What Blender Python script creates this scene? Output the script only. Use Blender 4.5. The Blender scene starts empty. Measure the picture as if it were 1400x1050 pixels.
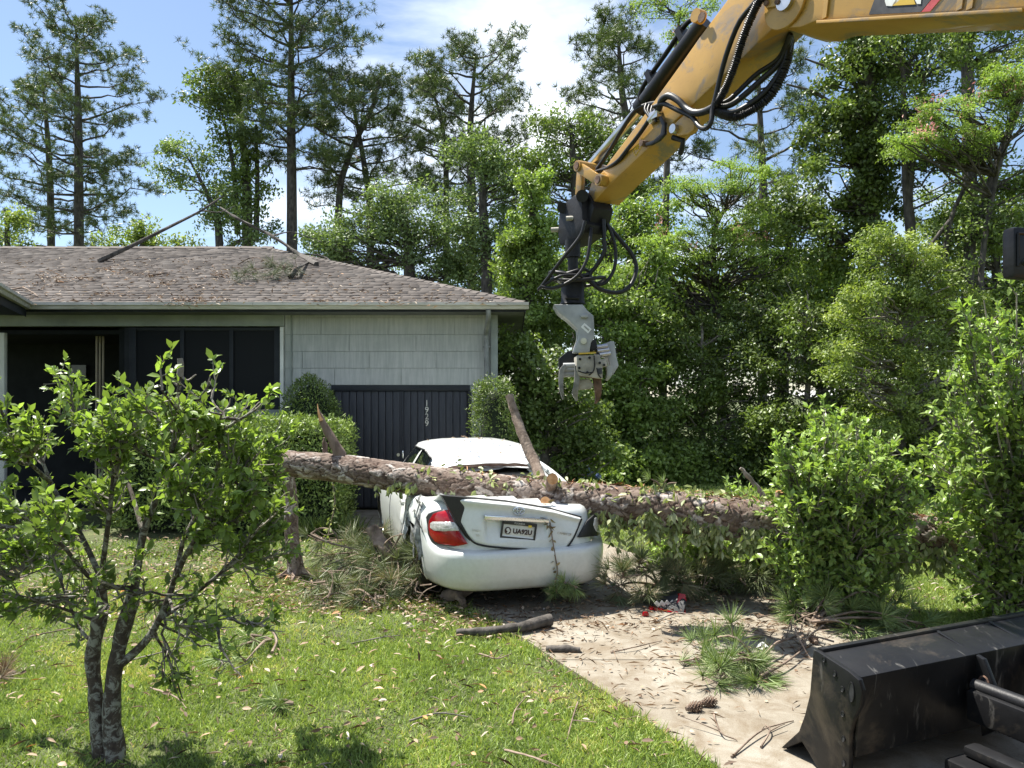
import bpy, bmesh, math, random
import numpy as np
from mathutils import Vector, Matrix

# ------------------------------------------------------------------ camera, sky, sun, exposure
scene = bpy.context.scene
COL = scene.collection
F = 1052.0          # focal length in photograph pixels (1400 wide)
CX, HY = 700.0, 541.0   # principal column, horizon row
CH = 1.93           # eye height in metres

cam_d = bpy.data.cameras.new('camera'); cam = bpy.data.objects.new('camera', cam_d); COL.objects.link(cam)
cam_d.sensor_fit = 'HORIZONTAL'; cam_d.sensor_width = 36.0; cam_d.lens = 36.0 * F / 1400.0
cam_d.shift_y = (HY - 525.0) / 1400.0
cam_d.clip_start = 0.05; cam_d.clip_end = 3000
cam.location = (0, 0, CH); cam.rotation_euler = (math.pi / 2, 0, 0)
scene.camera = cam
scene.render.engine = 'CYCLES'
scene.cycles.max_bounces = 8; scene.cycles.transparent_max_bounces = 8
scene.cycles.diffuse_bounces = 3; scene.cycles.glossy_bounces = 3; scene.cycles.transmission_bounces = 4
scene.cycles.caustics_reflective = False; scene.cycles.caustics_refractive = False
scene.cycles.use_denoising = True
scene.view_settings.view_transform = 'Standard'; scene.view_settings.look = 'None'
scene.view_settings.gamma = 1.0; scene.view_settings.use_curve_mapping = False
scene.view_settings.exposure = 1.27

SUN_EL = math.radians(63.0)
SUN_AZ = np.array([-0.80, 0.60]); SUN_AZ /= np.linalg.norm(SUN_AZ)      # towards the sun, seen from above
TO_SUN = Vector((SUN_AZ[0] * math.cos(SUN_EL), SUN_AZ[1] * math.cos(SUN_EL), math.sin(SUN_EL)))
sun_d = bpy.data.lights.new('sun', 'SUN'); sun_d.energy = 5.0; sun_d.angle = math.radians(0.53)
sun_d.color = (1.0, 0.955, 0.87)
sun = bpy.data.objects.new('sun', sun_d); COL.objects.link(sun)
sun.rotation_euler = (-TO_SUN).to_track_quat('-Z', 'Y').to_euler(); sun.location = (-20, 15, 40)

world = bpy.data.worlds.new('World'); scene.world = world; world.use_nodes = True
wn = world.node_tree.nodes; wl = world.node_tree.links; wn.clear()
sky = wn.new('ShaderNodeTexSky'); sky.sky_type = 'NISHITA'; sky.sun_disc = False
sky.sun_elevation = SUN_EL; sky.sun_rotation = math.atan2(SUN_AZ[0], SUN_AZ[1])
sky.air_density = 1.0; sky.dust_density = 0.35; sky.ozone_density = 2.2
tc = wn.new('ShaderNodeTexCoord'); sep = wn.new('ShaderNodeSeparateXYZ'); wl.new(tc.outputs['Generated'], sep.inputs[0])
zz = wn.new('ShaderNodeMath'); zz.operation = 'MAXIMUM'; zz.inputs[1].default_value = 0.0; wl.new(sep.outputs['Z'], zz.inputs[0])
za = wn.new('ShaderNodeMath'); za.operation = 'ADD'; za.inputs[1].default_value = 0.22; wl.new(zz.outputs[0], za.inputs[0])
cv = wn.new('ShaderNodeCombineXYZ')
for i, ax in enumerate('XY'):
    dv = wn.new('ShaderNodeMath'); dv.operation = 'DIVIDE'
    wl.new(sep.outputs[ax], dv.inputs[0]); wl.new(za.outputs[0], dv.inputs[1]); wl.new(dv.outputs[0], cv.inputs[i])
mpw = wn.new('ShaderNodeMapping'); mpw.inputs['Location'].default_value = (9.3, 4.4, 0.0); mpw.inputs['Rotation'].default_value = (0, 0, 0.5)
mpw.inputs['Scale'].default_value = (0.75, 1.35, 1); wl.new(cv.outputs[0], mpw.inputs[0])
cn = wn.new('ShaderNodeTexNoise'); cn.inputs['Scale'].default_value = 1.15; cn.inputs['Detail'].default_value = 7
cn.inputs['Roughness'].default_value = 0.55; cn.inputs['Distortion'].default_value = 0.35; wl.new(mpw.outputs[0], cn.inputs['Vector'])
cr = wn.new('ShaderNodeValToRGB'); cr.color_ramp.elements[0].position = 0.50; cr.color_ramp.elements[0].color = (0.04, 0.04, 0.04, 1)
cr.color_ramp.elements[1].position = 0.70; cr.color_ramp.elements[1].color = (0.92, 0.92, 0.92, 1)
wl.new(cn.outputs['Fac'], cr.inputs[0])
skm = wn.new('ShaderNodeMix'); skm.data_type = 'RGBA'; skm.blend_type = 'MIX'
wl.new(cr.outputs[0], skm.inputs['Factor']); wl.new(sky.outputs[0], skm.inputs['A'])
skm.inputs['B'].default_value = (9.4, 9.8, 10.2, 1)
bg = wn.new('ShaderNodeBackground'); bg.inputs['Strength'].default_value = 0.072; wl.new(skm.outputs['Result'], bg.inputs['Color'])
wo = wn.new('ShaderNodeOutputWorld'); wl.new(bg.outputs[0], wo.inputs['Surface'])

# ------------------------------------------------------------------ helpers
rng = np.random.default_rng(11)

def at(px, py, D):
    """direction of a photograph pixel, taken to distance D in front of the lens"""
    return np.array([(px - CX) / F * D, D, CH - (py - HY) / F * D])

def gnd(px, py, z=0.0):
    D = (CH - z) * F / (py - HY)
    return at(px, py, D)

def on_plane(px, py, p0, nrm):
    d = np.array([(px - CX) / F, 1.0, -(py - HY) / F]); o = np.array([0, 0, CH])
    t = np.dot(np.asarray(p0, float) - o, nrm) / np.dot(d, nrm)
    return o + d * t

def unit(v):
    v = np.asarray(v, float); return v / (np.linalg.norm(v, axis=-1, keepdims=True) + 1e-12)

OFF = {}            # world position of every parent's origin

def root(name, label, cat, loc, group=None):
    o = bpy.data.objects.new(name, None); COL.objects.link(o); o.location = tuple(float(v) for v in loc)
    o.empty_display_size = 0.2
    o['label'] = label; o['category'] = cat
    if group: o['group'] = group
    OFF[o.name] = np.array(loc, float)
    return o

def tag(o, label, cat, group=None):
    o['label'] = label; o['category'] = cat
    if group: o['group'] = group
    return o

def link(name, me, parent=None, loc=None, kind=None):
    o = bpy.data.objects.new(name, me); COL.objects.link(o)
    if parent is not None:
        o.parent = parent; OFF[o.name] = OFF[parent.name]
    else:
        OFF[o.name] = np.array(loc if loc is not None else (0, 0, 0), float)
        o.location = tuple(OFF[o.name])
    if kind: o['kind'] = kind
    return o

def mesh_np(name, V, faces_flat, sizes, mat, smooth=False, attrs=None, sharp=None):
    """fast mesh from flat arrays; V (n,3) local"""
    me = bpy.data.meshes.new(name)
    V = np.asarray(V, np.float32); faces_flat = np.asarray(faces_flat, np.int32).ravel(); sizes = np.asarray(sizes, np.int32)
    me.vertices.add(len(V)); me.vertices.foreach_set('co', V.ravel())
    me.loops.add(len(faces_flat)); me.loops.foreach_set('vertex_index', faces_flat)
    me.polygons.add(len(sizes))
    st = np.zeros(len(sizes), np.int32); st[1:] = np.cumsum(sizes)[:-1]
    me.polygons.foreach_set('loop_start', st)
    if smooth: me.polygons.foreach_set('use_smooth', np.ones(len(sizes), bool))
    for k, (dom, arr) in (attrs or {}).items():
        a = me.attributes.new(k, 'FLOAT', dom); a.data.foreach_set('value', np.asarray(arr, np.float32))
    me.update(calc_edges=True); me.validate()
    if mat is not None:
        for m in (mat if isinstance(mat, (list, tuple)) else [mat]): me.materials.append(m)
    if sharp is not None: me.set_sharp_from_angle(angle=math.radians(sharp))
    return me

class MB:
    """collects shapes in world space, then links them as ONE mesh"""
    def __init__(s): s.v = []; s.f = []
    def add(s, V, Fc):
        b = len(s.v); s.v.extend([tuple(map(float, p)) for p in V]); s.f.extend([tuple(int(b + i) for i in f) for f in Fc]); return s
    def box(s, c, size, X=(1, 0, 0), Y=(0, 1, 0), Z=(0, 0, 1)):
        c = np.asarray(c, float); X, Y, Z = map(np.asarray, (X, Y, Z)); h = np.asarray(size, float) / 2
        V = [c + X * h[0] * i + Y * h[1] * j + Z * h[2] * k for k in (-1, 1) for j in (-1, 1) for i in (-1, 1)]
        return s.add(V, [(0, 2, 3, 1), (4, 5, 7, 6), (0, 1, 5, 4), (2, 6, 7, 3), (0, 4, 6, 2), (1, 3, 7, 5)])
    def box2(s, a, b):
        a = np.asarray(a, float); b = np.asarray(b, float); return s.box((a + b) / 2, np.abs(b - a))
    def prism(s, poly, ext):
        poly = np.asarray(poly, float); ext = np.asarray(ext, float); n = len(poly)
        nrm = np.zeros(3)
        for i in range(n): nrm += np.cross(poly[i] - poly[0], poly[(i + 1) % n] - poly[0])
        if np.dot(nrm, ext) > 0: poly = poly[::-1]
        V = list(poly) + list(poly + ext)
        return s.add(V, [tuple(range(n)), tuple(range(2 * n - 1, n - 1, -1))] + [(i, n + i, n + (i + 1) % n, (i + 1) % n) for i in range(n)])
    def tube(s, pts, rad, n=8, cap=True, up=None):
        pts = np.asarray(pts, float); m = len(pts); rad = np.broadcast_to(np.asarray(rad, float), (m,))
        T = np.gradient(pts, axis=0) if m > 2 else np.array([pts[1] - pts[0]] * 2); T = unit(T)
        r = np.array([0, 0, 1.0]) if abs(T[0][2]) < 0.9 else np.array([1.0, 0, 0])
        A = unit(np.cross(T[0], r)); V = []
        a = np.arange(n) * 2 * math.pi / n; ca, sa = np.cos(a), np.sin(a)
        for i in range(m):
            A = unit(A - T[i] * np.dot(A, T[i])); B = np.cross(T[i], A)
            V.extend(pts[i] + rad[i] * (ca[:, None] * A + sa[:, None] * B))
        Fc = [(i * n + j, i * n + (j + 1) % n, (i + 1) * n + (j + 1) % n, (i + 1) * n + j) for i in range(m - 1) for j in range(n)]
        if cap: Fc += [tuple(range(n - 1, -1, -1)), tuple(range((m - 1) * n, m * n))]
        return s.add(V, Fc)
    def grid(s, P, closed_u=False):
        P = np.asarray(P, float); a, b = P.shape[:2]
        Fc = []
        for i in range(a - 1):
            for j in range(b if closed_u else b - 1):
                k = (j + 1) % b; Fc.append((i * b + j, i * b + k, (i + 1) * b + k, (i + 1) * b + j))
        return s.add(P.reshape(-1, 3), Fc)
    def build(s, name, mat, parent=None, smooth=None, bevel=0, seg=2, loc=None, kind=None, fn=None, recalc=True):
        off = OFF[parent.name] if parent is not None else np.array(loc if loc is not None else (0, 0, 0), float)
        V = np.asarray(s.v, float).reshape(-1, 3)
        if fn is not None: V = fn(V)
        me = bpy.data.meshes.new(name); me.from_pydata([tuple(p) for p in (V - off)], [], s.f)
        bm = bmesh.new(); bm.from_mesh(me)
        if recalc: bmesh.ops.recalc_face_normals(bm, faces=bm.faces)
        if bevel:
            es = [e for e in bm.edges if len(e.link_faces) == 2 and e.calc_face_angle(0) > 0.35]
            bmesh.ops.bevel(bm, geom=es, offset=bevel, segments=seg, profile=0.6, affect='EDGES', clamp_overlap=True)
        bm.to_mesh(me); bm.free()
        me.materials.append(mat)
        if smooth is not None or bevel:
            me.polygons.foreach_set('use_smooth', np.ones(len(me.polygons), bool))
            me.set_sharp_from_angle(angle=math.radians(smooth if smooth is not None else 35))
        return link(name, me, parent, loc, kind)

def spline(pts, n=24):
    """Catmull-Rom through points (any dimension)"""
    P = np.asarray(pts, float); P = np.vstack([2 * P[0] - P[1], P, 2 * P[-1] - P[-2]]); m = len(P) - 3
    t = np.linspace(0, m - 1e-6, n); i = t.astype(int); u = (t - i)[:, None]
    p0, p1, p2, p3 = P[i], P[i + 1], P[i + 2], P[i + 3]
    return 0.5 * (2 * p1 + (p2 - p0) * u + (2 * p0 - 5 * p1 + 4 * p2 - p3) * u ** 2 + (3 * p1 - p0 - 3 * p2 + p3) * u ** 3)

def vnoise(P, seed=0, scale=1.0):
    """cheap smooth pseudo-noise in [-1,1] for displacing vertices"""
    r = np.random.default_rng(seed); P = np.asarray(P, float) * scale; out = np.zeros(len(P)); amp = 0
    for k in range(6):
        d = unit(r.normal(size=3)) * (1.0 + 0.55 * k); w = 1 / (1 + 0.5 * k)
        out += w * np.sin(P @ d * 2.1 + r.uniform(0, 6.28) + 1.3 * np.sin(P @ unit(r.normal(size=3)) * 1.7 + r.uniform(0, 6))); amp += w
    return out / amp * 1.6

def text_mb(mb, txt, size, o, X, Y, depth=0.003, align='CENTER', bold=0.0):
    """flat lettering: outline of the built-in font, extruded, laid on a plane with axes X,Y at o"""
    cu = bpy.data.curves.new('t', 'FONT'); cu.body = txt; cu.size = size; cu.extrude = depth; cu.align_x = align; cu.align_y = 'CENTER'
    cu.offset = bold; cu.resolution_u = 3
    ob = bpy.data.objects.new('t', cu); COL.objects.link(ob)
    bpy.context.view_layer.update()
    me = bpy.data.meshes.new_from_object(ob.evaluated_get(bpy.context.evaluated_depsgraph_get()))
    X = np.asarray(X, float); Y = np.asarray(Y, float); Z = np.cross(X, Y); o = np.asarray(o, float)
    V = [o + X * v.co.x + Y * v.co.y + Z * v.co.z for v in me.vertices]
    mb.add(V, [tuple(p.vertices) for p in me.polygons])
    bpy.data.objects.remove(ob); bpy.data.curves.remove(cu); bpy.data.meshes.remove(me)
    return mb

# ------------------------------------------------------------------ materials
def newmat(name):
    m = bpy.data.materials.new(name); m.use_nodes = True; nt = m.node_tree
    return m, nt, nt.nodes['Principled BSDF']

def N(nt, kind, **kw):
    n = nt.nodes.new(kind)
    for k, v in kw.items():
        if k in n.inputs: n.inputs[k].default_value = v
        else: setattr(n, k, v)
    return n

def ramp(nt, src, stops):
    r = nt.nodes.new('ShaderNodeValToRGB'); e = r.color_ramp.elements
    while len(e) < len(stops): e.new(0.5)
    for i, (p, c) in enumerate(stops): e[i].position = p; e[i].color = (*c, 1)
    nt.links.new(src, r.inputs[0]); return r.outputs[0]

def mixc(nt, fac, a, b, mode='MIX'):
    m = nt.nodes.new('ShaderNodeMix'); m.data_type = 'RGBA'; m.blend_type = mode
    for s, v in (('Factor', fac), ('A', a), ('B', b)):
        if hasattr(v, 'node'): nt.links.new(v, m.inputs[s])
        elif s == 'Factor': m.inputs[s].default_value = v
        else: m.inputs[s].default_value = (*v, 1)
    return m.outputs['Result']

def noise(nt, scale, detail=4, rough=0.55, vec=None, dist=0.0, out='Fac'):
    n = N(nt, 'ShaderNodeTexNoise'); n.inputs['Scale'].default_value = scale; n.inputs['Detail'].default_value = detail
    n.inputs['Roughness'].default_value = rough; n.inputs['Distortion'].default_value = dist
    if vec is None: vec = N(nt, 'ShaderNodeTexCoord').outputs['Object']
    nt.links.new(vec, n.inputs['Vector']); return n.outputs[out]

def mapped(nt, scale=(1, 1, 1), rot=(0, 0, 0)):
    t = N(nt, 'ShaderNodeTexCoord'); m = N(nt, 'ShaderNodeMapping'); m.inputs['Scale'].default_value = scale; m.inputs['Rotation'].default_value = rot
    nt.links.new(t.outputs['Object'], m.inputs[0]); return m.outputs[0]

def bump(nt, b, h, strength=0.3, dist=0.01):
    n = N(nt, 'ShaderNodeBump'); n.inputs['Strength'].default_value = strength; n.inputs['Distance'].default_value = dist
    nt.links.new(h, n.inputs['Height']); nt.links.new(n.outputs[0], b.inputs['Normal'])

def pm(name, c1, c2=None, scale=6.0, rough=0.6, bmp=0.0, bscale=40.0, metal=0.0, spec=0.5, coat=0.0, vec=None, pos=(0.35, 0.7), detail=5, rvar=0.0):
    m, nt, b = newmat(name)
    b.inputs['Roughness'].default_value = rough; b.inputs['Metallic'].default_value = metal; b.inputs['Specular IOR Level'].default_value = spec
    b.inputs['Coat Weight'].default_value = coat
    v = mapped(nt, vec) if vec else None
    if c2 is None: b.inputs['Base Color'].default_value = (*c1, 1)
    else:
        f = noise(nt, scale, detail, vec=v)
        nt.links.new(ramp(nt, f, [(pos[0], c1), (pos[1], c2)]), b.inputs['Base Color'])
        if rvar:
            mr = N(nt, 'ShaderNodeMapRange'); mr.inputs['To Min'].default_value = rough - rvar; mr.inputs['To Max'].default_value = rough + rvar
            nt.links.new(f, mr.inputs['Value']); nt.links.new(mr.outputs[0], b.inputs['Roughness'])
    if bmp: bump(nt, b, noise(nt, bscale, 5, vec=v), bmp)
    return m

def leafmat(name, stops, rough=0.45, trans=0.3, tcol=None, spec=0.4, gain=1.0):
    if gain != 1.0: stops = [(p, (max(c[0], .72 * c[1]), c[1], max(c[2], .27 * c[1]))) for p, c in stops]
    stops = [(p, tuple(min(.8, q * gain) for q in c)) for p, c in stops]
    m, nt, b = newmat(name)
    a = N(nt, 'ShaderNodeAttribute', attribute_name='rnd')
    col = ramp(nt, a.outputs['Fac'], stops)
    nt.links.new(col, b.inputs['Base Color']); b.inputs['Roughness'].default_value = rough; b.inputs['Specular IOR Level'].default_value = spec
    tr = N(nt, 'ShaderNodeBsdfTranslucent')
    nt.links.new(mixc(nt, 1.0, col, tcol or (1.25, 1.35, 0.55), 'MULTIPLY'), tr.inputs[0])
    mx = N(nt, 'ShaderNodeMixShader'); mx.inputs[0].default_value = trans
    nt.links.new(b.outputs[0], mx.inputs[1]); nt.links.new(tr.outputs[0], mx.inputs[2])
    nt.links.new(mx.outputs[0], nt.nodes['Material Output'].inputs['Surface'])
    return m

M = {}
M['bark_pine'] = pm('bark_pine', (0.10, 0.065, 0.048), (0.30, 0.22, 0.17), 5, 0.9, 0.8, 18, vec=(2.5, 2.5, 0.6))
M['bark_grey'] = pm('bark_grey', (0.035, 0.03, 0.026), (0.125, 0.11, 0.095), 7, 0.9, 0.7, 25, vec=(2, 2, 0.7))
M['twig'] = pm('twig', (0.10, 0.085, 0.07), (0.36, 0.32, 0.28), 8, 0.85, 0.4, 60)
M['dead_wood'] = pm('dead_wood', (0.10, 0.07, 0.05), (0.33, 0.25, 0.19), 9, 0.9, 0.5, 50)
M['cut_wood'] = pm('cut_wood', (0.42, 0.19, 0.07), (0.72, 0.42, 0.20), 14, 0.8, 0.3, 60)
M['black_paint'] = pm('black_paint', (0.004, 0.004, 0.005), (0.013, 0.013, 0.014), 5, 0.38, 0.15, 40, rvar=0.12, spec=0.3)
M['black_iron'] = pm('black_iron', (0.007, 0.007, 0.009), (0.018, 0.018, 0.019), 8, 0.5, 0.2, 50, spec=0.3)
M['rubber'] = pm('rubber', (0.008, 0.008, 0.009), (0.014, 0.014, 0.015), 12, 0.42, 0.1, 60, spec=0.35)
M['steel'] = pm('steel', (0.45, 0.45, 0.46), (0.62, 0.62, 0.62), 9, 0.28, 0.0, metal=1.0)
M['chrome'] = pm('chrome', (0.78, 0.80, 0.82), None, rough=0.16, metal=0.75)
M['white_trim'] = pm('white_trim', (0.62, 0.62, 0.58), (0.78, 0.78, 0.74), 3, 0.5)
M['interior'] = pm('interior', (0.03, 0.028, 0.027), (0.07, 0.062, 0.055), 6, 0.85)
M['dark_glass'] = pm('dark_glass', (0.006, 0.008, 0.009), None, rough=0.04, spec=0.7)

# ------------------------------------------------------------------ foliage helpers
LEAF4 = (np.array([[0, 0, 0], [.42, .30, .07], [1, 0, -.06], [.42, -.30, .07]]), [(0, 3, 2), (0, 2, 1)])
LEAFR = (np.array([[0, 0, 0], [.5, .42, .05], [1, 0, -.08], [.5, -.42, .05]]), [(0, 3, 2), (0, 2, 1)])
LEAF8 = (np.array([[0, 0, 0], [.22, .17, .06], [.58, .215, .075], [1, 0, -.07], [.58, -.215, .075], [.22, -.17, .06], [.30, 0, .0], [.66, 0, -.0]]),
         [(0, 6, 1), (1, 6, 7, 2), (2, 7, 3), (0, 5, 6), (5, 4, 7, 6), (4, 3, 7)])
NEEDLE = (np.array([[0, -.5, 0], [0, .5, 0], [.6, .42, -.04], [1, 0, -.13], [.6, -.42, -.04]]), [(0, 1, 2, 4), (4, 2, 3)])

NEEDLE3 = (np.array([[0, -.5, 0], [0, .5, 0], [1, 0, -.12]]), [(0, 1, 2)])

def leaves_np(P, U, Nn, L, W, tmpl):
    """P base, U axis, Nn rough normal, L length, W width factor -> V, flat faces, sizes, nfaces per leaf"""
    T, Fc = tmpl; n = len(P); k = len(T)
    U = unit(U); S = unit(np.cross(Nn, U)); Nz = np.cross(U, S)
    L = np.broadcast_to(L, (n,))[:, None, None]; W = np.broadcast_to(W, (n,))[:, None, None]
    V = P[:, None, :] + L * (T[None, :, 0:1] * U[:, None, :] + T[None, :, 2:3] * Nz[:, None, :]) + W * T[None, :, 1:2] * S[:, None, :]
    flat = np.concatenate([np.array(f) for f in Fc]); sz = np.array([len(f) for f in Fc])
    FF = (flat[None, :] + (np.arange(n) * k)[:, None]).ravel(); SZ = np.tile(sz, n)
    return V.reshape(-1, 3), FF, SZ, len(Fc)

def leaf_obj(name, P, U, Nn, L, W, tmpl, mat, parent=None, rnd=None, kind=None, loc=None, smooth=False):
    V, FF, SZ, nf = leaves_np(P, U, Nn, L, W, tmpl)
    off = OFF[parent.name] if parent is not None else np.array(loc if loc is not None else (0, 0, 0), float)
    if rnd is None: rnd = rng.random(len(P))
    me = mesh_np(name, V - off, FF, SZ, mat, smooth=smooth, attrs={'rnd': ('FACE', np.repeat(rnd, nf))})
    return link(name, me, parent, loc, kind)

def clump_leaves(centers, radii, per, flat=0.75, up=0.6, shell=0.0):
    """leaf positions round clump centres; returns P, outward-ish normals, clump id"""
    C = np.repeat(centers, per, axis=0); R = np.repeat(np.broadcast_to(radii, (len(centers),)), per)
    d = unit(rng.normal(size=(len(C), 3))); r = rng.random(len(C)) ** (1 / 2.2)
    if shell: r = shell + (1 - shell) * r
    q = d * r[:, None] * R[:, None]; q[:, 2] *= flat
    Nn = unit(d * 0.5 + np.array([0, 0, up]) + rng.normal(size=q.shape) * 0.55)
    return C + q, Nn, np.repeat(np.arange(len(centers)), per)

def env_points(env):
    """clump centres inside ellipsoids [(centre, radii, count)], biased to the outside"""
    out = []
    for c, r, n in env:
        d = unit(rng.normal(size=(n, 3))); s = rng.random(n) ** 0.42
        out.append(np.asarray(c) + d * s[:, None] * np.asarray(r))
    return np.vstack(out)

def limb_paths(trunk, trad, ends, wob=0.08, rise=0.35, n=6):
    """polylines from a trunk polyline to every end point"""
    res = []; zt = trunk[:, 2]
    for e in ends:
        dist = np.hypot(trunk[:, 0] - e[0], trunk[:, 1] - e[1])
        zstart = e[2] - rise * dist.min() - 0.15 * rng.random()
        i = int(np.argmin(np.abs(zt - zstart) + 0.15 * dist)); a = trunk[i]
        t = np.linspace(0, 1, n)[:, None]; Lg = np.linalg.norm(e - a)
        p = a * (1 - t) + e * t + rng.normal(size=(n, 3)) * wob * Lg * (np.sin(t * math.pi)) * 0.6
        p[:, 2] += np.sin(t[:, 0] * math.pi) * rng.uniform(-.08, .10) * Lg
        res.append((p, np.linspace(min(trad[i] * 0.55, 0.008 + 0.013 * Lg), 0.006 + 0.002 * Lg, n)))
    return res

def broad_tree(name, label, cat, trunk, trad, env, leafL, per, clr, lmat, wmat, group=None, tmpl=LEAF4, wid=0.55, flat=0.75, up=0.6, extra_limbs=None, sides=7, droop=0.2, limb_frac=1.0, flowers=None):
    trunk = np.asarray(trunk, float); r = root(name, label, cat, (trunk[0][0], trunk[0][1], 0), group)
    tp = spline(trunk, 14); tr = np.interp(np.linspace(0, 1, 14), np.linspace(0, 1, len(trad)), trad)
    mb = MB(); mb.tube(tp, tr, sides + 3)
    C = env_points(env)
    sel = C[rng.random(len(C)) < limb_frac]
    for p, rr in limb_paths(tp, tr, sel): mb.tube(p, rr, 5)
    for p, rr in (extra_limbs or []): mb.tube(spline(p, 10), np.linspace(rr[0], rr[1], 10), 7)
    mb.build('trunk', wmat, r, smooth=60, recalc=False)
    P, Nn, cid = clump_leaves(C, clr * rng.uniform(0.6, 1.3, len(C)), per, flat, up)
    U = unit(rng.normal(size=P.shape) + np.array([0, 0, -droop]))
    crnd = rng.random(len(C))
    leaf_obj('crown', P, U, Nn, leafL * rng.uniform(.5, 1.45, len(P)), leafL * wid * rng.uniform(.8, 1.2, len(P)) * 1.6, tmpl, lmat, r,
             rnd=np.clip(0.55 * crnd[cid] + 0.45 * rng.random(len(P)), 0, 1), kind='stuff')
    if flowers:
        k, mat = flowers; ii = rng.choice(len(C), k)
        Pf = np.repeat(C[ii] + np.array([0, 0, clr * .4]), 26, axis=0) + rng.normal(size=(k * 26, 3)) * .10
        leaf_obj('blossom', Pf, unit(rng.normal(size=Pf.shape) + [0, 0, .6]), unit(rng.normal(size=Pf.shape)), .08, .05, LEAF4, mat, r, kind='stuff')
    return r

def pine_tree(name, label, trunk, trad, zlow, nl, reach, tuft, lmat, wmat, group=None, shape=None, per=18, per_limb=9, nlen=0.25, droop=0.0):
    """tall pine: bare bole, crooked limbs, needle tufts in plates"""
    trunk = np.asarray(trunk, float); r = root(name, label, 'tree', (trunk[0][0], trunk[0][1], 0), group)
    tp = spline(trunk, 24); tr = np.interp(np.linspace(0, 1, 24), np.linspace(0, 1, len(trad)), trad)
    mb = MB(); mb.tube(tp, tr, 9)
    top = tp[-1][2]; tips = []
    for k in range(nl):
        f = (k + rng.random()) / nl; z = zlow + (top - zlow) * f
        i = min(int(np.searchsorted(tp[:, 2], z)), 23); a = tp[i]
        ang = k * 2.4 + rng.uniform(-.5, .5)
        s = shape(f) if shape else (0.35 + 0.75 * math.sin(math.pi * min(1, f * .95 + .12)))
        L = reach * s * rng.uniform(.65, 1.15)
        d = np.array([math.cos(ang), math.sin(ang), 0])
        t = np.linspace(0, 1, 7)[:, None]
        p = a + d * L * t + np.array([0, 0, 1]) * (L * (0.10 + 0.45 * f - droop) * t ** 1.4) + rng.normal(size=(7, 3)) * .05 * L * t
        mb.tube(p, np.linspace(0.022 + .014 * L, .010, 7), 5)
        for q in range(int(per_limb * 1.3)):
            u = 1 - 0.50 * rng.random() ** 1.5; base = p[0] * (1 - u) + p[-1] * u
            j = u * 6; j0 = int(min(j, 5)); base = p[j0] * (1 - (j - j0)) + p[j0 + 1] * (j - j0)
            side = np.cross(d, [0, 0, 1]) * rng.normal() * .30 * L * (0.35 + .6 * (1 - u) + .2) + d * rng.normal() * .06 * L
            tip = base + side + np.array([0, 0, rng.uniform(0.0, .22) * min(L, 2.0)])
            mb.tube(np.array([base, (base + tip) / 2 + [0, 0, .03], tip]), [.013, .010, .006], 3, cap=False); tips.append((tip, unit(tip - base + [0, 0, .12])))
    for q in range(10): tips.append((tp[-1] + rng.normal(size=3) * [.35, .35, .5], np.array([0, 0, 1.0])))
    mb.build('trunk', wmat, r, smooth=60, recalc=False)
    B = np.array([t[0] for t in tips]); Dm = np.array([t[1] for t in tips])
    # each tip carries a few needle whorls
    B = np.repeat(B, 4, axis=0) + rng.normal(size=(len(B) * 4, 3)) * tuft * 1.25 * np.array([1, 1, .6]); Dm = np.repeat(Dm, 4, axis=0)
    cr = rng.random(len(B))
    per = int(per * 1.35); P = np.repeat(B, per, axis=0); U = unit(unit(rng.normal(size=P.shape)) * 1.0 + np.repeat(Dm, per, axis=0) * .55)
    P = P + U * .03
    leaf_obj('crown', P, U, rng.normal(size=P.shape), nlen * rng.uniform(.7, 1.15, len(P)), .030, NEEDLE3, lmat, r,
             rnd=np.clip(.6 * np.repeat(cr, per) + .4 * rng.random(len(P)), 0, 1), kind='stuff')
    return r

LM = {}
LM['camellia'] = leafmat('leaf_camellia', [(0, (.018, .060, .010)), (.45, (.055, .14, .016)), (.8, (.14, .27, .028)), (.965, (.24, .37, .05)), (1, (.36, .25, .07))], .38, .42, spec=.40, gain=1.8)
LM['shrub'] = leafmat('leaf_shrub', [(0, (.022, .075, .012)), (.5, (.075, .17, .022)), (.85, (.16, .28, .035)), (.97, (.24, .36, .06)), (1, (.34, .26, .08))], .36, .30, spec=.5, gain=2.1)
LM['hedge'] = leafmat('leaf_hedge', [(0, (.03, .085, .012)), (.5, (.11, .19, .025)), (1, (.24, .31, .055))], .42, .16, gain=1.55)
LM['box'] = leafmat('leaf_box', [(0, (.012, .05, .008)), (.6, (.035, .11, .014)), (1, (.08, .19, .02))], .42, .2, gain=1.9)
LM['oak'] = leafmat('leaf_oak', [(0, (.022, .058, .016)), (.5, (.060, .125, .030)), (1, (.125, .20, .05))], .5, .28, gain=1.8)
LM['greyoak'] = leafmat('leaf_greyoak', [(0, (.045, .080, .035)), (.5, (.10, .155, .06)), (1, (.18, .24, .10))], .5, .28, gain=1.6)
LM['vine'] = leafmat('leaf_vine', [(0, (.012, .042, .010)), (.5, (.035, .090, .018)), (1, (.085, .175, .030))], .42, .25, gain=1.9)
LM['bright'] = leafmat('leaf_bright', [(0, (.035, .095, .014)), (.5, (.10, .20, .028)), (1, (.21, .32, .05))], .45, .33, gain=1.5)
LM['yellowgreen'] = leafmat('leaf_yellowgreen', [(0, (.07, .11, .02)), (.5, (.15, .20, .035)), (1, (.26, .30, .07))], .5, .33, gain=1.45)
LM['mimosa'] = leafmat('leaf_mimosa', [(0, (.05, .11, .022)), (.5, (.11, .21, .04)), (1, (.19, .30, .07))], .5, .36, gain=1.65)
LM['pine'] = leafmat('needle_pine', [(0, (.020, .045, .018)), (.5, (.048, .085, .030)), (1, (.11, .15, .05))], .5, .15, gain=1.75)
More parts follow.
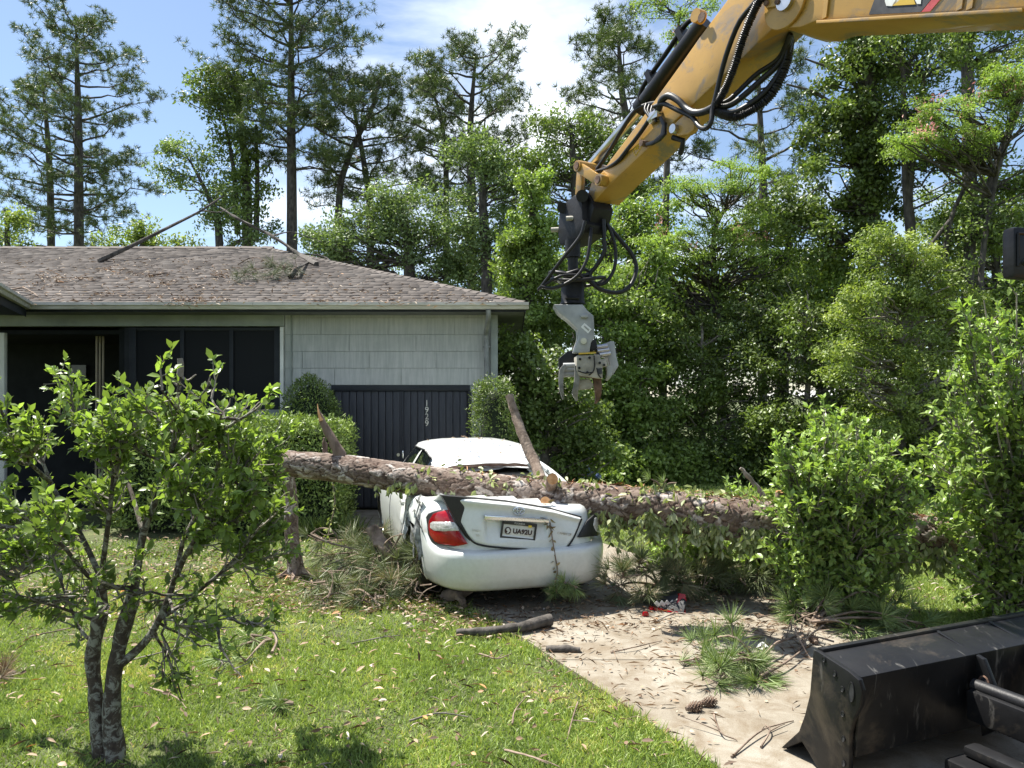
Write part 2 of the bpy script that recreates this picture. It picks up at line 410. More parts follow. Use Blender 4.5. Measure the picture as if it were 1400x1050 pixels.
LM['needle_fresh'] = leafmat('needle_fresh', [(0, (.05, .10, .035)), (.5, (.13, .20, .07)), (.85, (.24, .30, .13)), (1, (.38, .38, .22))], .45, .18, gain=1.35)
LM['needle_dull'] = leafmat('needle_dull', [(0, (.07, .08, .04)), (.45, (.15, .19, .085)), (.7, (.24, .26, .15)), (.85, (.28, .20, .12)), (1, (.42, .36, .26))], .5, .12)
LM['litter'] = leafmat('leaf_litter', [(0, (.07, .042, .026)), (.4, (.20, .125, .075)), (.7, (.36, .26, .17)), (.93, (.52, .46, .38)), (1, (.52, .22, .05))], .7, .1, (1, .9, .7))
LM['wilt'] = leafmat('leaf_wilt', [(0, (.12, .15, .045)), (.5, (.28, .33, .12)), (1, (.46, .48, .28))], .5, .3)
LM['pink'] = leafmat('petal_pink', [(0, (.55, .20, .20)), (1, (.75, .42, .36))], .6, .3, (1, 1, 1))
LM['blue'] = leafmat('petal_blue', [(0, (.22, .30, .60)), (1, (.45, .55, .80))], .6, .3, (1, 1, 1))
LM['grass'] = leafmat('grass_blade', [(0, (.085, .135, .022)), (.45, (.155, .225, .036)), (.85, (.25, .315, .062)), (1, (.42, .38, .17))], .5, .30, (1.2, 1.2, .6), gain=1.55)

# ------------------------------------------------------------------ ground, driveway, grass
DW_L = [(1.07 + .47 * 4.0 - .47 * y, y) for y in (-6.0, 4.0, 13.0)]      # left edge of the drive
def dw_left(y): return 1.07 + .47 * 4.0 - .47 * y
def dw_right(y): return dw_left(y) + 2.95 + 0.10 * np.maximum(0, 9 - y)

m, nt, b = newmat('soil')
v = N(nt, 'ShaderNodeTexCoord').outputs['Object']
c = ramp(nt, noise(nt, 3.0, 8, .65, v), [(.3, (.055, .045, .022)), (.5, (.075, .095, .028)), (.7, (.13, .15, .045))])
c2 = ramp(nt, noise(nt, 40, 4, .6, v), [(.3, (.5, .5, .5)), (.7, (1.2, 1.2, 1.2))])
nt.links.new(mixc(nt, 1, c, c2, 'MULTIPLY'), b.inputs['Base Color']); b.inputs['Roughness'].default_value = .95
bump(nt, b, noise(nt, 60, 4, .6, v), .6, .02); M['soil'] = m

m, nt, b = newmat('concrete')
v = N(nt, 'ShaderNodeTexCoord').outputs['Object']
c = ramp(nt, noise(nt, 1.1, 8, .62, v, .3), [(.28, (.185, .157, .118)), (.45, (.25, .222, .176)), (.65, (.315, .292, .245)), (.8, (.375, .355, .31))])
g = ramp(nt, noise(nt, 130, 3, .7, v), [(.3, (.80, .79, .77)), (.7, (1.12, 1.12, 1.12))])
st = ramp(nt, noise(nt, 4.2, 6, .7, v, .8), [(.36, (.66, .58, .49)), (.60, (1, 1, 1))])
c = mixc(nt, 1, mixc(nt, 1, c, g, 'MULTIPLY'), st, 'MULTIPLY')
sp = ramp(nt, noise(nt, 26, 5, .7, v), [(.64, (1, 1, 1)), (.72, (.45, .36, .28))])
nt.links.new(mixc(nt, .8, c, sp, 'MULTIPLY'), b.inputs['Base Color']); b.inputs['Roughness'].default_value = .88
bump(nt, b, noise(nt, 90, 5, .65, v), .35, .006); M['concrete'] = m

# ground sheet, very gently uneven, big enough to reach the horizon
xs = np.concatenate([[-900, -300, -120, -60], np.linspace(-40, 40, 81), [60, 120, 300, 900]]); ys = np.concatenate([[-300, -60, -20], np.linspace(-10, 60, 71), [90, 200, 500, 1500]])
GX, GY = np.meshgrid(xs, ys); GZ = np.zeros_like(GX)
MB().grid(np.dstack([GX, GY, GZ - .012])).build('ground', M['soil'], kind='structure', smooth=60)
# concrete drive, with a saw-cut joint and a rough lawn edge
mb = MB(); rows = np.linspace(-5, 12.95, 90)
wob = vnoise(np.c_[rows, rows * 0, rows * 0], 5, 2.2) * .018
P = np.zeros((len(rows), 12, 3))
for i, y in enumerate(rows):
    x0 = dw_left(y) + wob[i]; x1 = dw_right(y)
    if y > 11.2: x0 = x0 - .55 * min(1, (y - 11.2) / .5)
    P[i, :, 0] = np.linspace(x0, x1, 12); P[i, :, 1] = y; P[i, :, 2] = .006
slabs = []
for k, (ya, yb) in enumerate(((-5, 2.2), (2.2, 5.6), (5.6, 9.1), (9.1, 12.95))):
    rr = np.linspace(ya + .006, yb - .006, 24); Pk = np.zeros((24, 12, 3))
    w = vnoise(np.c_[rr, rr * 0, rr * 0], 5, 2.2) * .018
    for i, y in enumerate(rr):
        x0 = dw_left(y) + w[i] - (.55 * min(1, max(0, y - 11.2) / .5))
        Pk[i, :, 0] = np.linspace(x0, dw_right(y), 12); Pk[i, :, 1] = y - .10 * (Pk[i, :, 0] - dw_left(y)) * 0; Pk[i, :, 2] = .008
    slabs.append(Pk)
drv = root('driveway', 'driveway', 'driveway', (1.0, 6.0, 0)); del drv['label']; del drv['category']; drv['kind'] = 'structure'
for Pk in slabs:
    mb = MB(); mb.grid(Pk); lo = Pk.copy(); lo[:, :, 2] = -.08
    a, bq = 24, 12
    edge = [(0, j) for j in range(12)] + [(i, 11) for i in range(1, 24)] + [(23, j) for j in range(10, -1, -1)] + [(i, 0) for i in range(22, 0, -1)]
    V = [Pk[e] for e in edge] + [lo[e] for e in edge]; n = len(edge)
    mb.add(V, [(i, (i + 1) % n, n + (i + 1) % n, n + i) for i in range(n)])
    mb.build('slab', M['concrete'], drv, smooth=40)
# brick edging by the hedge end
mb = MB()
M['brick'] = pm('brick', (.22, .075, .045), (.36, .15, .09), 9, .85, .4, 60)
edging = root('brick_edging', 'strip of red brick edging on the ground by the clipped hedge', 'edging', (-2.6, 11.0, 0))
for k in range(9):
    MB().box((-3.55 + k * .215, 10.95, .02), (.2, .095, .05)).build('brick', M['brick'], edging, bevel=.006)

def on_drive(X, Y): return (X > dw_left(Y) - .02) & (X < dw_right(Y))
def grass_band(x0, x1, y0, y1, dens, h, w):
    n = int((x1 - x0) * (y1 - y0) * dens); X = rng.uniform(x0, x1, n); Y = rng.uniform(y0, y1, n)
    k = ~on_drive(X, Y) & (Y < 22) & (np.abs(X) < .80 * Y + .8) & ~((Y > 12.2) & (X < 0.2)) & ~((Y > 10.3) & (X < -2.2))
    X, Y = X[k], Y[k]; P = np.c_[X, Y, np.full(len(X), -.012)]
    thin = vnoise(P, 3, 1.3) + .55 * vnoise(P, 9, 4.0)
    k2 = rng.random(len(X)) < np.clip(.86 + .50 * thin - .30 * np.clip((P[:, 1] - 6.6) / 2.0, 0, 1) * (P[:, 0] < -1.5), .10, 1) ; P = P[k2]; thin = thin[k2]
    e = np.maximum(0, 1 - np.abs(P[:, 0] - dw_left(P[:, 1])) / .18)          # longer along the drive
    hh = h * rng.uniform(.55, 1.25, len(P)) * (1 + .9 * e) * (1 + .18 * thin)
    U = unit(rng.normal(size=P.shape) * [.55, .55, .12] + [0, 0, .8])
    rnd = np.clip(.48 + .22 * vnoise(P, 21, .9) + .16 * vnoise(P, 23, 3.1) + rng.normal(size=len(P)) * .20, 0, 1)
    return P, U, hh, np.full(len(P), w) * rng.uniform(.7, 1.3, len(P)), rnd
bands = [grass_band(-4.6, 1.6, 3.2, 6.0, 8500, .046, .0068), grass_band(-6.5, 6.5, 6.0, 9.0, 3600, .050, .010),
         grass_band(-8, 10, 9.0, 13.0, 900, .055, .018), grass_band(0, 15, 13.0, 21.0, 420, .07, .03), grass_band(3.0, 6.5, 5.5, 9.0, 1800, .055, .010)]
P = np.vstack([q[0] for q in bands]); U = np.vstack([q[1] for q in bands]); H = np.concatenate([q[2] for q in bands]); W = np.concatenate([q[3] for q in bands]); RN = np.concatenate([q[4] for q in bands])
GT = (np.array([[0, -.5, 0], [0, .5, 0], [.55, .38, -.05], [1, 0, -.25], [.55, -.38, -.05]]), [(0, 1, 2, 4), (4, 2, 3)])
GT2 = (np.array([[0, -.5, 0], [0, .5, 0], [1, 0, -.2]]), [(0, 1, 2)])
near = P[:, 1] < 6.0
ang = rng.uniform(0, 6.28, len(P)); Ns = np.c_[np.cos(ang), np.sin(ang), np.zeros(len(P))]
V1, F1, S1, n1 = leaves_np(P[near], U[near], Ns[near], H[near], W[near], GT)
V2, F2, S2, n2 = leaves_np(P[~near], U[~near], Ns[~near], H[~near], W[~near], GT2)
me = mesh_np('grass', np.vstack([V1, V2]), np.concatenate([F1, F2 + len(V1)]), np.concatenate([S1, S2]), LM['grass'],
             attrs={'rnd': ('FACE', np.concatenate([np.repeat(RN[near], n1), np.repeat(RN[~near], n2)]))})
go = link('lawn_grass', me, kind='stuff'); tag(go, 'short bright green mown grass of the front lawn beside the drive', 'grass')

# ------------------------------------------------------------------ the house
WY = 13.0                                   # front wall plane
def wx(px, D=WY): return (px - CX) / F * D
def wz(py, D=WY): return CH - (py - HY) / F * D
m, nt, b = newmat('siding_paint')
v = N(nt, 'ShaderNodeTexCoord').outputs['Object']
mp = mapped(nt, (14, 14, .9))
c = ramp(nt, noise(nt, 1.6, 6, .6, v), [(.3, (.375, .385, .375)), (.7, (.475, .485, .472))])
s = ramp(nt, noise(nt, 2.2, 5, .6, mp), [(.36, (.84, .86, .85)), (.62, (1.05, 1.05, 1.04))])
nt.links.new(mixc(nt, 1, c, s, 'MULTIPLY'), b.inputs['Base Color']); b.inputs['Roughness'].default_value = .75
wv = N(nt, 'ShaderNodeTexWave'); wv.inputs['Scale'].default_value = 30; wv.inputs['Distortion'].default_value = 1.2; nt.links.new(v, wv.inputs['Vector'])
bump(nt, b, wv.outputs['Fac'], .03, .003); M['siding'] = m
M['slate_paint'] = pm('slate_paint', (.030, .033, .041), (.046, .050, .060), 5, .55, .12, 50, vec=(6, 6, .7), spec=.35)
M['dark_trim'] = pm('dark_trim', (.015, .018, .023), (.026, .030, .036), 4, .6, spec=.3)
M['beam_paint'] = pm('beam_paint', (.24, .27, .255), (.33, .36, .34), 3, .7, .1, 40)
M['screen'] = pm('screen', (.005, .006, .008), (.009, .011, .013), 200, .55, .1, 300, spec=.2)
M['gutter'] = pm('gutter', (.42, .40, .35), (.62, .60, .55), 3, .5, .05, 30, vec=(1, 6, 6))
M['downspout'] = pm('downspout', (.17, .18, .18), (.30, .31, .31), 6, .55, .1, 30)
M['soffit'] = pm('soffit', (.11, .115, .11), (.16, .165, .16), 4, .8)
m, nt, b = newmat('shingle')
a = N(nt, 'ShaderNodeAttribute', attribute_name='rnd'); v = N(nt, 'ShaderNodeTexCoord').outputs['Object']
c = ramp(nt, a.outputs['Fac'], [(0, (.070, .060, .054)), (.4, (.122, .105, .095)), (.75, (.165, .145, .133)), (1, (.225, .205, .19))])
g = ramp(nt, noise(nt, 120, 3, .7, v), [(.3, (.7, .7, .7)), (.7, (1.25, 1.25, 1.25))])
st = ramp(nt, noise(nt, .9, 6, .6, v), [(.35, (.78, .76, .74)), (.65, (1.12, 1.12, 1.1))])
nt.links.new(mixc(nt, 1, mixc(nt, 1, c, g, 'MULTIPLY'), st, 'MULTIPLY'), b.inputs['Base Color']); b.inputs['Roughness'].default_value = .95
M['shingle'] = m

XR = -0.26; XL = wx(-260)                        # right corner of the wall, left end (out of frame)
house = root('house', 'low grey house with brown shingle roof behind the crushed car', 'house', (-3.5, WY, 0))
ZE = 3.40                                    # eave height
# shell walls: right side and back, plain; the front is panelled
mb = MB(); mb.box2((XR - .15, WY + .02, 0), (XR - .01, 25, ZE)); mb.box2((XL, 24.85, 0), (XR - .15, 25, ZE)); mb.box2((XL, WY + 2.6, 0), (XL + .15, 24.85, ZE))
mb.build('wall', M['siding'], house)
# backing wall behind the panels (above the door, both sides) and floor of the house
mb = MB(); gx0, gx1 = wx(455), wx(640); gz = wz(527)
mb.box2((gx1 + .02, WY + .03, 0), (XR - .15, WY + .15, ZE)); mb.box2((wx(385), WY + .03, gz), (gx1 + .02, WY + .15, ZE)); mb.box2((wx(385), WY + .03, 0), (gx0 - .02, WY + .15, gz))
mb.box2((wx(168), WY + .03, 0), (wx(385), WY + .15, wz(560)))
mb.build('wall', M['beam_paint'], house)
# siding panels in staggered courses, each a piece
joint0 = [wx(v) for v in (457, 549, 629)]
pw = 1.13; ph = .284; zs = gz + .008; crow = 0; z = zs - 6 * ph - .284 + .284
rows = []
zz_ = zs
while zz_ < ZE - .02: rows.append((zz_, min(zz_ + ph, ZE - .01))); zz_ += ph
zz_ = zs
while zz_ > .05: rows.append((max(.03, zz_ - ph), zz_)); zz_ -= ph
def panel(x0, x1, z0, z1):
    if x1 - x0 < .05: return
    mb = MB(); t = .014; g = .004; th = rng.uniform(0, .004)
    y0 = WY + .028
    # lapped: bottom edge stands a little proud of the top edge
    mb.prism([(x0 + g, y0, z0 + g), (x0 + g, y0 - t - th, z0 + g), (x0 + g, y0 - .006, z1 - .001), (x0 + g, y0, z1 - .001)], (x1 - x0 - 2 * g, 0, 0))
    mb.build('panel', M['siding'], house)
for ri, (z0, z1) in enumerate(rows):
    off = (0.0, .52, .22, .80)[ri % 4] * pw
    spans = [(wx(399), XR - .10)] if z0 >= gz - .01 else [(wx(399), gx0 - .07), (gx1 + .06, XR - .10)]
    for a, bq in spans:
        x = wx(457) + off - 6 * pw
        while x < bq:
            panel(max(x, a), min(x + pw, bq), z0, z1); x += pw
    panel(wx(389), wx(397), z0, z1)
# corner boards and batten
mb = MB(); mb.box2((XR - .10, WY - .03, .02), (XR + .02, WY + .02, ZE - .02)); mb.build('corner_board', M['beam_paint'], house, bevel=.006)
mb = MB(); mb.box2((wx(397.3), WY - .012, .02), (wx(399) - .002, WY + .02, ZE - .02)); mb.build('batten', M['beam_paint'], house)
# white reveal by the window
mb = MB(); mb.box2((wx(384), WY - .055, wz(562)), (wx(388.6), WY + .02, wz(447))); mb.build('window_casing', M['white_trim'], house, bevel=.005)
# header beam
mb = MB(); mb.box2((XL, WY - .022, wz(446)), (wx(389), WY + .15, ZE - .02)); mb.build('header_beam', M['beam_paint'], house, bevel=.008)

# garage door: two leaves of vertical boards
gd = MB(); gd.box2((gx0, WY + .09, .02), (gx1, WY + .12, gz)); gdo = gd.build('garage_door', M['slate_paint'], house)
mid = wx(549); bw = (mid - gx0) / 9
def lay(a, bq, n):
    w = (bq - a) / n
    for i in range(n):
        mb = MB(); d = rng.uniform(-.004, .004)
        mb.box2((a + i * w + .005, WY + .045 + d, .05), (a + (i + 1) * w - .005, WY + .09, gz - .10)); mb.build('board', M['slate_paint'], gdo, bevel=.006)
lay(gx0 + .02, mid - .03, 9); lay(mid + .03, gx1 - .02, 9)
for x in (mid - .015, mid + .017):
    mb = MB(); mb.box2((x - .012, WY + .028, .05), (x + .012, WY + .09, gz - .10)); mb.build('stile', M['slate_paint'], gdo, bevel=.004)
mb = MB(); mb.box2((gx0 - .03, WY + .005, gz - .09), (gx1 + .03, WY + .09, gz + .004)); mb.build('top_rail', M['dark_trim'], gdo, bevel=.008)
mb = MB(); mb.box2((gx1 + .002, WY - .008, .02), (gx1 + .05, WY + .05, gz - .092)); mb.build('jamb', M['dark_trim'], gdo, bevel=.006)
mb = MB(); mb.box2((gx0 - .05, WY - .008, .02), (gx0 - .002, WY + .05, gz - .092)); mb.build('jamb', M['dark_trim'], gdo, bevel=.006)
for i, ch in enumerate('1929'):
    mb = MB(); text_mb(mb, ch, .145, (wx(583.2), WY + .036, wz(551.5 + i * 9.2)), (1, 0, 0), (0, 0, 1), .004)
    mb.build('numeral', M['steel'], gdo)
mb = MB(); zc = wz(622); mb.box2((mid + .005, WY + .012, zc - .06), (mid + .03, WY + .03, zc + .07)); mb.box2((mid + .012, WY + .012, zc + .04), (mid + .022, WY + .05, zc + .055)); mb.box2((mid + .012, WY + .012, zc - .045), (mid + .022, WY + .05, zc - .03))
mb.build('handle', M['chrome'], gdo, bevel=.004)
mb = MB(); mb.tube([(mid - .06, WY + .05, zc), (mid - .06, WY + .022, zc)], .028, 14); mb.build('lock', M['steel'], gdo, smooth=40)

# window wall: three dark screens between posts
win = MB(); z0w, z1w = wz(560), wz(447)
win.box2((wx(166), WY + .10, z0w), (wx(384), WY + .13, z1w)); wino = win.build('window', M['dark_trim'], house)
cols = [wx(v) for v in (180, 248, 315.5, 379)]
for i in range(3):
    mb = MB(); mb.box2((cols[i] + .02, WY + .06, z0w + .10), (cols[i + 1] - .02, WY + .10, z1w - .05)); mb.build('pane', M['screen'], wino)
for x in cols:
    mb = MB(); wd = .035 if x not in (cols[0], cols[-1]) else .06
    mb.box2((x - wd, WY + .02, z0w + .002), (x + wd, WY + .099, z1w - .002)); mb.build('mullion', M['dark_trim'], wino, bevel=.006)
mb = MB(); mb.box2((cols[0] + .062, WY + .03, z0w + .01), (cols[-1] - .062, WY + .098, z0w + .11)); mb.build('sill_rail', M['dark_trim'], wino, bevel=.006)
mb = MB(); mb.box2((cols[0] + .062, WY + .03, z1w - .06), (cols[-1] - .062, WY + .098, z1w - .006)); mb.build('head_rail', M['dark_trim'], wino, bevel=.006)

# open porch, dark inside
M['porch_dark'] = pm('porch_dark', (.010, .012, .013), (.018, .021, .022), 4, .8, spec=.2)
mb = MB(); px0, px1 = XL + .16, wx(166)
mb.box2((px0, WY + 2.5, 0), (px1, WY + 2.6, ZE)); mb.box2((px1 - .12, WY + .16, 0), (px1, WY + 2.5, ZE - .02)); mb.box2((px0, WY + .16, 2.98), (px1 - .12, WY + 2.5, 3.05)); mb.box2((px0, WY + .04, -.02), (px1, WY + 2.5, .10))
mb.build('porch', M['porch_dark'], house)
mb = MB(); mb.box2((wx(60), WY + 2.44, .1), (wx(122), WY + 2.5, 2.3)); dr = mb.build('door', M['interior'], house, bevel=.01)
mb = MB(); mb.box2((wx(97, WY + 2.4), WY + 2.41, wz(516, WY + 2.4)), (wx(117, WY + 2.4), WY + 2.44, wz(499, WY + 2.4))); mb.build('door_pane', pm('pane_grey', (.10, .11, .11), None, rough=.2), dr)
mb = MB(); mb.tube([(wx(118) , WY + 2.43, 1.1), (wx(118), WY + 2.38, 1.1)], .03, 10); mb.build('knob', M['steel'], dr, smooth=40)
M['pole_wood'] = pm('pole_wood', (.30, .25, .18), (.48, .42, .32), 6, .6, vec=(8, 8, .6))
for x, wh in ((131, 'leftmost'), (135.5, 'middle one'), (140, 'rightmost')):
    p = root('porch_pole', wh + ' of three thin pale poles upright in the dark porch', 'pole', (wx(x, WY + .6), WY + .6, .1), 'pale poles in the porch')
    MB().tube([(wx(x, WY + .6), WY + .6, .1), (wx(x + .5, WY + .6), WY + .62, wz(455, WY + .6))], .019, 8).build('shaft', M['pole_wood'], p, smooth=50)
mb = MB(); mb.box2((wx(-5), WY - .04, .02), (wx(8), WY + .04, wz(455))); mb.build('porch_post', M['white_trim'], house, bevel=.01)

# roof: hip end on the right, ridge to the left
EY = 12.42; RUN = 6.1; ZG = ZE + .02; RZ = ZG + RUN * .337
EX = .21
rf = MB()
c_fr = np.array([EX, EY, ZG]); c_br = np.array([EX, EY + 2 * RUN, ZG]); r_e = np.array([EX - RUN, EY + RUN, RZ]); r_w = np.array([XL - 3, EY + RUN, RZ]); c_fl = np.array([XL - 3, EY, ZG]); c_bl = np.array([XL - 3, EY + 2 * RUN, ZG])
dn = np.array([0, 0, -.05])
rf.add([c_fl, c_fr, r_e, r_w, c_br, c_bl], [(0, 1, 2, 3), (1, 4, 2), (4, 5, 3, 2)])
rf.add([c_fl + dn, c_fr + dn, c_br + dn, c_bl + dn], [(0, 3, 2, 1)])
rfo = rf.build('roof', M['soffit'], house, recalc=False)
# shingles: tabs laid on the front and right slopes
def shingles(o, ex, ey, length, height, clipf, seed):
    r = np.random.default_rng(seed); V = []; FF = []; RD = []
    nz = np.cross(ex, ey); course = .145; nrow = int(height / course)
    base = 0; Vl = []; Fl = []; Rl = []
    for k in range(nrow):
        x = -r.uniform(0, .3)
        v0 = k * course - .01; v1 = (k + 1) * course + .006
        while x < length:
            w = r.choice([.16, .22, .30, .36]); x1 = x + w - .006
            a, bq = clipf(v0); a2, b2 = clipf(v1)
            p0, p1 = max(x, a), min(x1, bq); q0, q1 = max(x, a2), min(x1, b2)
            if p1 - p0 > .02 and q1 - q0 > .005:
                t = .012 + r.uniform(0, .010)
                A = o + ex * p0 + ey * v0; B = o + ex * p1 + ey * v0; C = o + ex * q1 + ey * v1; Dd = o + ex * q0 + ey * v1
                Vl += [A + nz * t, B + nz * t, C + nz * .006, Dd + nz * .006, A + nz * .001, B + nz * .001]
                Fl += [(base, base + 1, base + 2, base + 3), (base + 4, base + 5, base + 1, base), (base + 5, base + 2, base + 1), (base + 4, base, base + 3)]; base += 6
                q = np.clip(r.normal(.55, .15), 0, 1); Rl += [q] * 4
            x += w
    me = mesh_np('shingles', np.array(Vl) - OFF[house.name], np.concatenate([np.array(f) for f in Fl]), [len(f) for f in Fl], M['shingle'], attrs={'rnd': ('FACE', Rl)})
    return link('shingles', me, rfo, kind='stuff')
sl = math.hypot(RUN, RZ - ZG); eyf = unit(r_e * [0, 1, 1] - c_fr * [0, 1, 1])
o_f = np.array([-12.5, EY - .02, ZG]); L_f = EX + 12.5
shingles(o_f, np.array([1.0, 0, 0]), eyf, L_f, sl, lambda v_: (0, L_f - max(0, v_) / sl * RUN), 4)
eyr = unit(r_e * [1, 0, 1] - c_fr * [1, 0, 1])
shingles(np.array([EX + .02, EY, ZG]), np.array([0, 1.0, 0]), eyr, 2 * RUN, sl, lambda v_: (max(0, v_) / sl * RUN, 2 * RUN - max(0, v_) / sl * RUN), 6)
# ridge and hip caps
mb = MB()
for k in range(26):
    a = np.array([-12.5 + k * .26, EY + RUN, RZ]); 
    if a[0] > EX - RUN: break
    t = .03 + .006 * (k % 2)
    mb.add([a + [0, -.15, -.05 + t], a + [.27, -.15, -.05 + t - .008], a + [.27, 0, t + .012], a + [0, 0, t + .02], a + [.27, .15, -.05 + t - .008], a + [0, .15, -.05 + t]], [(0, 1, 2, 3), (3, 2, 4, 5)])
hd = r_e - c_fr; hl = np.linalg.norm(hd); hu = hd / hl; hs = unit(np.cross(hu, [0, 0, 1])); hn = np.cross(hs, hu)
for k in range(int(hl / .22)):
    a = c_fr + hu * k * .22; t = .022
    mb.add([a + hs * .13 + hn * (t - .035), a + hn * (t + .02), a - hs * .13 + hn * (t - .035), a + hu * .23 - hs * .13 + hn * (t - .045), a + hu * .23 + hn * (t + .008), a + hu * .23 + hs * .13 + hn * (t - .045)], [(0, 1, 4, 5), (1, 2, 3, 4)])
me_o = mb.build('ridge_cap', M['shingle'], rfo, recalc=False)
me_o.data.attributes.new('rnd', 'FLOAT', 'FACE').data.foreach_set('value', np.repeat(rng.uniform(.15, .5, len(me_o.data.polygons) // 2 + 1), 2)[:len(me_o.data.polygons)].astype(np.float32))
# gutter: open K-profile trough with hangers, fascia behind
pr = [(0, .0), (0, -.095), (-.065, -.095), (-.085, -.05), (-.115, -.035), (-.115, .012), (-.105, .012), (-.105, -.025), (-.078, -.04), (-.060, -.085), (-.01, -.085), (-.01, 0)]
def gutter(a, bq, outd, name='gutter'):
    a = np.asarray(a, float); bq = np.asarray(bq, float); outd = np.asarray(outd, float)
    poly = [a - outd * p + np.array([0, 0, q]) for p, q in pr]
    return MB().prism(poly, bq - a).build(name, M['gutter'], house)
gxl = wx(36, EY)
gutter((gxl, EY - .01, ZG - .005), (EX + .06, EY - .01, ZG - .005), (0, -1, 0))
for x in np.linspace(gxl + .6, EX - .3, 9):
    MB().box((x, EY - .07, ZG + .012), (.02, .14, .006)).build('gutter_hanger', M['steel'], house)
mb = MB(); mb.box2((gxl - 6, EY + .002, ZG - .135), (EX, EY + .03, ZG - .052)); mb.build('fascia', M['dark_trim'], house)
mb = MB(); mb.box2((gxl - 6, EY + .03, ZG - .128), (EX - .03, WY + .02, ZG - .10)); mb.build('soffit', M['soffit'], house)
# downspout at the right corner with its elbow
dx = wx(667.5); pts = spline([(dx + .02, EY - .05, ZG - .10), (dx + .02, EY + .02, ZG - .22), (dx - .03, WY - .16, ZG - .42), (dx - .035, WY - .09, ZG - .52), (dx - .03, WY - .085, ZG - .7), (dx - .02, WY - .085, 1.2), (dx - .02, WY - .085, .1)], 30)
MB().tube(pts, .042, 10).build('downspout', M['downspout'], house, smooth=50)
for zq in (2.75, 1.6):
    MB().box((dx - .025, WY - .055, zq), (.12, .09, .025)).build('downspout_strap', M['downspout'], house)
# nearer wing on the left: its eave runs towards the camera
wa = np.array([gxl, EY, ZG]); wb = np.array([-6.65, 9.6, ZG]); wd = unit(wb - wa); wo_ = np.array([wd[1], -wd[0], 0]); wo_ = wo_ if wo_[0] > 0 else -wo_
mb = MB(); inn = -wo_ * 4.5 + np.array([0, 0, 1.45])
mb.add([wa, wb, wb + inn, wa + inn + [0, 1.5, 0]], [(0, 1, 2, 3)]); mb.add([wa + dn * 2, wb + dn * 2, wb + inn + dn * 2, wa + inn + dn * 2 + [0, 1.5, 0]], [(3, 2, 1, 0)])
wr = mb.build('wing_roof', M['shingle'], house, recalc=False); wr.data.attributes.new('rnd', 'FLOAT', 'FACE').data.foreach_set('value', np.full(len(wr.data.polygons), .4, np.float32))
poly = [wa + wo_ * (-p) + np.array([0, 0, q]) for p, q in pr]
MB().prism(poly, wb - wa).build('gutter', M['gutter'], house)
mb = MB(); mb.add([wa + [0, 0, -.06], wb + [0, 0, -.06], wb + [0, 0, -.22], wa + [0, 0, -.22]], [(0, 1, 2, 3)]); mb.add([wa + [0, 0, -.2], wb + [0, 0, -.2], wb - wo_ * .8 + [0, 0, -.2], wa - wo_ * .8 + [0, 0, -.2]], [(0, 1, 2, 3)])
mb.build('wing_fascia', M['dark_trim'], house, recalc=False)
ww = -wo_ * .7
mb = MB(); mb.prism([wa + ww + [0, 0, -.2], wb + ww + [0, 0, -.2], wb + ww + [0, 0, -3.4], wa + ww + [0, 0, -3.4]], -wo_ * .15); mb.build('wing_wall', M['siding'], house)

# ------------------------------------------------------------------ fallen pine trunk (axis first: it also crushes the car)
LOG_PX = [(388, 633, 8.25, 36), (460, 640, 8.1, 40), (600, 661, 7.8, 46), (750, 682, 7.55, 52), (900, 697, 7.3, 60), (1060, 716, 7.1, 63), (1200, 728, 6.95, 63), (1310, 742, 6.85, 62), (1480, 775, 6.7, 64)]
_ax = np.array([np.append(at(a, b_, d), w * .95 / 2 * d / F) for a, b_, d, w in LOG_PX])
LOGC = spline(_ax, 220)                      # x, y, z, radius
def log_at(px):
    i = int(np.argmin(np.abs(CX + LOGC[:, 0] / LOGC[:, 1] * F - px))); return LOGC[i]

TH = math.radians(16.5); C0 = np.array([.185, 6.80, 0.0])
CF = np.array([-math.sin(TH), math.cos(TH), 0]); CL = np.array([-math.cos(TH), -math.sin(TH), 0]); CU = np.array([0, 0, 1.0])
def car(u, v, z): return C0 + np.multiply.outer(u, CF) + np.multiply.outer(v, CL) + np.multiply.outer(z, CU)
def car_inv(P):
    d = np.asarray(P) - C0; return np.stack([d @ CF, d @ CL, d @ CU], -1)
def carpix(px, py, u0):
    """a pixel on the plane u = u0 of the car -> (v, z)"""
    q = car_inv(on_plane(px, py, C0 + CF * u0, CF)); return q[1], q[2]
def crush(V, amp=1.0):
    """everything under the trunk is pressed below it"""
    V = np.array(V, float); A = LOGC[:, :2]
    d2 = ((V[:, None, :2] - A[None, ::3]) ** 2).sum(-1); i = d2.argmin(1) * 3; d = np.sqrt(d2.min(1))
    zc = LOGC[i, 2]; r = LOGC[i, 3]
    inside = d < r
    lim = np.where(inside, zc - np.sqrt(np.maximum(r ** 2 - d ** 2, 0)) - .012, zc + (d - r) * 2.1)
    over = np.maximum(0, V[:, 2] - lim)
    wr = vnoise(V, 31, 11.0) * .035 * amp * np.clip(over * 6, 0, 1)
    V[:, 2] = np.minimum(V[:, 2], lim) + np.minimum(wr, 0)
    near = np.exp(-(d / .33) ** 2) * amp * (V[:, 2] > .45)
    V[:, :2] += ((vnoise(V, 33, 7.0) + .5 * vnoise(V, 35, 17.0)) * near * .026)[:, None] * np.array([CL[0], CL[1]])
    return V

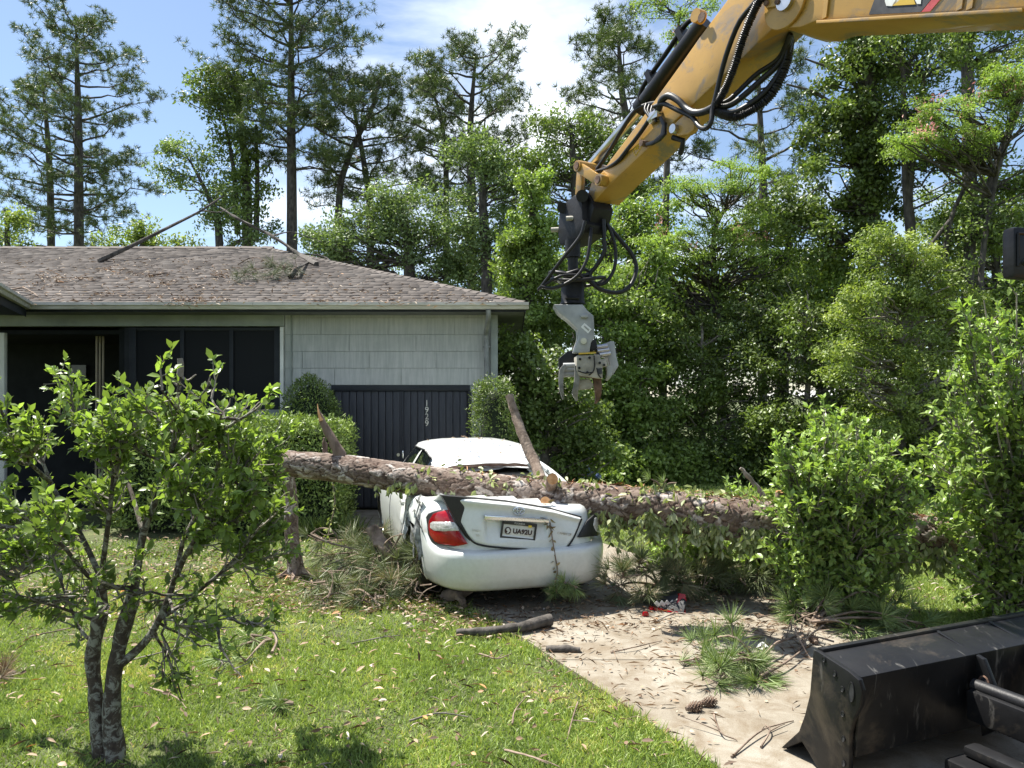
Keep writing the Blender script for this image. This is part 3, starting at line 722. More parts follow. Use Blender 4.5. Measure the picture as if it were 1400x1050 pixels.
m, nt, b = newmat('car_paint')
v = N(nt, 'ShaderNodeTexCoord').outputs['Object']
sp_ = N(nt, 'ShaderNodeSeparateXYZ'); nt.links.new(v, sp_.inputs[0])
dirt = noise(nt, 5, 7, .65, v)
zr = N(nt, 'ShaderNodeMapRange'); zr.inputs['From Min'].default_value = .62; zr.inputs['From Max'].default_value = .15; nt.links.new(sp_.outputs['Z'], zr.inputs['Value'])
mu = N(nt, 'ShaderNodeMath', operation='MULTIPLY'); nt.links.new(zr.outputs[0], mu.inputs[0]); nt.links.new(dirt, mu.inputs[1])
c = mixc(nt, mu.outputs[0], (.68, .70, .685), (.42, .39, .33))
c = mixc(nt, 1.0, c, ramp(nt, noise(nt, 28, 5, .7, v), [(.35, (.93, .93, .92)), (.6, (1, 1, 1))]), 'MULTIPLY')
nt.links.new(c, b.inputs['Base Color']); b.inputs['Roughness'].default_value = .32; b.inputs['Coat Weight'].default_value = .6; b.inputs['Coat Roughness'].default_value = .06
M['car_paint'] = m
M['tail_red'] = pm('tail_red', (.26, .002, .006), (.34, .004, .010), 6, .12, spec=.4, coat=.25)
M['tail_clear'] = pm('tail_clear', (.42, .40, .38), (.70, .68, .66), 30, .15, .4, 60, spec=.8, coat=.8)
M['black_trim'] = pm('black_trim', (.010, .010, .011), (.02, .02, .02), 20, .5)
M['torn_metal'] = pm('torn_metal', (.06, .062, .06), (.30, .31, .30), 16, .55, .5, 30)
M['headliner'] = pm('headliner', (.16, .085, .05), (.34, .22, .15), 12, .8, .4, 30)
M['seat'] = pm('seat', (.20, .18, .155), (.28, .26, .23), 12, .9)
M['plate_white'] = pm('plate_white', (.55, .55, .53), (.66, .66, .63), 30, .4)
M['plate_frame'] = pm('plate_frame', (.010, .010, .012), (.03, .03, .03), 60, .4)
M['garnet'] = pm('garnet', (.035, .012, .014), None, rough=.5)
M['yellow_tag'] = pm('yellow_tag', (.65, .48, .05), None, rough=.5)

carR = root('sedan_car', 'white sedan crushed at the rear under the fallen pine trunk', 'car', car(2.4, 0, 0))
# plan outline of the body, resampled evenly
def outline(u0, u1, hw, n, count=260):
    t = np.linspace(0, 2 * math.pi, 4001)[:-1]; uc = (u0 + u1) / 2; hl = (u1 - u0) / 2
    c_, s_ = np.cos(t), np.sin(t)
    u = uc - hl * np.sign(c_) * np.abs(c_) ** (2 / n); v_ = hw * np.sign(s_) * np.abs(s_) ** (2 / n)
    ds = np.hypot(np.diff(np.r_[u, u[0]]), np.diff(np.r_[v_, v_[0]])); L = np.r_[0, np.cumsum(ds)]
    k = np.linspace(0, L[-1], count + 1)[:-1]
    return np.interp(k, L, np.r_[u, u[0]]), np.interp(k, L, np.r_[v_, v_[0]])
HW = .925
ou, ov = outline(0, 4.8, HW, 5.0)
tu = np.gradient(ou); tv = np.gradient(ov); ln = np.hypot(tu, tv); inu, inv = tv / ln, -tu / ln
flip = np.sign((2.4 - ou) * inu + (0 - ov) * inv); inu *= flip; inv *= flip
rear = [(.205, .13), (.215, .07), (.25, .032), (.33, .012), (.42, .002), (.50, .0), (.535, .004), (.555, .018), (.562, .060), (.570, .105), (.62, .112), (.70, .122), (.78, .138), (.84, .158), (.885, .188), (.905, .23)]
side = [(.21, .10), (.22, .055), (.26, .03), (.34, .015), (.44, .006), (.52, .0), (.56, .0), (.60, .0), (.64, .0), (.68, .002), (.74, .008), (.79, .018), (.845, .034), (.89, .052), (.925, .080), (.94, .12)]
front = [(.21, .12), (.22, .06), (.27, .03), (.34, .01), (.42, .0), (.50, .0), (.54, .005), (.57, .02), (.60, .035), (.62, .06), (.65, .09), (.67, .13), (.69, .18), (.70, .23), (.71, .30), (.72, .36)]
wr_ = np.clip((.62 - ou) / .34, 0, 1); wr_ = wr_ * wr_ * (3 - 2 * wr_); wf_ = np.clip((ou - 3.9) / .6, 0, 1)
ring = np.zeros((16, len(ou), 3))
for k in range(16):
    z = rear[k][0] * wr_ + (side[k][0] * (1 - wf_) + front[k][0] * wf_) * (1 - wr_)
    d = rear[k][1] * wr_ + (side[k][1] * (1 - wf_) + front[k][1] * wf_) * (1 - wr_)
    ring[k] = np.stack([ou + inu * d, ov + inv * d, z], -1)
# shape wheel arches by pulling nearby vertices on to a circle
WHEELS = [(1.02, 1), (1.02, -1), (3.78, 1), (3.78, -1)]; WR = .325; AR = .375
drop = np.zeros((16, len(ou)), bool)
for wu, sg in WHEELS:
    m_ = (np.sign(ring[..., 1]) == sg) & (np.abs(ring[..., 1]) > .6)
    du = ring[..., 0] - wu; dz = ring[..., 2] - WR; rr = np.hypot(du, dz)
    k = m_ & (rr > AR - .045) & (rr < AR + .03)
    ring[..., 0][k] = wu + (du / rr * AR)[k]; ring[..., 2][k] = np.maximum(.2, WR + (dz / rr * AR))[k]
    drop |= m_ & (rr <= AR - .045)
Wd = car(ring[..., 0], ring[..., 1], ring[..., 2])
n_ = len(ou)
def shell(rows, keep=lambda i, j: True):
    mb = MB(); mb.v = [tuple(p) for p in Wd.reshape(-1, 3)]
    for i in rows:
        for j in range(n_):
            k = (j + 1) % n_
            if drop[i, j] or drop[i + 1, j] or drop[i, k] or drop[i + 1, k] or not keep(i, j): continue
            mb.f.append((i * n_ + j, i * n_ + k, (i + 1) * n_ + k, (i + 1) * n_ + j))
    return mb
rearcol = ou < .62
def finish(mb):
    used = sorted({i for f in mb.f for i in f}); mp_ = {a: i for i, a in enumerate(used)}
    mb.v = [mb.v[i] for i in used]; mb.f = [tuple(mp_[i] for i in f) for f in mb.f]; return mb
finish(shell(range(0, 9), lambda i, j: rearcol[j])).build('rear_bumper', M['car_paint'], carR, smooth=50, fn=lambda V: V)
body = shell(range(0, 15), lambda i, j: not (rearcol[j] and i < 9)); finish(body)
# deck, bonnet: rings running in from the top row
top = ring[15]
for a, bq, dz0, dz1 in ((1.0, .66, 0, .012), (.66, .33, .012, .02), (.33, .0, .02, .022)):
    A = car(top[:, 0], top[:, 1] * a, top[:, 2] + dz0 + (top[:, 0] > 3.7) * dz0 * 2); B = car(top[:, 0], top[:, 1] * bq, top[:, 2] + dz1 + (top[:, 0] > 3.7) * dz1 * 2)
    mb_ = MB(); mb_.grid(np.stack([A, B]), closed_u=True)
    keep = [f for f in mb_.f if not (1.15 < car_inv(mb_.v[f[0]])[0] < 3.6)]
    mb_.f = keep; body.add(mb_.v, mb_.f)
body.build('body', M['car_paint'], carR, smooth=32, fn=crush)
# underbody, wheel housings
mb = MB(); cc = car(2.4, 0, .40); mb.box(cc, (3.4, 1.42, .36), CF, CL, CU); mb.box(car(.48, 0, .34), (.50, 1.1, .16), CF, CL, CU); mb.build('underbody', M['black_trim'], carR)
for wu, sg in WHEELS:
    c_ = car(wu, sg * .76, WR - .0); ax_ = CL * sg
    t = np.linspace(0, 2 * math.pi, 33)[:-1]
    prf = [(-.10, .20), (-.10, .30), (-.085, .322), (-.04, .33), (.04, .33), (.085, .322), (.10, .30), (.10, .215), (.085, .20)]
    P = np.array([[c_ + ax_ * w_ + (CF * np.cos(q) + CU * np.sin(q)) * r_ for q in t] for w_, r_ in prf])
    wh = MB().grid(P, closed_u=True).build('wheel', M['rubber'], carR, smooth=40)
    mb = MB(); mb.grid(np.array([[c_ + ax_ * w_ + (CF * np.cos(q) + CU * np.sin(q)) * r_ for q in t] for w_, r_ in [(.085, .20), (.05, .19), (.055, .06), (.07, .05), (.07, .001)]]), closed_u=True)
    for k in range(7):
        q = k * 2 * math.pi / 7; dd = CF * math.cos(q) + CU * math.sin(q); mb.box(c_ + ax_ * .07 + dd * .125, (.15, .045, .03), dd, np.cross(ax_, dd), ax_)
    mb.build('rim', M['steel'], wh, smooth=40)
# dark gap line between bumper and body, door shut lines on the left side
for uu in (1.52, 2.55, 3.5):
    mb = MB()
    jj = int(np.argmin(np.abs(ou - uu) + 10 * (ov < 0)))
    P = np.array([car(ring[i, jj, 0], ring[i, jj, 1] + .0015, ring[i, jj, 2]) for i in range(1, 15)])
    mb.tube(P, .004, 4); mb.build('door_gap', M['black_trim'], carR, fn=lambda V: crush(V))
for uu in (1.72, 2.72):
    MB().box(car(uu, .902, .80), (.19, .03, .035), CF, CL, CU).build('door_handle', M['car_paint'], carR, bevel=.01)

# greenhouse: belt ring to roof ring
GN = 200; rows_g = np.linspace(0, 1, 13)
bu, bv = outline(.95, 3.85, .775, 5.5, GN); ru, rv = outline(1.42, 3.02, .575, 5.0, GN)
G = np.zeros((13, GN, 3))
for k, t in enumerate(rows_g):
    e = t ** .92; bulge = .025 * math.sin(math.pi * t)
    u = bu * (1 - e) + ru * e; v_ = (bv * (1 - e) + rv * e) * (1 + bulge)
    zt = np.where(ru < 2.0, 1.345 - .16 * np.clip((2.0 - ru) / .58, 0, 1) ** 1.3, 1.36)
    z = .93 * (1 - t) + zt * t
    G[k] = np.stack([u, v_, z], -1)
def wrel(i, j):
    a_ = G[i, :, 0]; return (G[i, j, 0] - a_.min()) / np.ptp(a_)
def side_win(i, j): return 1 <= i <= 10 and abs(bv[j]) > .70 and (.20 < wrel(i, j) < .49 or .53 < wrel(i, j) < .86)
def front_win(i, j): return 1 <= i <= 11 and bu[j] > 3.3 and abs(bv[j]) < .70
def rear_win(i, j): return 1 <= i <= 11 and bu[j] < 1.6 and abs(bv[j]) < .64
W_ = car(G[..., 0], G[..., 1], G[..., 2])
def gpart(cond, push=0.0):
    mb = MB(); Wp = W_.copy()
    if push:
        cen = car(2.3, 0, 1.0); dv = Wp - cen; dv[..., 2] = 0; Wp = Wp - unit(dv) * push
    mb.v = [tuple(p) for p in Wp.reshape(-1, 3)]
    for i in range(12):
        for j_ in range(GN):
            if cond(i, j_): k = (j_ + 1) % GN; mb.f.append((i * GN + j_, i * GN + k, (i + 1) * GN + k, (i + 1) * GN + j_))
    return finish(mb)
pil = gpart(lambda i, j: not (side_win(i, j) or front_win(i, j) or rear_win(i, j)))
# roof skin
tp_ = G[12]
prev = (1.0, 0.0)
for s_, dz in ((.93, .018), (.80, .040), (.60, .062), (.35, .075), (.0, .080)):
    def rg(q): 
        uc = 2.25; return car(uc + (tp_[:, 0] - uc) * q[0], tp_[:, 1] * q[0], tp_[:, 2] * (q[0]) + (1 - q[0]) * (1.345 - .10 * np.clip((2.0 - (uc + (tp_[:, 0] - uc) * q[0])) / .58, 0, 1)) + q[1])
    mb_ = MB(); mb_.grid(np.stack([rg(prev), rg((s_, dz))]), closed_u=True); pil.add(mb_.v, mb_.f); prev = (s_, dz)
def dent(V):
    V = crush(V); q = car_inv(V); w = np.exp(-((q[:, 0] - 1.5) / .45) ** 2) * (q[:, 2] > 1.1); V[:, 2] -= w * (.030 + .035 * vnoise(V, 41, 3.2) + .012 * vnoise(V, 43, 9)); V[:, 2] -= .05 * np.exp(-((q[:, 0] - 1.6) / .4) ** 2 - ((q[:, 1] + .45) / .25) ** 2) * (q[:, 2] > 1.05); return V
pil.build('roof', M['car_paint'], carR, smooth=40, fn=dent)
mb = MB(); mb.tube(spline([car(1.44, -.545, 1.195), car(1.28, -.615, 1.12), car(1.10, -.685, 1.02), car(.97, -.74, .93)], 14), np.linspace(.030, .045, 14), 8); mb.build('rear_pillar', M['car_paint'], carR, smooth=60)
for nm, cnd in (('side_window', lambda i, j: side_win(i, j) and bv[j] > 0), ('side_window', lambda i, j: side_win(i, j) and bv[j] < 0), ('windshield', front_win)):
    gpart(cnd, .012).build(nm, M['dark_glass'], carR, smooth=50, fn=lambda V: crush(V))
# black frame round the left side glass
jl = [j for j in range(GN) if bv[j] > .70]
for rowi in (1, 11):
    jj = [j for j in jl if .20 < wrel(rowi, j) < .86]; P = W_[rowi, jj] + CL * .004
    MB().tube(P, .008, 5).build('window_seal', M['black_trim'], carR, fn=lambda V: crush(V))
# cabin inside
mb = MB(); mb.box(car(2.4, 0, .78), (2.3, 1.36, .30), CF, CL, CU); mb.build('cabin_floor', M['interior'], carR, fn=lambda V: crush(V))
for sg in (-1, 1):
    mb = MB(); mb.box(car(1.52, sg * .30, .92), (.16, .50, .36), CF, CL, CU); mb.build('rear_seat', M['seat'], carR, bevel=.05, fn=lambda V: crush(V))
    mb = MB(); mb.box(car(2.55, sg * .38, .99), (.16, .50, .42), CF, CL, CU); mb.box(car(2.55, sg * .38, 1.24), (.10, .26, .14), CF, CL, CU); mb.build('front_seat', M['seat'], carR, bevel=.04)
mb = MB(); mb.box(car(1.15, 0, .90), (.55, 1.2, .03), CF, CL, CU); mb.build('parcel_shelf', M['interior'], carR, fn=lambda V: crush(V))
# torn headliner strip along the back of the roof, bent glass frame on the right
e_ = [(-.50, 1.178), (-.2, 1.205), (.1, 1.208), (.40, 1.19), (.53, 1.16)]
P = np.array([car(1.425 + .03 * abs(a) , a, z) for a, z in spline(e_, 20)])
mb = MB(); mb.grid(np.stack([P + CU * .004 - CF * .012, P - CU * .022 - CF * .022, P - CU * .030 + CF * .02, P - CU * .012 + CF * .10])); mb.build('roof_header', M['headliner'], carR, smooth=60, fn=lambda V: V + (vnoise(V, 5, 12) * .006)[:, None])
mb = MB(); mb.tube(spline([car(1.40, -.40, 1.18), car(1.25, -.50, 1.08), car(1.12, -.56, .97)], 8), .010, 5)
mb.build('rear_pillar_trim', M['black_trim'], carR, smooth=50)
mb = MB()
for k in range(9):
    a = np.array([1.40 - .05 * k + rng.uniform(-.02, .02), -.45 - .025 * k + rng.uniform(-.05, .05), 1.17 - .025 * k]); q = rng.normal(size=(3, 3)) * .05
    mb.add([car(*(a + q[0])), car(*(a + q[1])), car(*(a + q[2]))], [(0, 1, 2)])
mb.build('glass_shards', pm('shard', (.45, .52, .50), None, rough=.15, spec=.8), carR, kind='stuff', recalc=False)

# trunk lid, sprung and dropped on the right; traced on its own plane
def lid_pt(px, py, push=0.0): 
    v_, z = carpix(px, py, .04 - push); return np.array([v_, z])
oc = [(611, 682), (640, 684.5), (700, 690), (760, 700), (799, 711), (795, 722), (786, 738), (776, 750), (768, 753.5), (740, 753), (700, 750.5), (668, 748), (652, 744), (643, 735), (634, 718), (622, 698)]
O = np.array([lid_pt(*p) for p in oc])
vv0, vv1 = O[:, 0].min(), O[:, 0].max()
def lid_surface(v_, z, z_top, z_bot):
    plan = 2.4 - 2.4 * np.maximum(0, 1 - (np.abs(v_) / HW) ** 5) ** .2
    t = np.clip((z - z_bot) / (z_top - z_bot), 0, 1.1)
    return plan * .9 + .072 + .055 * t ** 1.6 - .030 * np.exp(-((t - .95) / .08) ** 2)
def scan(v_):
    zs_ = []
    for i in range(len(O)):
        a, bq = O[i], O[(i + 1) % len(O)]
        if (a[0] - v_) * (bq[0] - v_) <= 0 and abs(a[0] - bq[0]) > 1e-9: zs_.append(a[1] + (bq[1] - a[1]) * (v_ - a[0]) / (bq[0] - a[0]))
    return (min(zs_), max(zs_)) if len(zs_) >= 2 else (None, None)
NV, NZ = 90, 30; Gd = np.zeros((NV, NZ, 3)); vs_ = np.linspace(vv0 + .002, vv1 - .002, NV)
pv0, _ = lid_pt(749, 720); pv1, _ = lid_pt(667, 720); zp_t = lid_pt(706, 713)[1]; zp_b = lid_pt(706, 741)[1]
zt_g = O[:, 1].max(); zb_g = O[:, 1].min()
for i, v_ in enumerate(vs_):
    lo, hi = scan(v_); zz_ = np.linspace(lo, hi, NZ)
    u = lid_surface(v_, zz_, hi + .01, zb_g)
    # plate recess: scooped pocket, deepest under the handle bar
    s = 1 / (1 + np.exp(-(v_ - pv0) / .008)) * 1 / (1 + np.exp((v_ - pv1) / .008))
    q = np.clip((zz_ - zp_b) / (zp_t - zp_b), 0, 1); dpt = s * .042 * np.clip(q * 1.5, 0, 1) ** .8 * (zz_ < zp_t + .004)
    e = np.minimum(np.minimum(zz_ - lo, hi - zz_), .02) / .02
    u = u + dpt + .012 * (1 - e) ** 2
    Gd[i] = np.stack([u, np.full(NZ, v_), zz_], -1)
LW = car(Gd[..., 0], Gd[..., 1], Gd[..., 2])
mb = MB(); mb.grid(LW)
# lid top skin running forward under the trunk, and a return edge
tops = LW[:, -1]; mb.grid(np.stack([tops, tops + CF * .03 + CU * .008, tops + CF * .16 - CU * .02, tops + CF * .40 - CU * .10, tops + CF * .55 - CU * .18]))
mb.grid(np.stack([LW[:, 0], LW[:, 0] + CF * .05 + CU * .01])); mb.grid(np.stack([LW[-1], LW[-1] + CF * .05])); mb.grid(np.stack([LW[0], LW[0] + CF * .05]))
lid = mb.build('trunk_lid', M['car_paint'], carR, smooth=38, fn=lambda V: crush(V, .5))
# dark gap all round the lid
sm = np.array([car(lid_surface(np.clip(q[0], vv0 + .01, vv1 - .01), q[1], scan(np.clip(q[0], vv0 + .01, vv1 - .01))[1] + .01, zb_g) + .004, q[0], q[1]) for q in O[4:] ]); cen_ = sm.mean(0); sm = sm + unit(sm - cen_) * .004
MB().tube(spline(sm, 60), .0085, 6).build('lid_gap', M['black_trim'], carR, smooth=60)
# dark opening behind the lid
mb = MB(); mb.prism([car(.155, q[0] * 1.03, .015 + q[1] if k < 5 else q[1] - .012) for k, q in enumerate(O)], CF * .10); mb.build('trunk_opening', M['black_trim'], carR, fn=lambda V: crush(V))
# chrome bar, emblem, plate, lettering sit on the lid
def lidw(px, py, out=.004):
    v_, z = lid_pt(px, py); lo, hi = scan(np.clip(v_, vv0 + .01, vv1 - .01)); return car(lid_surface(v_, z, hi + .01, zb_g) - out, v_, z)
P = np.array([lidw(x, y, .012) for x, y in ((664, 708), (680, 709), (705, 710.2), (730, 711.6), (752, 713))])
mb = MB(); top_ = P + CU * .016; mb.grid(np.stack([top_ + CF * .02, top_ - CF * .022, P - CF * .026, P - CU * .022 - CF * .012, P - CU * .022 + CF * .02])); mb.build('chrome_bar', M['chrome'], lid, smooth=50)
RX = unit(np.array([LW[60, 12] - LW[30, 12]]))[0] * -1     # along the lid, to the viewer's right
RY = unit(np.cross(RX, CF) * 1.0); RY = RY if RY[2] > 0 else -RY
RN_ = np.cross(RX, RY)
def ring_ellipse(mb, c_, a, bq, w, tilt=0):
    t = np.linspace(0, 2 * math.pi, 29); P = np.array([c_ + RX * a * math.cos(q) + RY * bq * math.sin(q) for q in t]); mb.tube(P, w, 6, cap=False)
mb = MB(); ec = lidw(712, 699.5, .014); ring_ellipse(mb, ec, .050, .033, .0055); ring_ellipse(mb, ec + RY * .006, .017, .027, .0045); ring_ellipse(mb, ec + RY * .014, .034, .013, .0045)
mb.build('emblem', M['chrome'], lid, smooth=60)
pc = lidw(711.5, 727.5, -.016); pwd, phd = .305, .152
fr = MB()
for cx_, cy_, w_, h_ in ((0, phd / 2 - .010, pwd + .012, .030), (0, -phd / 2 + .006, pwd + .012, .026), (-pwd / 2 - .001, 0, .018, phd), (pwd / 2 + .001, 0, .018, phd)):
    fr.box(pc + RX * cx_ + RY * cy_ + RN_ * .010 * (1 if np.dot(RN_, CF) < 0 else -1), (w_, h_, .010), RX, RY, RN_)
RO = RN_ if np.dot(RN_, CF) < 0 else -RN_
mb = MB(); mb.box(pc, (pwd, phd, .006), RX, RY, RN_); pl = mb.build('license_plate', M['plate_white'], lid, bevel=.002)
fr.build('plate_frame', M['plate_frame'], lid, bevel=.002)
mb = MB(); text_mb(mb, 'UA92U', .058, pc + RX * .038 - RY * .006 + RO * .006, RX, RY, .002, bold=.002); mb.build('plate_lettering', M['garnet'], lid)
mb = MB(); text_mb(mb, 'FLORIDA', .024, pc + RY * (phd / 2 - .010) + RO * .0165, RX, RY, .001); mb.build('frame_lettering', M['plate_white'], lid)
mb = MB(); t = np.linspace(0, 2 * math.pi, 25)[:-1]; ecn = pc - RX * .098 - RY * .006 + RO * .006
mb.prism([ecn + RX * .030 * math.cos(q) + RY * .033 * math.sin(q) for q in t], RO * .002); mb.build('plate_roundel', M['garnet'], lid)
mb = MB(); mb.prism([ecn + RO * .0035 + RX * a + RY * c_ for a, c_ in ((-.012, .022), (.006, .024), (.016, .008), (.022, -.004), (.012, -.010), (.010, -.022), (-.010, -.026), (-.002, -.006), (-.016, .004))], RO * .002); mb.build('plate_mark', M['plate_white'], lid)
MB().box(pc + RX * .098 + RY * .052 + RO * .017, (.030, .020, .004), RX, RY, RN_).build('plate_sticker', M['yellow_tag'], lid)
mb = MB(); text_mb(mb, 'CAMRY LE', .030, lidw(774, 731, .003), RX, RY, .003); mb.build('badge', M['steel'], lid)
mb = MB()                                   # worn dealer badge: two rows of letter strokes too worn to read
for row, n_l, w_l in ((0, 7, .0125), (1, 3, .013)):
    c_ = lidw(654.5 if row == 0 else 656, 727 if row == 0 else 733.5, .003)
    for k in range(n_l):
        o_ = c_ + RX * (k - (n_l - 1) / 2) * w_l; hh = .020 if (k in (0, 4)) else .015
        mb.box(o_ - RX * .003, (.0028, hh, .003), RX, RY, RN_)
        mb.box(o_ + RX * .001 + RY * (.006 if k % 2 else -.006), (.006, .0028, .003), RX, RY, RN_)
mb.build('badge', M['steel'], lid)

Pd = []; 
for _ in range(150):
    u_, v_ = rng.uniform(1.5, 2.9), rng.uniform(-.5, .5); z_ = 1.345 + .075 * (1 - (v_ / .55) ** 2) - .16 * np.clip((2.0 - u_) / .58, 0, 1) ** 1.3 + .012
    if rng.random() < np.exp(-(u_ - 1.5) / .7) + .12 + (.5 if v_ < -.2 and u_ < 1.9 else 0): Pd.append(car(u_, v_, z_))
Pd = np.array(Pd); leaf_obj('roof_debris', Pd, unit(rng.normal(size=Pd.shape) * [1, 1, .2]), rng.normal(size=Pd.shape) * .3 + [0, 0, 1], rng.uniform(.02, .07, len(Pd)), rng.uniform(.012, .045, len(Pd)), LEAF4, LM['litter'], carR, kind='stuff')

# tail lamps on the body corner, swept round with the wrap surface
def surf(px, py, out):
    """a pixel dropped on to the rear wrap surface (bumper/quarter)"""
    d = np.array([(px - CX) / F, 1.0, -(py - HY) / F]); o = np.array([0, 0, CH]); best = None
    Q = car_inv(o + np.linspace(6.2, 8.2, 800)[:, None] * d); a_ = np.abs(Q[:, 1]) / HW
    ua = 2.4 - 2.4 * np.maximum(0, 1 - np.minimum(a_, 1) ** 5.0) ** .2
    ins = np.interp(Q[:, 2], [r_[0] for r_ in rear], [r_[1] for r_ in rear])
    k = np.where((a_ < 1) & (Q[:, 2] > .2) & (Q[:, 2] < 1) & (Q[:, 0] >= ua + ins * .9 - out))[0]
    if len(k): best = Q[k[0]]
    return best if best is not None else surf(px + (700 - px) * .02, py, out)
lampo = [(606, 697.5), (613, 697), (617, 706), (623, 719), (631, 731), (641, 745.5), (624, 746.5), (604, 745), (595, 741), (588, 732), (585.5, 722), (586.5, 712), (592, 703)]
def lamp(poly, out, mat, name, parent, thick=.02, n=18):
    poly = np.array(poly, float); ys_ = np.linspace(poly[:, 1].min() + .15, poly[:, 1].max() - .15, n); rows_ = []
    for y in ys_:
        xs_ = []
        for k in range(len(poly)):
            a, bq = poly[k], poly[(k + 1) % len(poly)]
            if (a[1] - y) * (bq[1] - y) <= 0 and abs(a[1] - bq[1]) > 1e-9: xs_.append(a[0] + (bq[0] - a[0]) * (y - a[1]) / (bq[1] - a[1]))
        x0, x1 = min(xs_), max(xs_); rows_.append([car(*surf(x, y, out + .010 * (1 - (2 * t - 1) ** 4) * (1 - (2 * (y - ys_[0]) / (ys_[-1] - ys_[0]) - 1) ** 4))) for t, x in zip(np.linspace(0, 1, n), np.linspace(x0, x1, n))])
    Gq = np.array(rows_); mb = MB(); mb.grid(Gq)
    rim = np.vstack([Gq[0], Gq[1:, -1], Gq[-1, -2::-1], Gq[-2:0:-1, 0]]); m_ = len(rim); mb.add(list(rim) + list(rim + CF * thick), [(k, (k + 1) % m_, m_ + (k + 1) % m_, m_ + k) for k in range(m_)])
    return mb.build(name, mat, parent, smooth=55)
lampS = [tuple(p) for p in spline(np.array(lampo + [lampo[0]], float), 40)[:-1]]
tl = lamp(lampo, .016, M['tail_red'], 'tail_lamp', carR); tl['label'] = 'unbroken red tail lamp'
lamp([(588, 715.5), (592, 713), (606, 713), (621, 713.5), (626, 720.5), (628, 726), (606, 726.5), (593, 725.5), (588, 721.5)], .027, M['tail_clear'], 'clear_lens', tl, .004)
# black rim behind the lamp and the gap against the lid
lamp([(604 + (x - 610) * 1.025, 721 + (y - 721) * 1.03) for x, y in lampo], .000, M['black_trim'], 'lamp_gasket', carR, .01)
# broken lamp pocket on the right
pk = [(803, 712), (812, 704), (824, 700), (829, 712), (829, 722), (826, 731), (815, 733), (790, 735)]
q_ = lamp(pk, .010, M['black_trim'], 'lamp_pocket', carR); q_['label'] = 'empty black tail lamp pocket'
lamp([(813, 708), (823, 703), (828, 712), (827, 724), (815, 727), (811, 718)], .024, M['tail_clear'], 'reflector', carR, .006)
# torn sheet metal where the left quarter folds
mb = MB()
for k in range(16):
    p = np.array([rng.uniform(.55, 1.25), .86 + rng.uniform(-.03, .05), rng.uniform(.55, .92)])
    q = [p + rng.normal(size=3) * [.09, .02, .06] for _ in range(4)]
    mb.add([car(*v_) for v_ in q], [(0, 1, 2), (0, 2, 3)])
mb.build('torn_metal', M['torn_metal'], carR, kind='stuff', recalc=False)
mb = MB()
for k, (a, bq, c_) in enumerate([((.62, .895, .42), (.70, .90, .66), (.78, .87, .86)), ((.74, .90, .45), (.86, .905, .70), (.90, .85, .9)), ((1.25, .90, .74), (1.05, .915, .62), (.85, .91, .40)), ((1.2, .90, .85), (1.3, .91, .7), (1.42, .905, .5))]):
    mb.tube(spline([car(*a), car(*bq), car(*c_)], 12), np.array([.006] + [.016] * 10 + [.004]) * (1 + .4 * (k == 0)), 5)
mb.build('bent_edge', M['torn_metal'], carR, smooth=50, fn=lambda V: V + (vnoise(V, 8, 18) * .018)[:, None])

# ------------------------------------------------------------------ the fallen trunk itself
m, nt, b = newmat('bark_plates')
a = N(nt, 'ShaderNodeAttribute', attribute_name='cell'); e = N(nt, 'ShaderNodeAttribute', attribute_name='edge'); v = N(nt, 'ShaderNodeTexCoord').outputs['Object']
pl_c = ramp(nt, a.outputs['Fac'], [(.15, (.12, .080, .060)), (.45, (.20, .150, .120)), (.68, (.31, .255, .22)), (.85, (.50, .45, .41))])
cr_c = ramp(nt, noise(nt, 14, 4, .6, v), [(.35, (.030, .019, .014)), (.65, (.095, .052, .036))])
pl_c = mixc(nt, 1, pl_c, ramp(nt, noise(nt, 34, 6, .7, mapped(nt, (.5, 1, 1))), [(.3, (.62, .6, .58)), (.7, (1.2, 1.2, 1.2))]), 'MULTIPLY')
fx = N(nt, 'ShaderNodeMapRange'); fx.inputs['From Min'].default_value = .02; fx.inputs['From Max'].default_value = .15; nt.links.new(e.outputs['Fac'], fx.inputs['Value'])
nt.links.new(mixc(nt, fx.outputs[0], cr_c, pl_c), b.inputs['Base Color']); b.inputs['Roughness'].default_value = .92
bump(nt, b, noise(nt, 70, 5, .7, mapped(nt, (.5, 1, 1))), .7, .008); M['bark_plates'] = m

def cells(s, a, cs, ca, nA, seed):
    """jittered cells on a cylinder: s along (m), a angle 0..1 -> F2-F1, cell random"""
    r = np.random.default_rng(seed); nS = int(s.max() / cs) + 4
    js = r.uniform(0, 1, (nS, nA)); ja = r.uniform(0, 1, (nS, nA)); cv_ = r.random((nS, nA))
    S = s / cs + 1; A = a * nA; i0 = S.astype(int); k0 = A.astype(int)
    f1 = np.full(s.shape, 9.0); f2 = np.full(s.shape, 9.0); cr_ = np.zeros(s.shape)
    for di in (-1, 0, 1):
        for dk in (-2, -1, 0, 1, 2):
            i = np.clip(i0 + di, 0, nS - 1); k = (k0 + dk) % nA
            d = np.hypot(i + js[i, k] - S, (k0 + dk + ja[i, k] - A))
            new = d < f1; f2 = np.where(new, f1, np.minimum(f2, d)); cr_ = np.where(new, cv_[i, k], cr_); f1 = np.where(new, d, f1)
    return f2 - f1, cr_
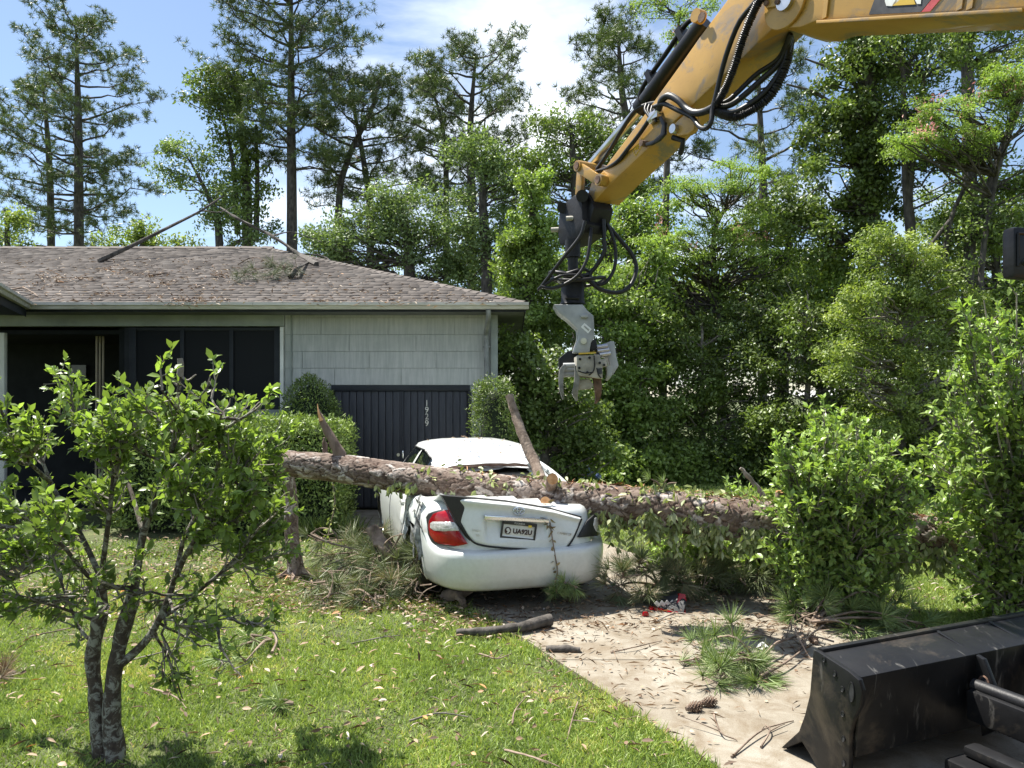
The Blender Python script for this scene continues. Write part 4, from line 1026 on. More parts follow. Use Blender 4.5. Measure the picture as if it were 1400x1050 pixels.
def bark_log(name, axis, parent, cs=.105, nA=17, depth=.015, na=120, ds=.009, seed=3, loc=None, endmat=None, raised=None, taper_end=False):
    C_ = axis[:, :3]; seg = np.r_[0, np.cumsum(np.linalg.norm(np.diff(C_, axis=0), axis=1))]; L = seg[-1]; ns = int(L / ds)
    s = np.linspace(0, L, ns); X_ = np.stack([np.interp(s, seg, axis[:, i]) for i in range(4)], -1)
    T = unit(np.gradient(X_[:, :3], axis=0)); A0 = unit(np.cross(T, [0, 0, 1])); B0_ = np.cross(A0, T)
    th = np.arange(na) / na; Sg, Ag = np.meshgrid(s, th, indexing='ij')
    wob = .35 * np.sin(Ag * 6.28 * 2 + Sg * 3) * .05
    wS = Sg + .030 * np.sin(Ag * 38 + 2 * np.sin(Sg * 7)) + .012 * np.sin(Ag * 110 + Sg * 50); wA = (Ag + .013 * np.sin(Sg * 33 + 3 * np.sin(Ag * 19)) + .004 * np.sin(Sg * 140 + Ag * 60)) % 1.0
    e1, c1 = cells(wS, wA, cs * 1.5, 0, max(5, int(nA * .78)), seed); e2, c2 = cells(wS, wA, cs * .62, 0, int(nA * 1.5), seed + 5)
    e_ = np.minimum(e1, .05 + e2 * .8); c_ = .55 * c1 + .45 * c2
    rr = X_[:, 3][:, None] * (1 + .03 * np.sin(Ag * 6.28 * 2 + Sg * 1.7) + .02 * np.sin(Ag * 6.28 * 3 - Sg * 2.9))
    if raised is not None: rr = rr + raised(Sg, Ag)
    rr = rr + depth * (.8 * np.clip(e1 / .15, 0, 1) ** .6 + .35 * np.clip(e2 / .25, 0, 1) - .9) + depth * 1.1 * (c_ - .5)
    if taper_end: rr = rr * np.clip(.55 + Sg / .08 * .45, 0, 1)
    V = X_[:, None, :3] + rr[..., None] * (np.cos(Ag * 6.2832)[..., None] * A0[:, None] + np.sin(Ag * 6.2832)[..., None] * B0_[:, None])
    i = np.arange(ns - 1)[:, None]; k = np.arange(na)[None, :]; k2 = (k + 1) % na
    FF = np.stack([i * na + k, i * na + k2, (i + 1) * na + k2, (i + 1) * na + k], -1).reshape(-1)
    off = OFF[parent.name]
    me = mesh_np(name, V.reshape(-1, 3) - off, FF, np.full((ns - 1) * na, 4), M['bark_plates'], smooth=True, attrs={'edge': ('POINT', e_.ravel()), 'cell': ('POINT', c_.ravel())})
    o = link(name, me, parent)
    mb = MB(); mb.add(list(V[0]), [tuple(range(na))]); mb.add(list(V[-1]), [tuple(range(na))]); mb.build('broken_end', endmat or M['dead_wood'], parent)
    return o
logR = root('fallen_tree', 'thick fallen pine trunk lying across the white car', 'fallen tree', (LOGC[110, 0], LOGC[110, 1], 0))
bark_log('bark', LOGC, logR)
def stub(pts, rad, name='branch_stub', mat=None, cut=True, n=12, parent=None):
    p = spline(pts, 14); r_ = np.interp(np.linspace(0, 1, 14), np.linspace(0, 1, len(rad)), rad)
    mb = MB(); mb.tube(p, r_, n, cap=True); V0 = np.array(mb.v)
    o = mb.build(name, mat or M['bark_pine'], parent or logR, smooth=50, fn=lambda V: V + (vnoise(V, 4, 22) * .007)[:, None])
    if cut:
        t = unit(p[-1] - p[-2]); A = unit(np.cross(t, [0.3, .1, 1])); B = np.cross(t, A); q = np.linspace(0, 6.283, 17)[:-1]
        MB().prism([p[-1] + t * .002 + (A * math.cos(x) + B * math.sin(x)) * r_[-1] * .93 for x in q], t * .006).build('cut_face', M['cut_wood'], o)
    return o
# broken-off pointed limb near the thin end
q = log_at(458); b0 = q[:3]; D0 = q[1]
stub([at(468, 634, D0), at(460, 612, D0 - .02), at(449, 592, D0), at(440, 574, D0), at(435, 558, D0)], [.085, .055, .045, .035, .006], cut=False)
MB().tube(spline([at(439, 575, D0 - .04), at(436, 566, D0 - .05), at(434, 552, D0 - .03)], 8), np.linspace(.022, .003, 8), 6).build('split_wood', M['cut_wood'], logR, smooth=50)
stub([at(448, 632, D0 + .1), at(444, 610, D0 + .12), at(443, 598, D0 + .12)], [.03, .025, .01], cut=False)
# sawn stubs with orange faces
q = log_at(752)
stub([q[:3] + [0, 0, .02], at(754, 660, 7.38), at(755.5, 655, 7.24)], [.06, .058, .056])
stub([q[:3] + [0, 0, -.03], at(747, 688, 7.36), at(745.5, 685.5, 7.22)], [.055, .050, .048])
q = log_at(1068)
stub([q[:3] + [0, 0, .05], at(1072, 700, 7.0), at(1067, 684, 6.97), at(1067, 673, 6.96)], [.075, .055, .047, .045])
q = log_at(950)
stub([q[:3] + [0, 0, .1], at(948, 682, 7.2), at(941, 674, 7.18)], [.06, .04, .015], cut=False)
# long bare limb standing up through the rear window
lb = root('broken_limb', 'straight bare broken limb standing upright through the rear window of the car', 'branch', at(735, 652, 8.0))
stub([at(740, 655, 7.75), at(727, 624, 7.95), at(714, 594, 8.05), at(704, 566, 8.15), at(696, 540, 8.2)], [.056, .058, .052, .046, .040], 'limb', parent=lb, cut=False, mat=pm('bark_limb', (.13, .09, .065), (.36, .28, .22), 12, .9, .8, 40))
ds_ = root('dead_stick', 'short dead stick leaning up behind the fallen trunk left of the shrub', 'branch', at(1050, 690, 7.4))
stub([at(1052, 692, 7.35), at(1036, 668, 7.4), at(1020, 648, 7.4), at(1012, 640, 7.4)], [.022, .026, .022, .012], 'stick', parent=ds_, cut=False, mat=M['twig'])
# brown standing stem under the thin end, with its root flare
p0 = gnd(405, 788)
sr = root('tree_stump', 'reddish brown upright broken stem under the thin end of the fallen trunk', 'stump', p0)
ax_ = spline([np.append(p0 + [0, 0, -.03], .115), np.append(p0 + [-.01, 0, .12], .085), np.append(p0 + [-.05, 0, .45], .072), np.append(p0 + [-.06, .02, .8], .068), np.append(at(393, 640, p0[1]) , .06)], 30)
bark_log('stem', ax_, sr, cs=.06, nA=9, depth=.006, na=40, ds=.012, seed=9)
mb = MB()
for k in range(5):
    aq = k * 1.3 + 2.2; d = np.array([math.cos(aq), math.sin(aq), 0]); mb.tube(spline([p0 + [0, 0, .12], p0 + d * .12 + [0, 0, .03], p0 + d * .26 + [0, 0, -.02]], 8), np.linspace(.05, .015, 8), 6)
mb.build('root_flare', M['bark_pine'], sr, smooth=50)
# wilted climbing leaves over the trunk and hanging below it
P = []; U = []; 
mb = MB()
for k in range(260):
    px = rng.choice([rng.uniform(520, 830), rng.uniform(830, 1290)], p=[.25, .75]); q = log_at(px)
    th = rng.uniform(-.25, .95) * math.pi; fr_ = np.array([0, -math.cos(th - math.pi / 2 + math.pi / 2), 0])
    a = q[:3] + np.array([0, -math.cos(th * .5), 0]) * q[3] * 1.0 + np.array([0, 0, math.sin(th * .5)]) * q[3] * rng.uniform(-.6, 1)
    hang = rng.uniform(.05, .18 if px < 830 else .34); n = 6
    pts = [a]
    for j in range(n): pts.append(pts[-1] + np.array([rng.normal() * .025, -abs(rng.normal()) * .006, -hang / n]))
    pts = np.array(pts); mb.tube(pts, .0028, 3, cap=False)
    for j in range(1, n + 1):
        for _ in range(2 if px > 830 else 1):
            P.append(pts[j]); U.append([rng.normal() * .6, rng.normal() * .4 - .2, -.9])
mb.build('vine_stem', M['twig'], logR, recalc=False, kind='stuff')
P = np.array(P); leaf_obj('vine_leaves', P, np.array(U), rng.normal(size=P.shape) * .6 + [0, -1, .2], rng.uniform(.05, .10, len(P)), rng.uniform(.055, .10, len(P)), LEAF8, LM['wilt'], logR, kind='stuff')
# leaves lying flat over the crown of the trunk
Pt = []
for k in range(90):
    q = log_at(rng.choice([rng.uniform(560, 830), rng.uniform(830, 1120)], p=[.4, .6])); t_ = rng.uniform(-.2, 1.3); c_ = q[:3] + np.array([0, -math.sin(t_), math.cos(t_)]) * (q[3] + .012)
    for _ in range(rng.integers(2, 7)): Pt.append(c_ + rng.normal(size=3) * [.05, .012, .03])
Pt = np.array(Pt); leaf_obj('vine_leaves', Pt, rng.normal(size=Pt.shape) + [0, -.3, -.5], rng.normal(size=Pt.shape) * .5 + [0, -.6, .7], rng.uniform(.05, .10, len(Pt)), rng.uniform(.05, .09, len(Pt)), LEAF8, LM['wilt'], logR, kind='stuff')
# one long vine hanging in front of the boot
vr = root('hanging_vine', 'thin dry vine hanging in front of the trunk lid of the car', 'vine', at(757, 800, 6.85))
pv = spline([at(749, 690, 7.12), at(752, 715, 6.95), at(755, 735, 6.9), at(759, 760, 6.86), at(762, 783, 6.85), at(755, 810, 6.85)], 26)
MB().tube(pv, .006, 5).build('stem', M['dead_wood'], vr, smooth=60)
ii = np.r_[np.repeat(np.arange(0, 7), 5), np.arange(8, 26), np.repeat([24, 25], 7)]; P = pv[ii] + rng.normal(size=(len(ii), 3)) * .014
leaf_obj('leaves', P, rng.normal(size=P.shape) + [0, 0, -1], rng.normal(size=P.shape) + [0, -1, 0], rng.uniform(.04, .075, len(P)), .055, LEAF8, leafmat('leaf_dry', [(0, (.16, .11, .06)), (1, (.40, .32, .2))], .6, .2), vr, kind='stuff')
pv = spline([at(455, 660, 7.9), at(458, 690, 7.85), at(452, 715, 7.8), at(448, 735, 7.75)], 20)
vr = root('hanging_vine', 'short leafy vine dangling from the trunk in front of the garage door', 'vine', pv[-1])
MB().tube(pv, .005, 5).build('stem', M['dead_wood'], vr, smooth=60)
ii = np.repeat(np.arange(20), 2); leaf_obj('leaves', pv[ii] + rng.normal(size=(40, 3)) * .015, rng.normal(size=(40, 3)) + [0, 0, -1], rng.normal(size=(40, 3)) + [0, -1, 0], .05, .045, LEAF8, LM['wilt'], vr, kind='stuff')

# ------------------------------------------------------------------ excavator: boom, stick, grapple, blade, mirror (body stands right of the frame)
m, nt, b = newmat('machine_yellow')
v = N(nt, 'ShaderNodeTexCoord').outputs['Object']
c = ramp(nt, noise(nt, 3, 6, .6, v), [(.3, (.37, .205, .036)), (.7, (.49, .28, .055))])
gr = ramp(nt, noise(nt, 2.3, 7, .68, v, .9), [(.53, (0, 0, 0)), (.63, (.85, .85, .85))])
c = mixc(nt, gr, c, (.17, .15, .13))
sc_ = ramp(nt, noise(nt, 9, 8, .75, mapped(nt, (1, 1, 2.5)), 1.5), [(.58, (0, 0, 0)), (.68, (.75, .75, .75))])
c = mixc(nt, sc_, c, (.24, .13, .04))
nt.links.new(c, b.inputs['Base Color']); b.inputs['Roughness'].default_value = .42; b.inputs['Coat Weight'].default_value = .15
bump(nt, b, noise(nt, 30, 5, .6, v), .06, .004); M['yellow'] = m
M['grapple_grey'] = pm('grapple_grey', (.24, .25, .25), (.44, .45, .45), 5, .5, .15, 40, rvar=.1)
M['grapple_worn'] = pm('grapple_worn', (.20, .185, .15), (.46, .43, .36), 9, .6, .3, 30)
M['worn_steel'] = pm('worn_steel', (.10, .095, .085), (.34, .33, .31), 12, .42, .2, 40, metal=.6)
M['tine_steel'] = pm('tine_steel', (.10, .10, .095), (.30, .29, .27), 9, .5, .2, 40)
M['rust'] = pm('rust', (.06, .035, .025), (.20, .115, .075), 14, .8, .4, 40)
M['decal_white'] = pm('decal_white', (.70, .70, .68), (.8, .8, .78), 40, .5)
M['decal_red'] = pm('decal_red', (.42, .035, .045), (.55, .07, .08), 30, .5)
M['decal_yellow'] = pm('decal_yellow', (.62, .40, .03), None, rough=.5)
M['decal_black'] = pm('decal_black', (.012, .013, .018), (.05, .05, .055), 18, .5)
m, nt, b = newmat('blade_black')
v = N(nt, 'ShaderNodeTexCoord').outputs['Object']
c = ramp(nt, noise(nt, 3.5, 7, .65, v), [(.3, (.004, .004, .005)), (.7, (.013, .013, .014))])
scr = ramp(nt, noise(nt, 3.2, 7, .62, mapped(nt, (3.5, 1.2, .8), (0, 0, .42)), 1.4), [(.60, (0, 0, 0)), (.74, (1, 1, 1))])
c = mixc(nt, scr, c, (.13, .125, .115))
mud = ramp(nt, noise(nt, 2.1, 8, .7, v, .6), [(.54, (0, 0, 0)), (.66, (.55, .55, .55))])
c = mixc(nt, mud, c, (.085, .068, .05))
nt.links.new(c, b.inputs['Base Color']); b.inputs['Roughness'].default_value = .33; b.inputs['Specular IOR Level'].default_value = .32
mr = N(nt, 'ShaderNodeMapRange'); mr.inputs['To Min'].default_value = .28; mr.inputs['To Max'].default_value = .6; nt.links.new(noise(nt, 9, 5, .6, v), mr.inputs['Value']); nt.links.new(mr.outputs[0], b.inputs['Roughness'])
bump(nt, b, noise(nt, 25, 5, .6, v), .12, .006); M['blade_black'] = m

T0 = np.array([.765, 7.0, 0]); AD = unit([2.83, -4.80, 0]); AM = np.array([AD[1], -AD[0], 0]); AM = AM if AM[0] < 0 else -AM     # arm plane: along AD, camera-side normal AM
ez = np.array([0, 0, 1.0])
BD = unit([1.55, .69, 0]); BN = np.array([-BD[1], BD[0], 0])        # blade: along BD, front normal BN
B_TOP = gnd(1112, 888, .62)
MC = B_TOP * [1, 1, 0] + BD * 1.08 - BN * 2.55                       # middle of the undercarriage
exc = root('excavator', 'yellow excavator reaching in from the right with grapple and black dozer blade', 'excavator', MC * [1, 1, 0])
def arm(px, py, off=.15): return on_plane(px, py, T0 + AM * off, AM)
def armsz(s_, z_, off=.15): return T0 + AD * s_ + AM * off + ez * z_
def slab_part(name, pxs, off, width, mat, bevel=.012, parent=exc):
    return MB().prism([arm(x, y, off) for x, y in pxs], -AM * width).build(name, mat, parent, bevel=bevel)
# stick: welded box section
st_px = [(812, 276), (837, 249), (889, 200), (910, 176), (944, 146), (986, 106), (1018, 76), (1062, 33), (1095, -2), (1112, -40), (1085, -80), (1030, -70), (994, 0), (957, 50), (936, 80), (895, 137), (880, 158), (834, 219), (823, 235), (808, 250), (804, 264)]
stick = slab_part('stick', st_px, .14, .28, M['yellow'], .012)
# reinforcing ear and bracket on the stick's lower edge
slab_part('stick_bracket', [(918, 172), (944, 149), (951, 162), (948, 178), (940, 184), (926, 186)], .150, .05, M['yellow'], .01)
def pin(px, py, r_, o0, o1, name='pin', mat=None, parent=exc, n=18):
    c_ = arm(px, py, 0); c0 = arm(px, py, o0)
    return MB().tube([c0, c0 + AM * (o1 - o0)], r_, n).build(name, mat or M['yellow'], parent, smooth=40, bevel=0)
pin(925, 177, .035, .14, .185, mat=M['steel']); pin(907.5, 140, .0, .14, .141) if False else None
pin(960, 24, .050, .10, .17); pin(960, 24, .036, .165, .175, mat=M['rust'])
# boom: two-plate end round the stick pin, box section towards the machine
bm_px = [(1043, 6), (1048, 24), (1060, 34), (1076, 38.5), (1094, 37), (1114, 29), (1250, 21), (1400, 12)]
bpoly = [arm(x, y, .20) for x, y in bm_px]
sz = [((p - T0) @ AD, p[2]) for p in bpoly]
sz += [(4.2, 3.20), (4.75, 2.20), (5.0, 1.45), (5.25, 1.45), (5.25, 1.75), (5.0, 2.7), (4.4, 3.95), (3.7, 4.62), (2.9, 5.05), (2.25, 4.98), (2.05, 4.85)]
boom = MB().prism([armsz(s_, z_, .20) for s_, z_ in sz], -AM * .40).build('boom', M['yellow'], exc, bevel=.014)
# lit weld flange along the lower edge, ribs, pin plate
pa, pb = arm(1118, 28.5, .205), arm(1400, 11.5, .205)
mb = MB(); L_ = pb - pa; mb.prism([pa, pa - ez * .02, pa - ez * .02 + AM * .016, pa + AM * .016], L_); mb.build('boom_flange', M['yellow'], boom, bevel=.004)
for x in (1125, 1308, 1322):
    a_ = arm(x, 27 - (x - 1118) * .06, .203); mb = MB(); mb.prism([a_, a_ + AD * .03, a_ + AD * .12 + ez * .62, a_ + AD * .09 + ez * .62], AM * .010); mb.build('boom_rib', M['yellow'], boom)
t_ = np.linspace(0, 2 * math.pi, 33)[:-1]; jc = arm(1075, 5, .201)
MB().prism([jc + (AD * math.cos(q) + ez * math.sin(q)) * .16 for q in t_], AM * .022).build('pin_boss', M['yellow'], boom, bevel=.006)
mb = MB(); mb.prism([arm(x, y, .224) for x, y in ((1044, 2), (1050, 12), (1066, 9), (1072, -2), (1060, -12), (1047, -10))], AM * .02); mb.build('pin_retainer', M['yellow'], boom, bevel=.006)
for x, y in ((1049, 5), (1064, 3)): pin(x, y, .018, .244, .262, 'bolt', M['rust'], boom, 6)
pin(1075, 2, .06, .223, .25, 'boom_pin', M['steel'], boom)
# maker's mark on the boom: dark field, white letters, yellow peak, red slash
dkp = lambda px, py, o_: arm(px, py, .2015 + o_)
MB().prism([dkp(1188, 20, 0), dkp(1259, 16.5, 0), dkp(1330, -70, 0), dkp(1222, -70, 0)], AM * .002).build('decal', M['decal_black'], boom)
MB().prism([dkp(1260, 16.4, 0), dkp(1272, 15.5, 0), dkp(1345, -70, 0), dkp(1332, -70, 0)], AM * .002).build('decal_slash', M['decal_red'], boom)
MB().prism([dkp(1220, 8, .003), dkp(1252, 6, .003), dkp(1247, -8, .003), dkp(1240, -26, .003)], AM * .002).build('decal_peak', M['decal_yellow'], boom)
mb = MB()
mb.prism([dkp(*p, .003) for p in ((1210, 2), (1212, 8), (1220, 8.5), (1229, 1), (1233, -8), (1226, -6), (1220, 0), (1218, -2), (1222, -20), (1236, -40), (1240, -46), (1230, -48), (1214, -30))], AM * .002)
mb.prism([dkp(*p, .003) for p in ((1250, -2), (1254, 5.5), (1259, 5.5), (1260, -6), (1262, -44), (1250, -44), (1248, -24))], AM * .002)
mb.prism([dkp(*p, .003) for p in ((1270, -4), (1278, -4), (1292, -36), (1304, -37), (1307, -46), (1276, -46), (1273, -37), (1284, -36))], AM * .002)
mb.build('decal_letters', M['decal_white'], boom)
MB().prism([dkp(*p, 0) for p in ((0, 0), (0, 0), (0, 0))], AM * .001) if False else None
# faint yellow tag outline on the stick
mb = MB(); tg = [arm(x, y, .1415) for x, y in ((866, 207), (878, 189), (881, 195), (869, 213))]
for k in range(4): mb.tube([tg[k], tg[(k + 1) % 4]], .004, 4)
mb.tube([arm(870, 205, .142), arm(875, 196, .142)], .005, 4); mb.tube([arm(867, 203, .142), arm(873, 203, .142)], .004, 4)
mb.build('stick_tag', M['decal_yellow'], stick)
# bucket cylinder on top of the stick
a_, b_ = arm(964, 30, 0), arm(878, 146, 0)
a_ = a_ + ez * .0; b_ = b_ + ez * .0; d_ = unit(b_ - a_)
mb = MB(); mb.tube([a_, b_], .070, 18); mb.tube([b_ - d_ * .05, b_ + d_ * .03], .080, 18); cyl = mb.build('bucket_cylinder', M['black_paint'], exc, smooth=40)
up_ = unit(np.cross(np.cross(d_, ez), d_)); mb = MB(); mb.tube(spline([a_ + up_ * .11 + d_ * .05, a_ + up_ * .16 + d_ * .15, a_ + up_ * .15 + d_ * .4, b_ + up_ * .14 - d_ * .1, b_ + up_ * .08], 20), .020, 8); mb.build('cylinder_pipe', M['black_paint'], cyl, smooth=50)
for k in (.25, .75): MB().box(a_ + (b_ - a_) * k + up_ * .11, (.05, .10, .12), d_, np.cross(d_, up_), up_).build('pipe_clamp', M['black_paint'], cyl)
e_ = arm(808, 226, 0); MB().tube([b_, e_], .045, 14).build('cylinder_rod', M['steel'], cyl, smooth=40)
# links to the coupler
for o_ in (.17, -.13):
    c1, c2, c3 = arm(791, 227, o_), arm(818, 245, o_), arm(788, 266, o_)
    mb = MB(); d1 = unit(c2 - c1); n1 = np.cross(AM, d1); mb.prism([c1 - n1 * .045, c2 - n1 * .045, c2 + n1 * .045, c1 + n1 * .045], AM * .035)
    mb.build('tipping_link', M['yellow'], exc, bevel=.008)
    mb = MB(); d1 = unit(c3 - c1); n1 = np.cross(AM, d1); mb.prism([c1 - n1 * .04 - AM * .05, c3 - n1 * .04 - AM * .05, c3 + n1 * .05 - AM * .05, c1 + n1 * .05 - AM * .05], AM * .04)
    mb.build('power_link', M['yellow'], exc, bevel=.008)
for x, y in ((791, 227), (820, 246)):
    c_ = arm(x, y, .20); mb = MB(); mb.tube([c_ - AM * .36, c_ + AM * .02], .050, 16); mb.build('link_pin', M['yellow'], exc, smooth=40); MB().tube([c_ + AM * .02, c_ + AM * .028], .034, 14).build('pin_end', M['rust'], exc, smooth=40)
# coupler block
MB().prism([arm(x, y, .17) for x, y in ((789, 268), (797, 262), (804, 266), (809, 276), (812, 284), (808, 298), (804, 312), (798, 322), (788, 324), (784, 300))], -AM * .22).build('coupler', M['black_iron'], exc, bevel=.015)
MB().prism([arm(x, y, .24) for x, y in ((765, 280), (773, 276), (785, 266), (795, 272), (796, 300), (800, 306), (797, 318), (780, 332), (765, 336), (762, 320))], -AM * .24).build('coupler_jaw', M['black_iron'], exc, bevel=.02)
mb = MB(); mb.tube([arm(769, 284, .26), arm(769, 284, -.02)], .05, 14); mb.tube([arm(796, 268, .25), arm(796, 268, -.12)], .055, 14); mb.build('coupler_pin', M['black_iron'], exc, smooth=40)
for x, y in ((783, 298), (762, 313.5)): 
    c_ = arm(x, y, .24); mb = MB(); mb.tube([c_ - AM * .02, c_ + AM * .035 - AD * .05], .022, 10); mb.build('bolt', M['grapple_worn'], exc, smooth=40)
# hanger, rotator, grapple (hangs plumb under the tip)
GD = 6.93
def gp(px, py, d=0.0): return at(px, py, GD + d)
hz = lambda py: gp(783, py)[2]
xc = gp(783, 400)[0]
hang = MB(); hang.tube([(xc, GD, hz(328)), (xc, GD, hz(352))], .07, 14); hang.tube([(xc, GD, hz(350)), (xc + .005, GD, hz(378))], .048, 14); hang.tube([(xc, GD, hz(374)), (xc, GD, hz(384))], .085, 16)
hang.build('hanger', M['black_iron'], exc, smooth=40)
rot = MB(); rot.tube([(xc, GD, hz(384)), (xc, GD, hz(389)), (xc, GD, hz(412)), (xc, GD, hz(416))], [.10, .105, .105, .12], 22); rot.tube([(xc - .07, GD - .09, hz(409)), (xc + .05, GD - .11, hz(410))], .016, 8)
rot.build('rotator', M['black_iron'], exc, smooth=40)
grap = MB(); arm_px = [(757, 416), (797, 416), (803, 424), (812, 432), (813, 462), (808, 468), (806, 484), (784, 482), (789, 468), (791, 462), (790, 450), (775, 436), (764, 428)]
grap.prism([gp(x, y, -.12) for x, y in arm_px], (0, .24, 0)); go_ = grap.build('grapple_arm', M['grapple_grey'], exc, bevel=.014)
MB().prism([gp(x, y, -.16) for x, y in ((794, 430), (804, 430), (804, 434), (794, 434))], (0, .05, 0)).build('arm_lug', M['grapple_grey'], go_, bevel=.006)
MB().prism([gp(x, y, -.124) for x, y in ((799, 441.5), (809, 450), (804, 456), (794, 447))], (0, .003, 0)).build('arm_label', M['decal_white'], go_)
mb = MB(); text_mb(mb, 'MODEL', .018, gp(802, 449, -.127), unit([.64, 0, -.55]), unit([.55, 0, .64]), .001); mb.build('label_lettering', M['decal_black'], go_)
mb = MB(); mb.tube([gp(798, 466, -.15), gp(798, 466, .15)], .028, 12); mb.tube([gp(798, 466, -.165), gp(798, 466, -.15)], .016, 6); mb.build('pivot_bolt', M['steel'], go_, smooth=40)
# grapple head: back plates, body, cylinders, tines
hp = MB(); hp.prism([gp(x, y, .05) for x, y in ((764, 490), (776, 480), (796, 478), (800, 484), (796, 510), (782, 498), (770, 500), (765, 508))], (0, .12, 0)); hp.build('side_plate', M['black_iron'], exc, bevel=.01)
hp = MB(); hp.prism([gp(x, y, -.22) for x, y in ((788, 486), (820, 484.5), (824, 500), (824, 518), (792, 514), (788.5, 506))], (0, .32, 0)); gh = hp.build('grapple_head', M['grapple_worn'], exc, bevel=.012)
MB().prism([gp(x, y, 0) + [0, dy, 0] for x, y, dy in ((788, 486.5, -.23), (811, 485, -.23), (813, 481, .0), (792, 482, .0))], (0, 0, .008)).build('yellow_plate', M['decal_yellow'], gh)
hp = MB(); hp.prism([gp(x, y, -.20) for x, y in ((811, 492), (829, 490.5), (831, 501), (812, 503))], (0, .26, 0)); hp.build('cylinder_cover', M['grapple_worn'], exc, bevel=.008)
hp = MB(); hp.prism([gp(x, y, .02) for x, y in ((812, 475), (836, 466), (840, 467), (843, 488), (846, 500), (838, 513), (832, 490), (815, 484))], (0, .16, 0)); hp.build('side_plate', M['grapple_grey'], exc, bevel=.01)
for k in range(3):
    hp = MB(); hp.tube([gp(813 + k * 3, 475 + k * 5, -.05), gp(830 + k * 2, 473 + k * 5, -.02)], .020, 10); hp.build('hydraulic_pipe', M['steel'], exc, smooth=40)
for k, yy in enumerate((500, 506, 512)):
    hp = MB(); hp.tube([gp(770, yy, -.04), gp(789, yy - .5, -.04)], .024, 12); hp.build('grapple_ram', M['grapple_grey'], exc, smooth=40)
def tine(name, pts, rad, mat, wid=.045):
    p = spline(pts, 16); r_ = np.interp(np.linspace(0, 1, 16), np.linspace(0, 1, len(rad)), rad); T = unit(np.gradient(p, axis=0)); Nn = unit(np.cross(T, [0, 1, 0]))
    mb = MB(); Q = np.array([[p[i] + Nn[i] * r_[i] + [0, -wid, 0], p[i] - Nn[i] * r_[i] + [0, -wid, 0], p[i] - Nn[i] * r_[i] + [0, wid, 0], p[i] + Nn[i] * r_[i] + [0, wid, 0]] for i in range(16)])
    mb.grid(Q, closed_u=True); mb.add(list(Q[0]), [(0, 1, 2, 3)]); mb.add(list(Q[-1]), [(3, 2, 1, 0)]); mb.build(name, mat, exc, bevel=.004)
tine('tine', [gp(774, 500, -.1), gp(768.5, 506, -.1), gp(767, 518, -.1), gp(767.5, 533, -.1), gp(770, 546, -.08)], [.02, .022, .020, .018, .006], M['tine_steel'], .035)
tine('tine', [gp(788, 500, -.16), gp(789, 514, -.16), gp(787.5, 528, -.15), gp(786, 538, -.13), gp(789, 548, -.10)], [.018, .022, .022, .028, .006], M['tine_steel'], .03)
tine('tine', [gp(815, 512, -.08), gp(817, 526, -.08), gp(817.5, 534, -.08), gp(817, 544, -.05), gp(814, 552, 0)], [.035, .034, .030, .022, .006], M['rust'], .04)
tine('tine', [gp(832, 500, -.1), gp(833, 506, -.1), gp(832, 514, -.1), gp(829, 520, -.08)], [.028, .026, .02, .01], M['grapple_grey'], .04)
MB().prism([gp(x, y, -.14) for x, y in ((790, 519), (806, 518), (812, 526), (808, 532), (791, 533))], (0, .20, 0)).build('grapple_base', M['grapple_worn'], exc, bevel=.01)
# seams, bolts and dark slots on the grapple head
mb = MB()
for pts in (((812, 486), (813, 498), (811, 508), (805, 513)), ((790, 507), (800, 510), (811, 509)), ((816, 503), (818, 512), (822, 517))): mb.tube(spline([gp(x, y, -.223) for x, y in pts], 8), .005, 5)
mb.build('weld_seam', M['black_iron'], gh)
for x, y in ((793, 491), (806, 489), (792, 503), (803, 509), (820, 496), (826, 499)):
    mb = MB(); mb.tube([gp(x, y, -.21), gp(x, y, -.235)], .012, 8); mb.build('bolt', M['black_iron'], gh, smooth=40)
MB().prism([gp(x, y, -.226) for x, y in ((816, 504), (823, 503), (823, 511), (817, 512))], (0, .004, 0)).build('slot', M['decal_black'], gh)
MB().prism([gp(x, y, -.10) for x, y in ((806, 468), (815, 462), (817, 476), (808, 482))], (0, .16, 0)).build('knuckle', M['black_iron'], exc, bevel=.01)
# hoses
def hose(pts, r_=.016, name='hose', mat=None, n=40, rib=False, parent=exc):
    p = spline(pts, n * (4 if rib else 1)); rr = np.full(len(p), r_)
    if rib: rr = r_ * (1 + .14 * np.sign(np.sin(np.arange(len(p)) * math.pi / 1.5)))
    return MB().tube(p, rr, 8).build(name, mat or M['rubber'], parent, smooth=70, recalc=False)
A3 = lambda l: [arm(x, y, o_) for x, y, o_ in l]
hose(A3([(1042, -20, .26), (1035, 0, .26), (1012, 28, .24), (996, 66, .22), (986, 100, .21), (979, 130, .21), (974, 150, .22), (972, 168, .24), (964, 176, .24), (955, 172, .20), (946, 160, .17), (925, 150, .19), (908, 142, .20), (895, 146, .2)]), .018)
hose(A3([(1055, -20, .27), (1040, -2, .27), (1026, 26, .25), (1014, 58, .23), (1005, 88, .22), (993, 118, .21), (982, 138, .20), (970, 152, .20)]), .027, rib=True, n=60)
hose(A3([(975, 147, .21), (962, 153, .2), (949, 154, .19), (938, 148, .18), (928, 138, .19), (915, 131, .2), (905, 137, .2), (900, 150, .18), (893, 160, .17)]), .027)
for i_, (dx_, dy_, r_) in enumerate(((0, 0, .028), (-6, -8, .024), (-16, -22, .022), (-24, -30, .018))):
    hose([arm(1081, 52 + .2 * dy_, -.10 + .03 * i_), arm(1074 + .4 * dx_, 92 + .4 * dy_, -.06), arm(1053 + .8 * dx_, 132 + dy_, 0), arm(1022 + .6 * dx_, 154 + .9 * dy_, .08), arm(1000 + .3 * dx_, 160 + .7 * dy_, .14), arm(974, 150 + .2 * dy_, .18)], r_, rib=(i_ == 0), n=50)
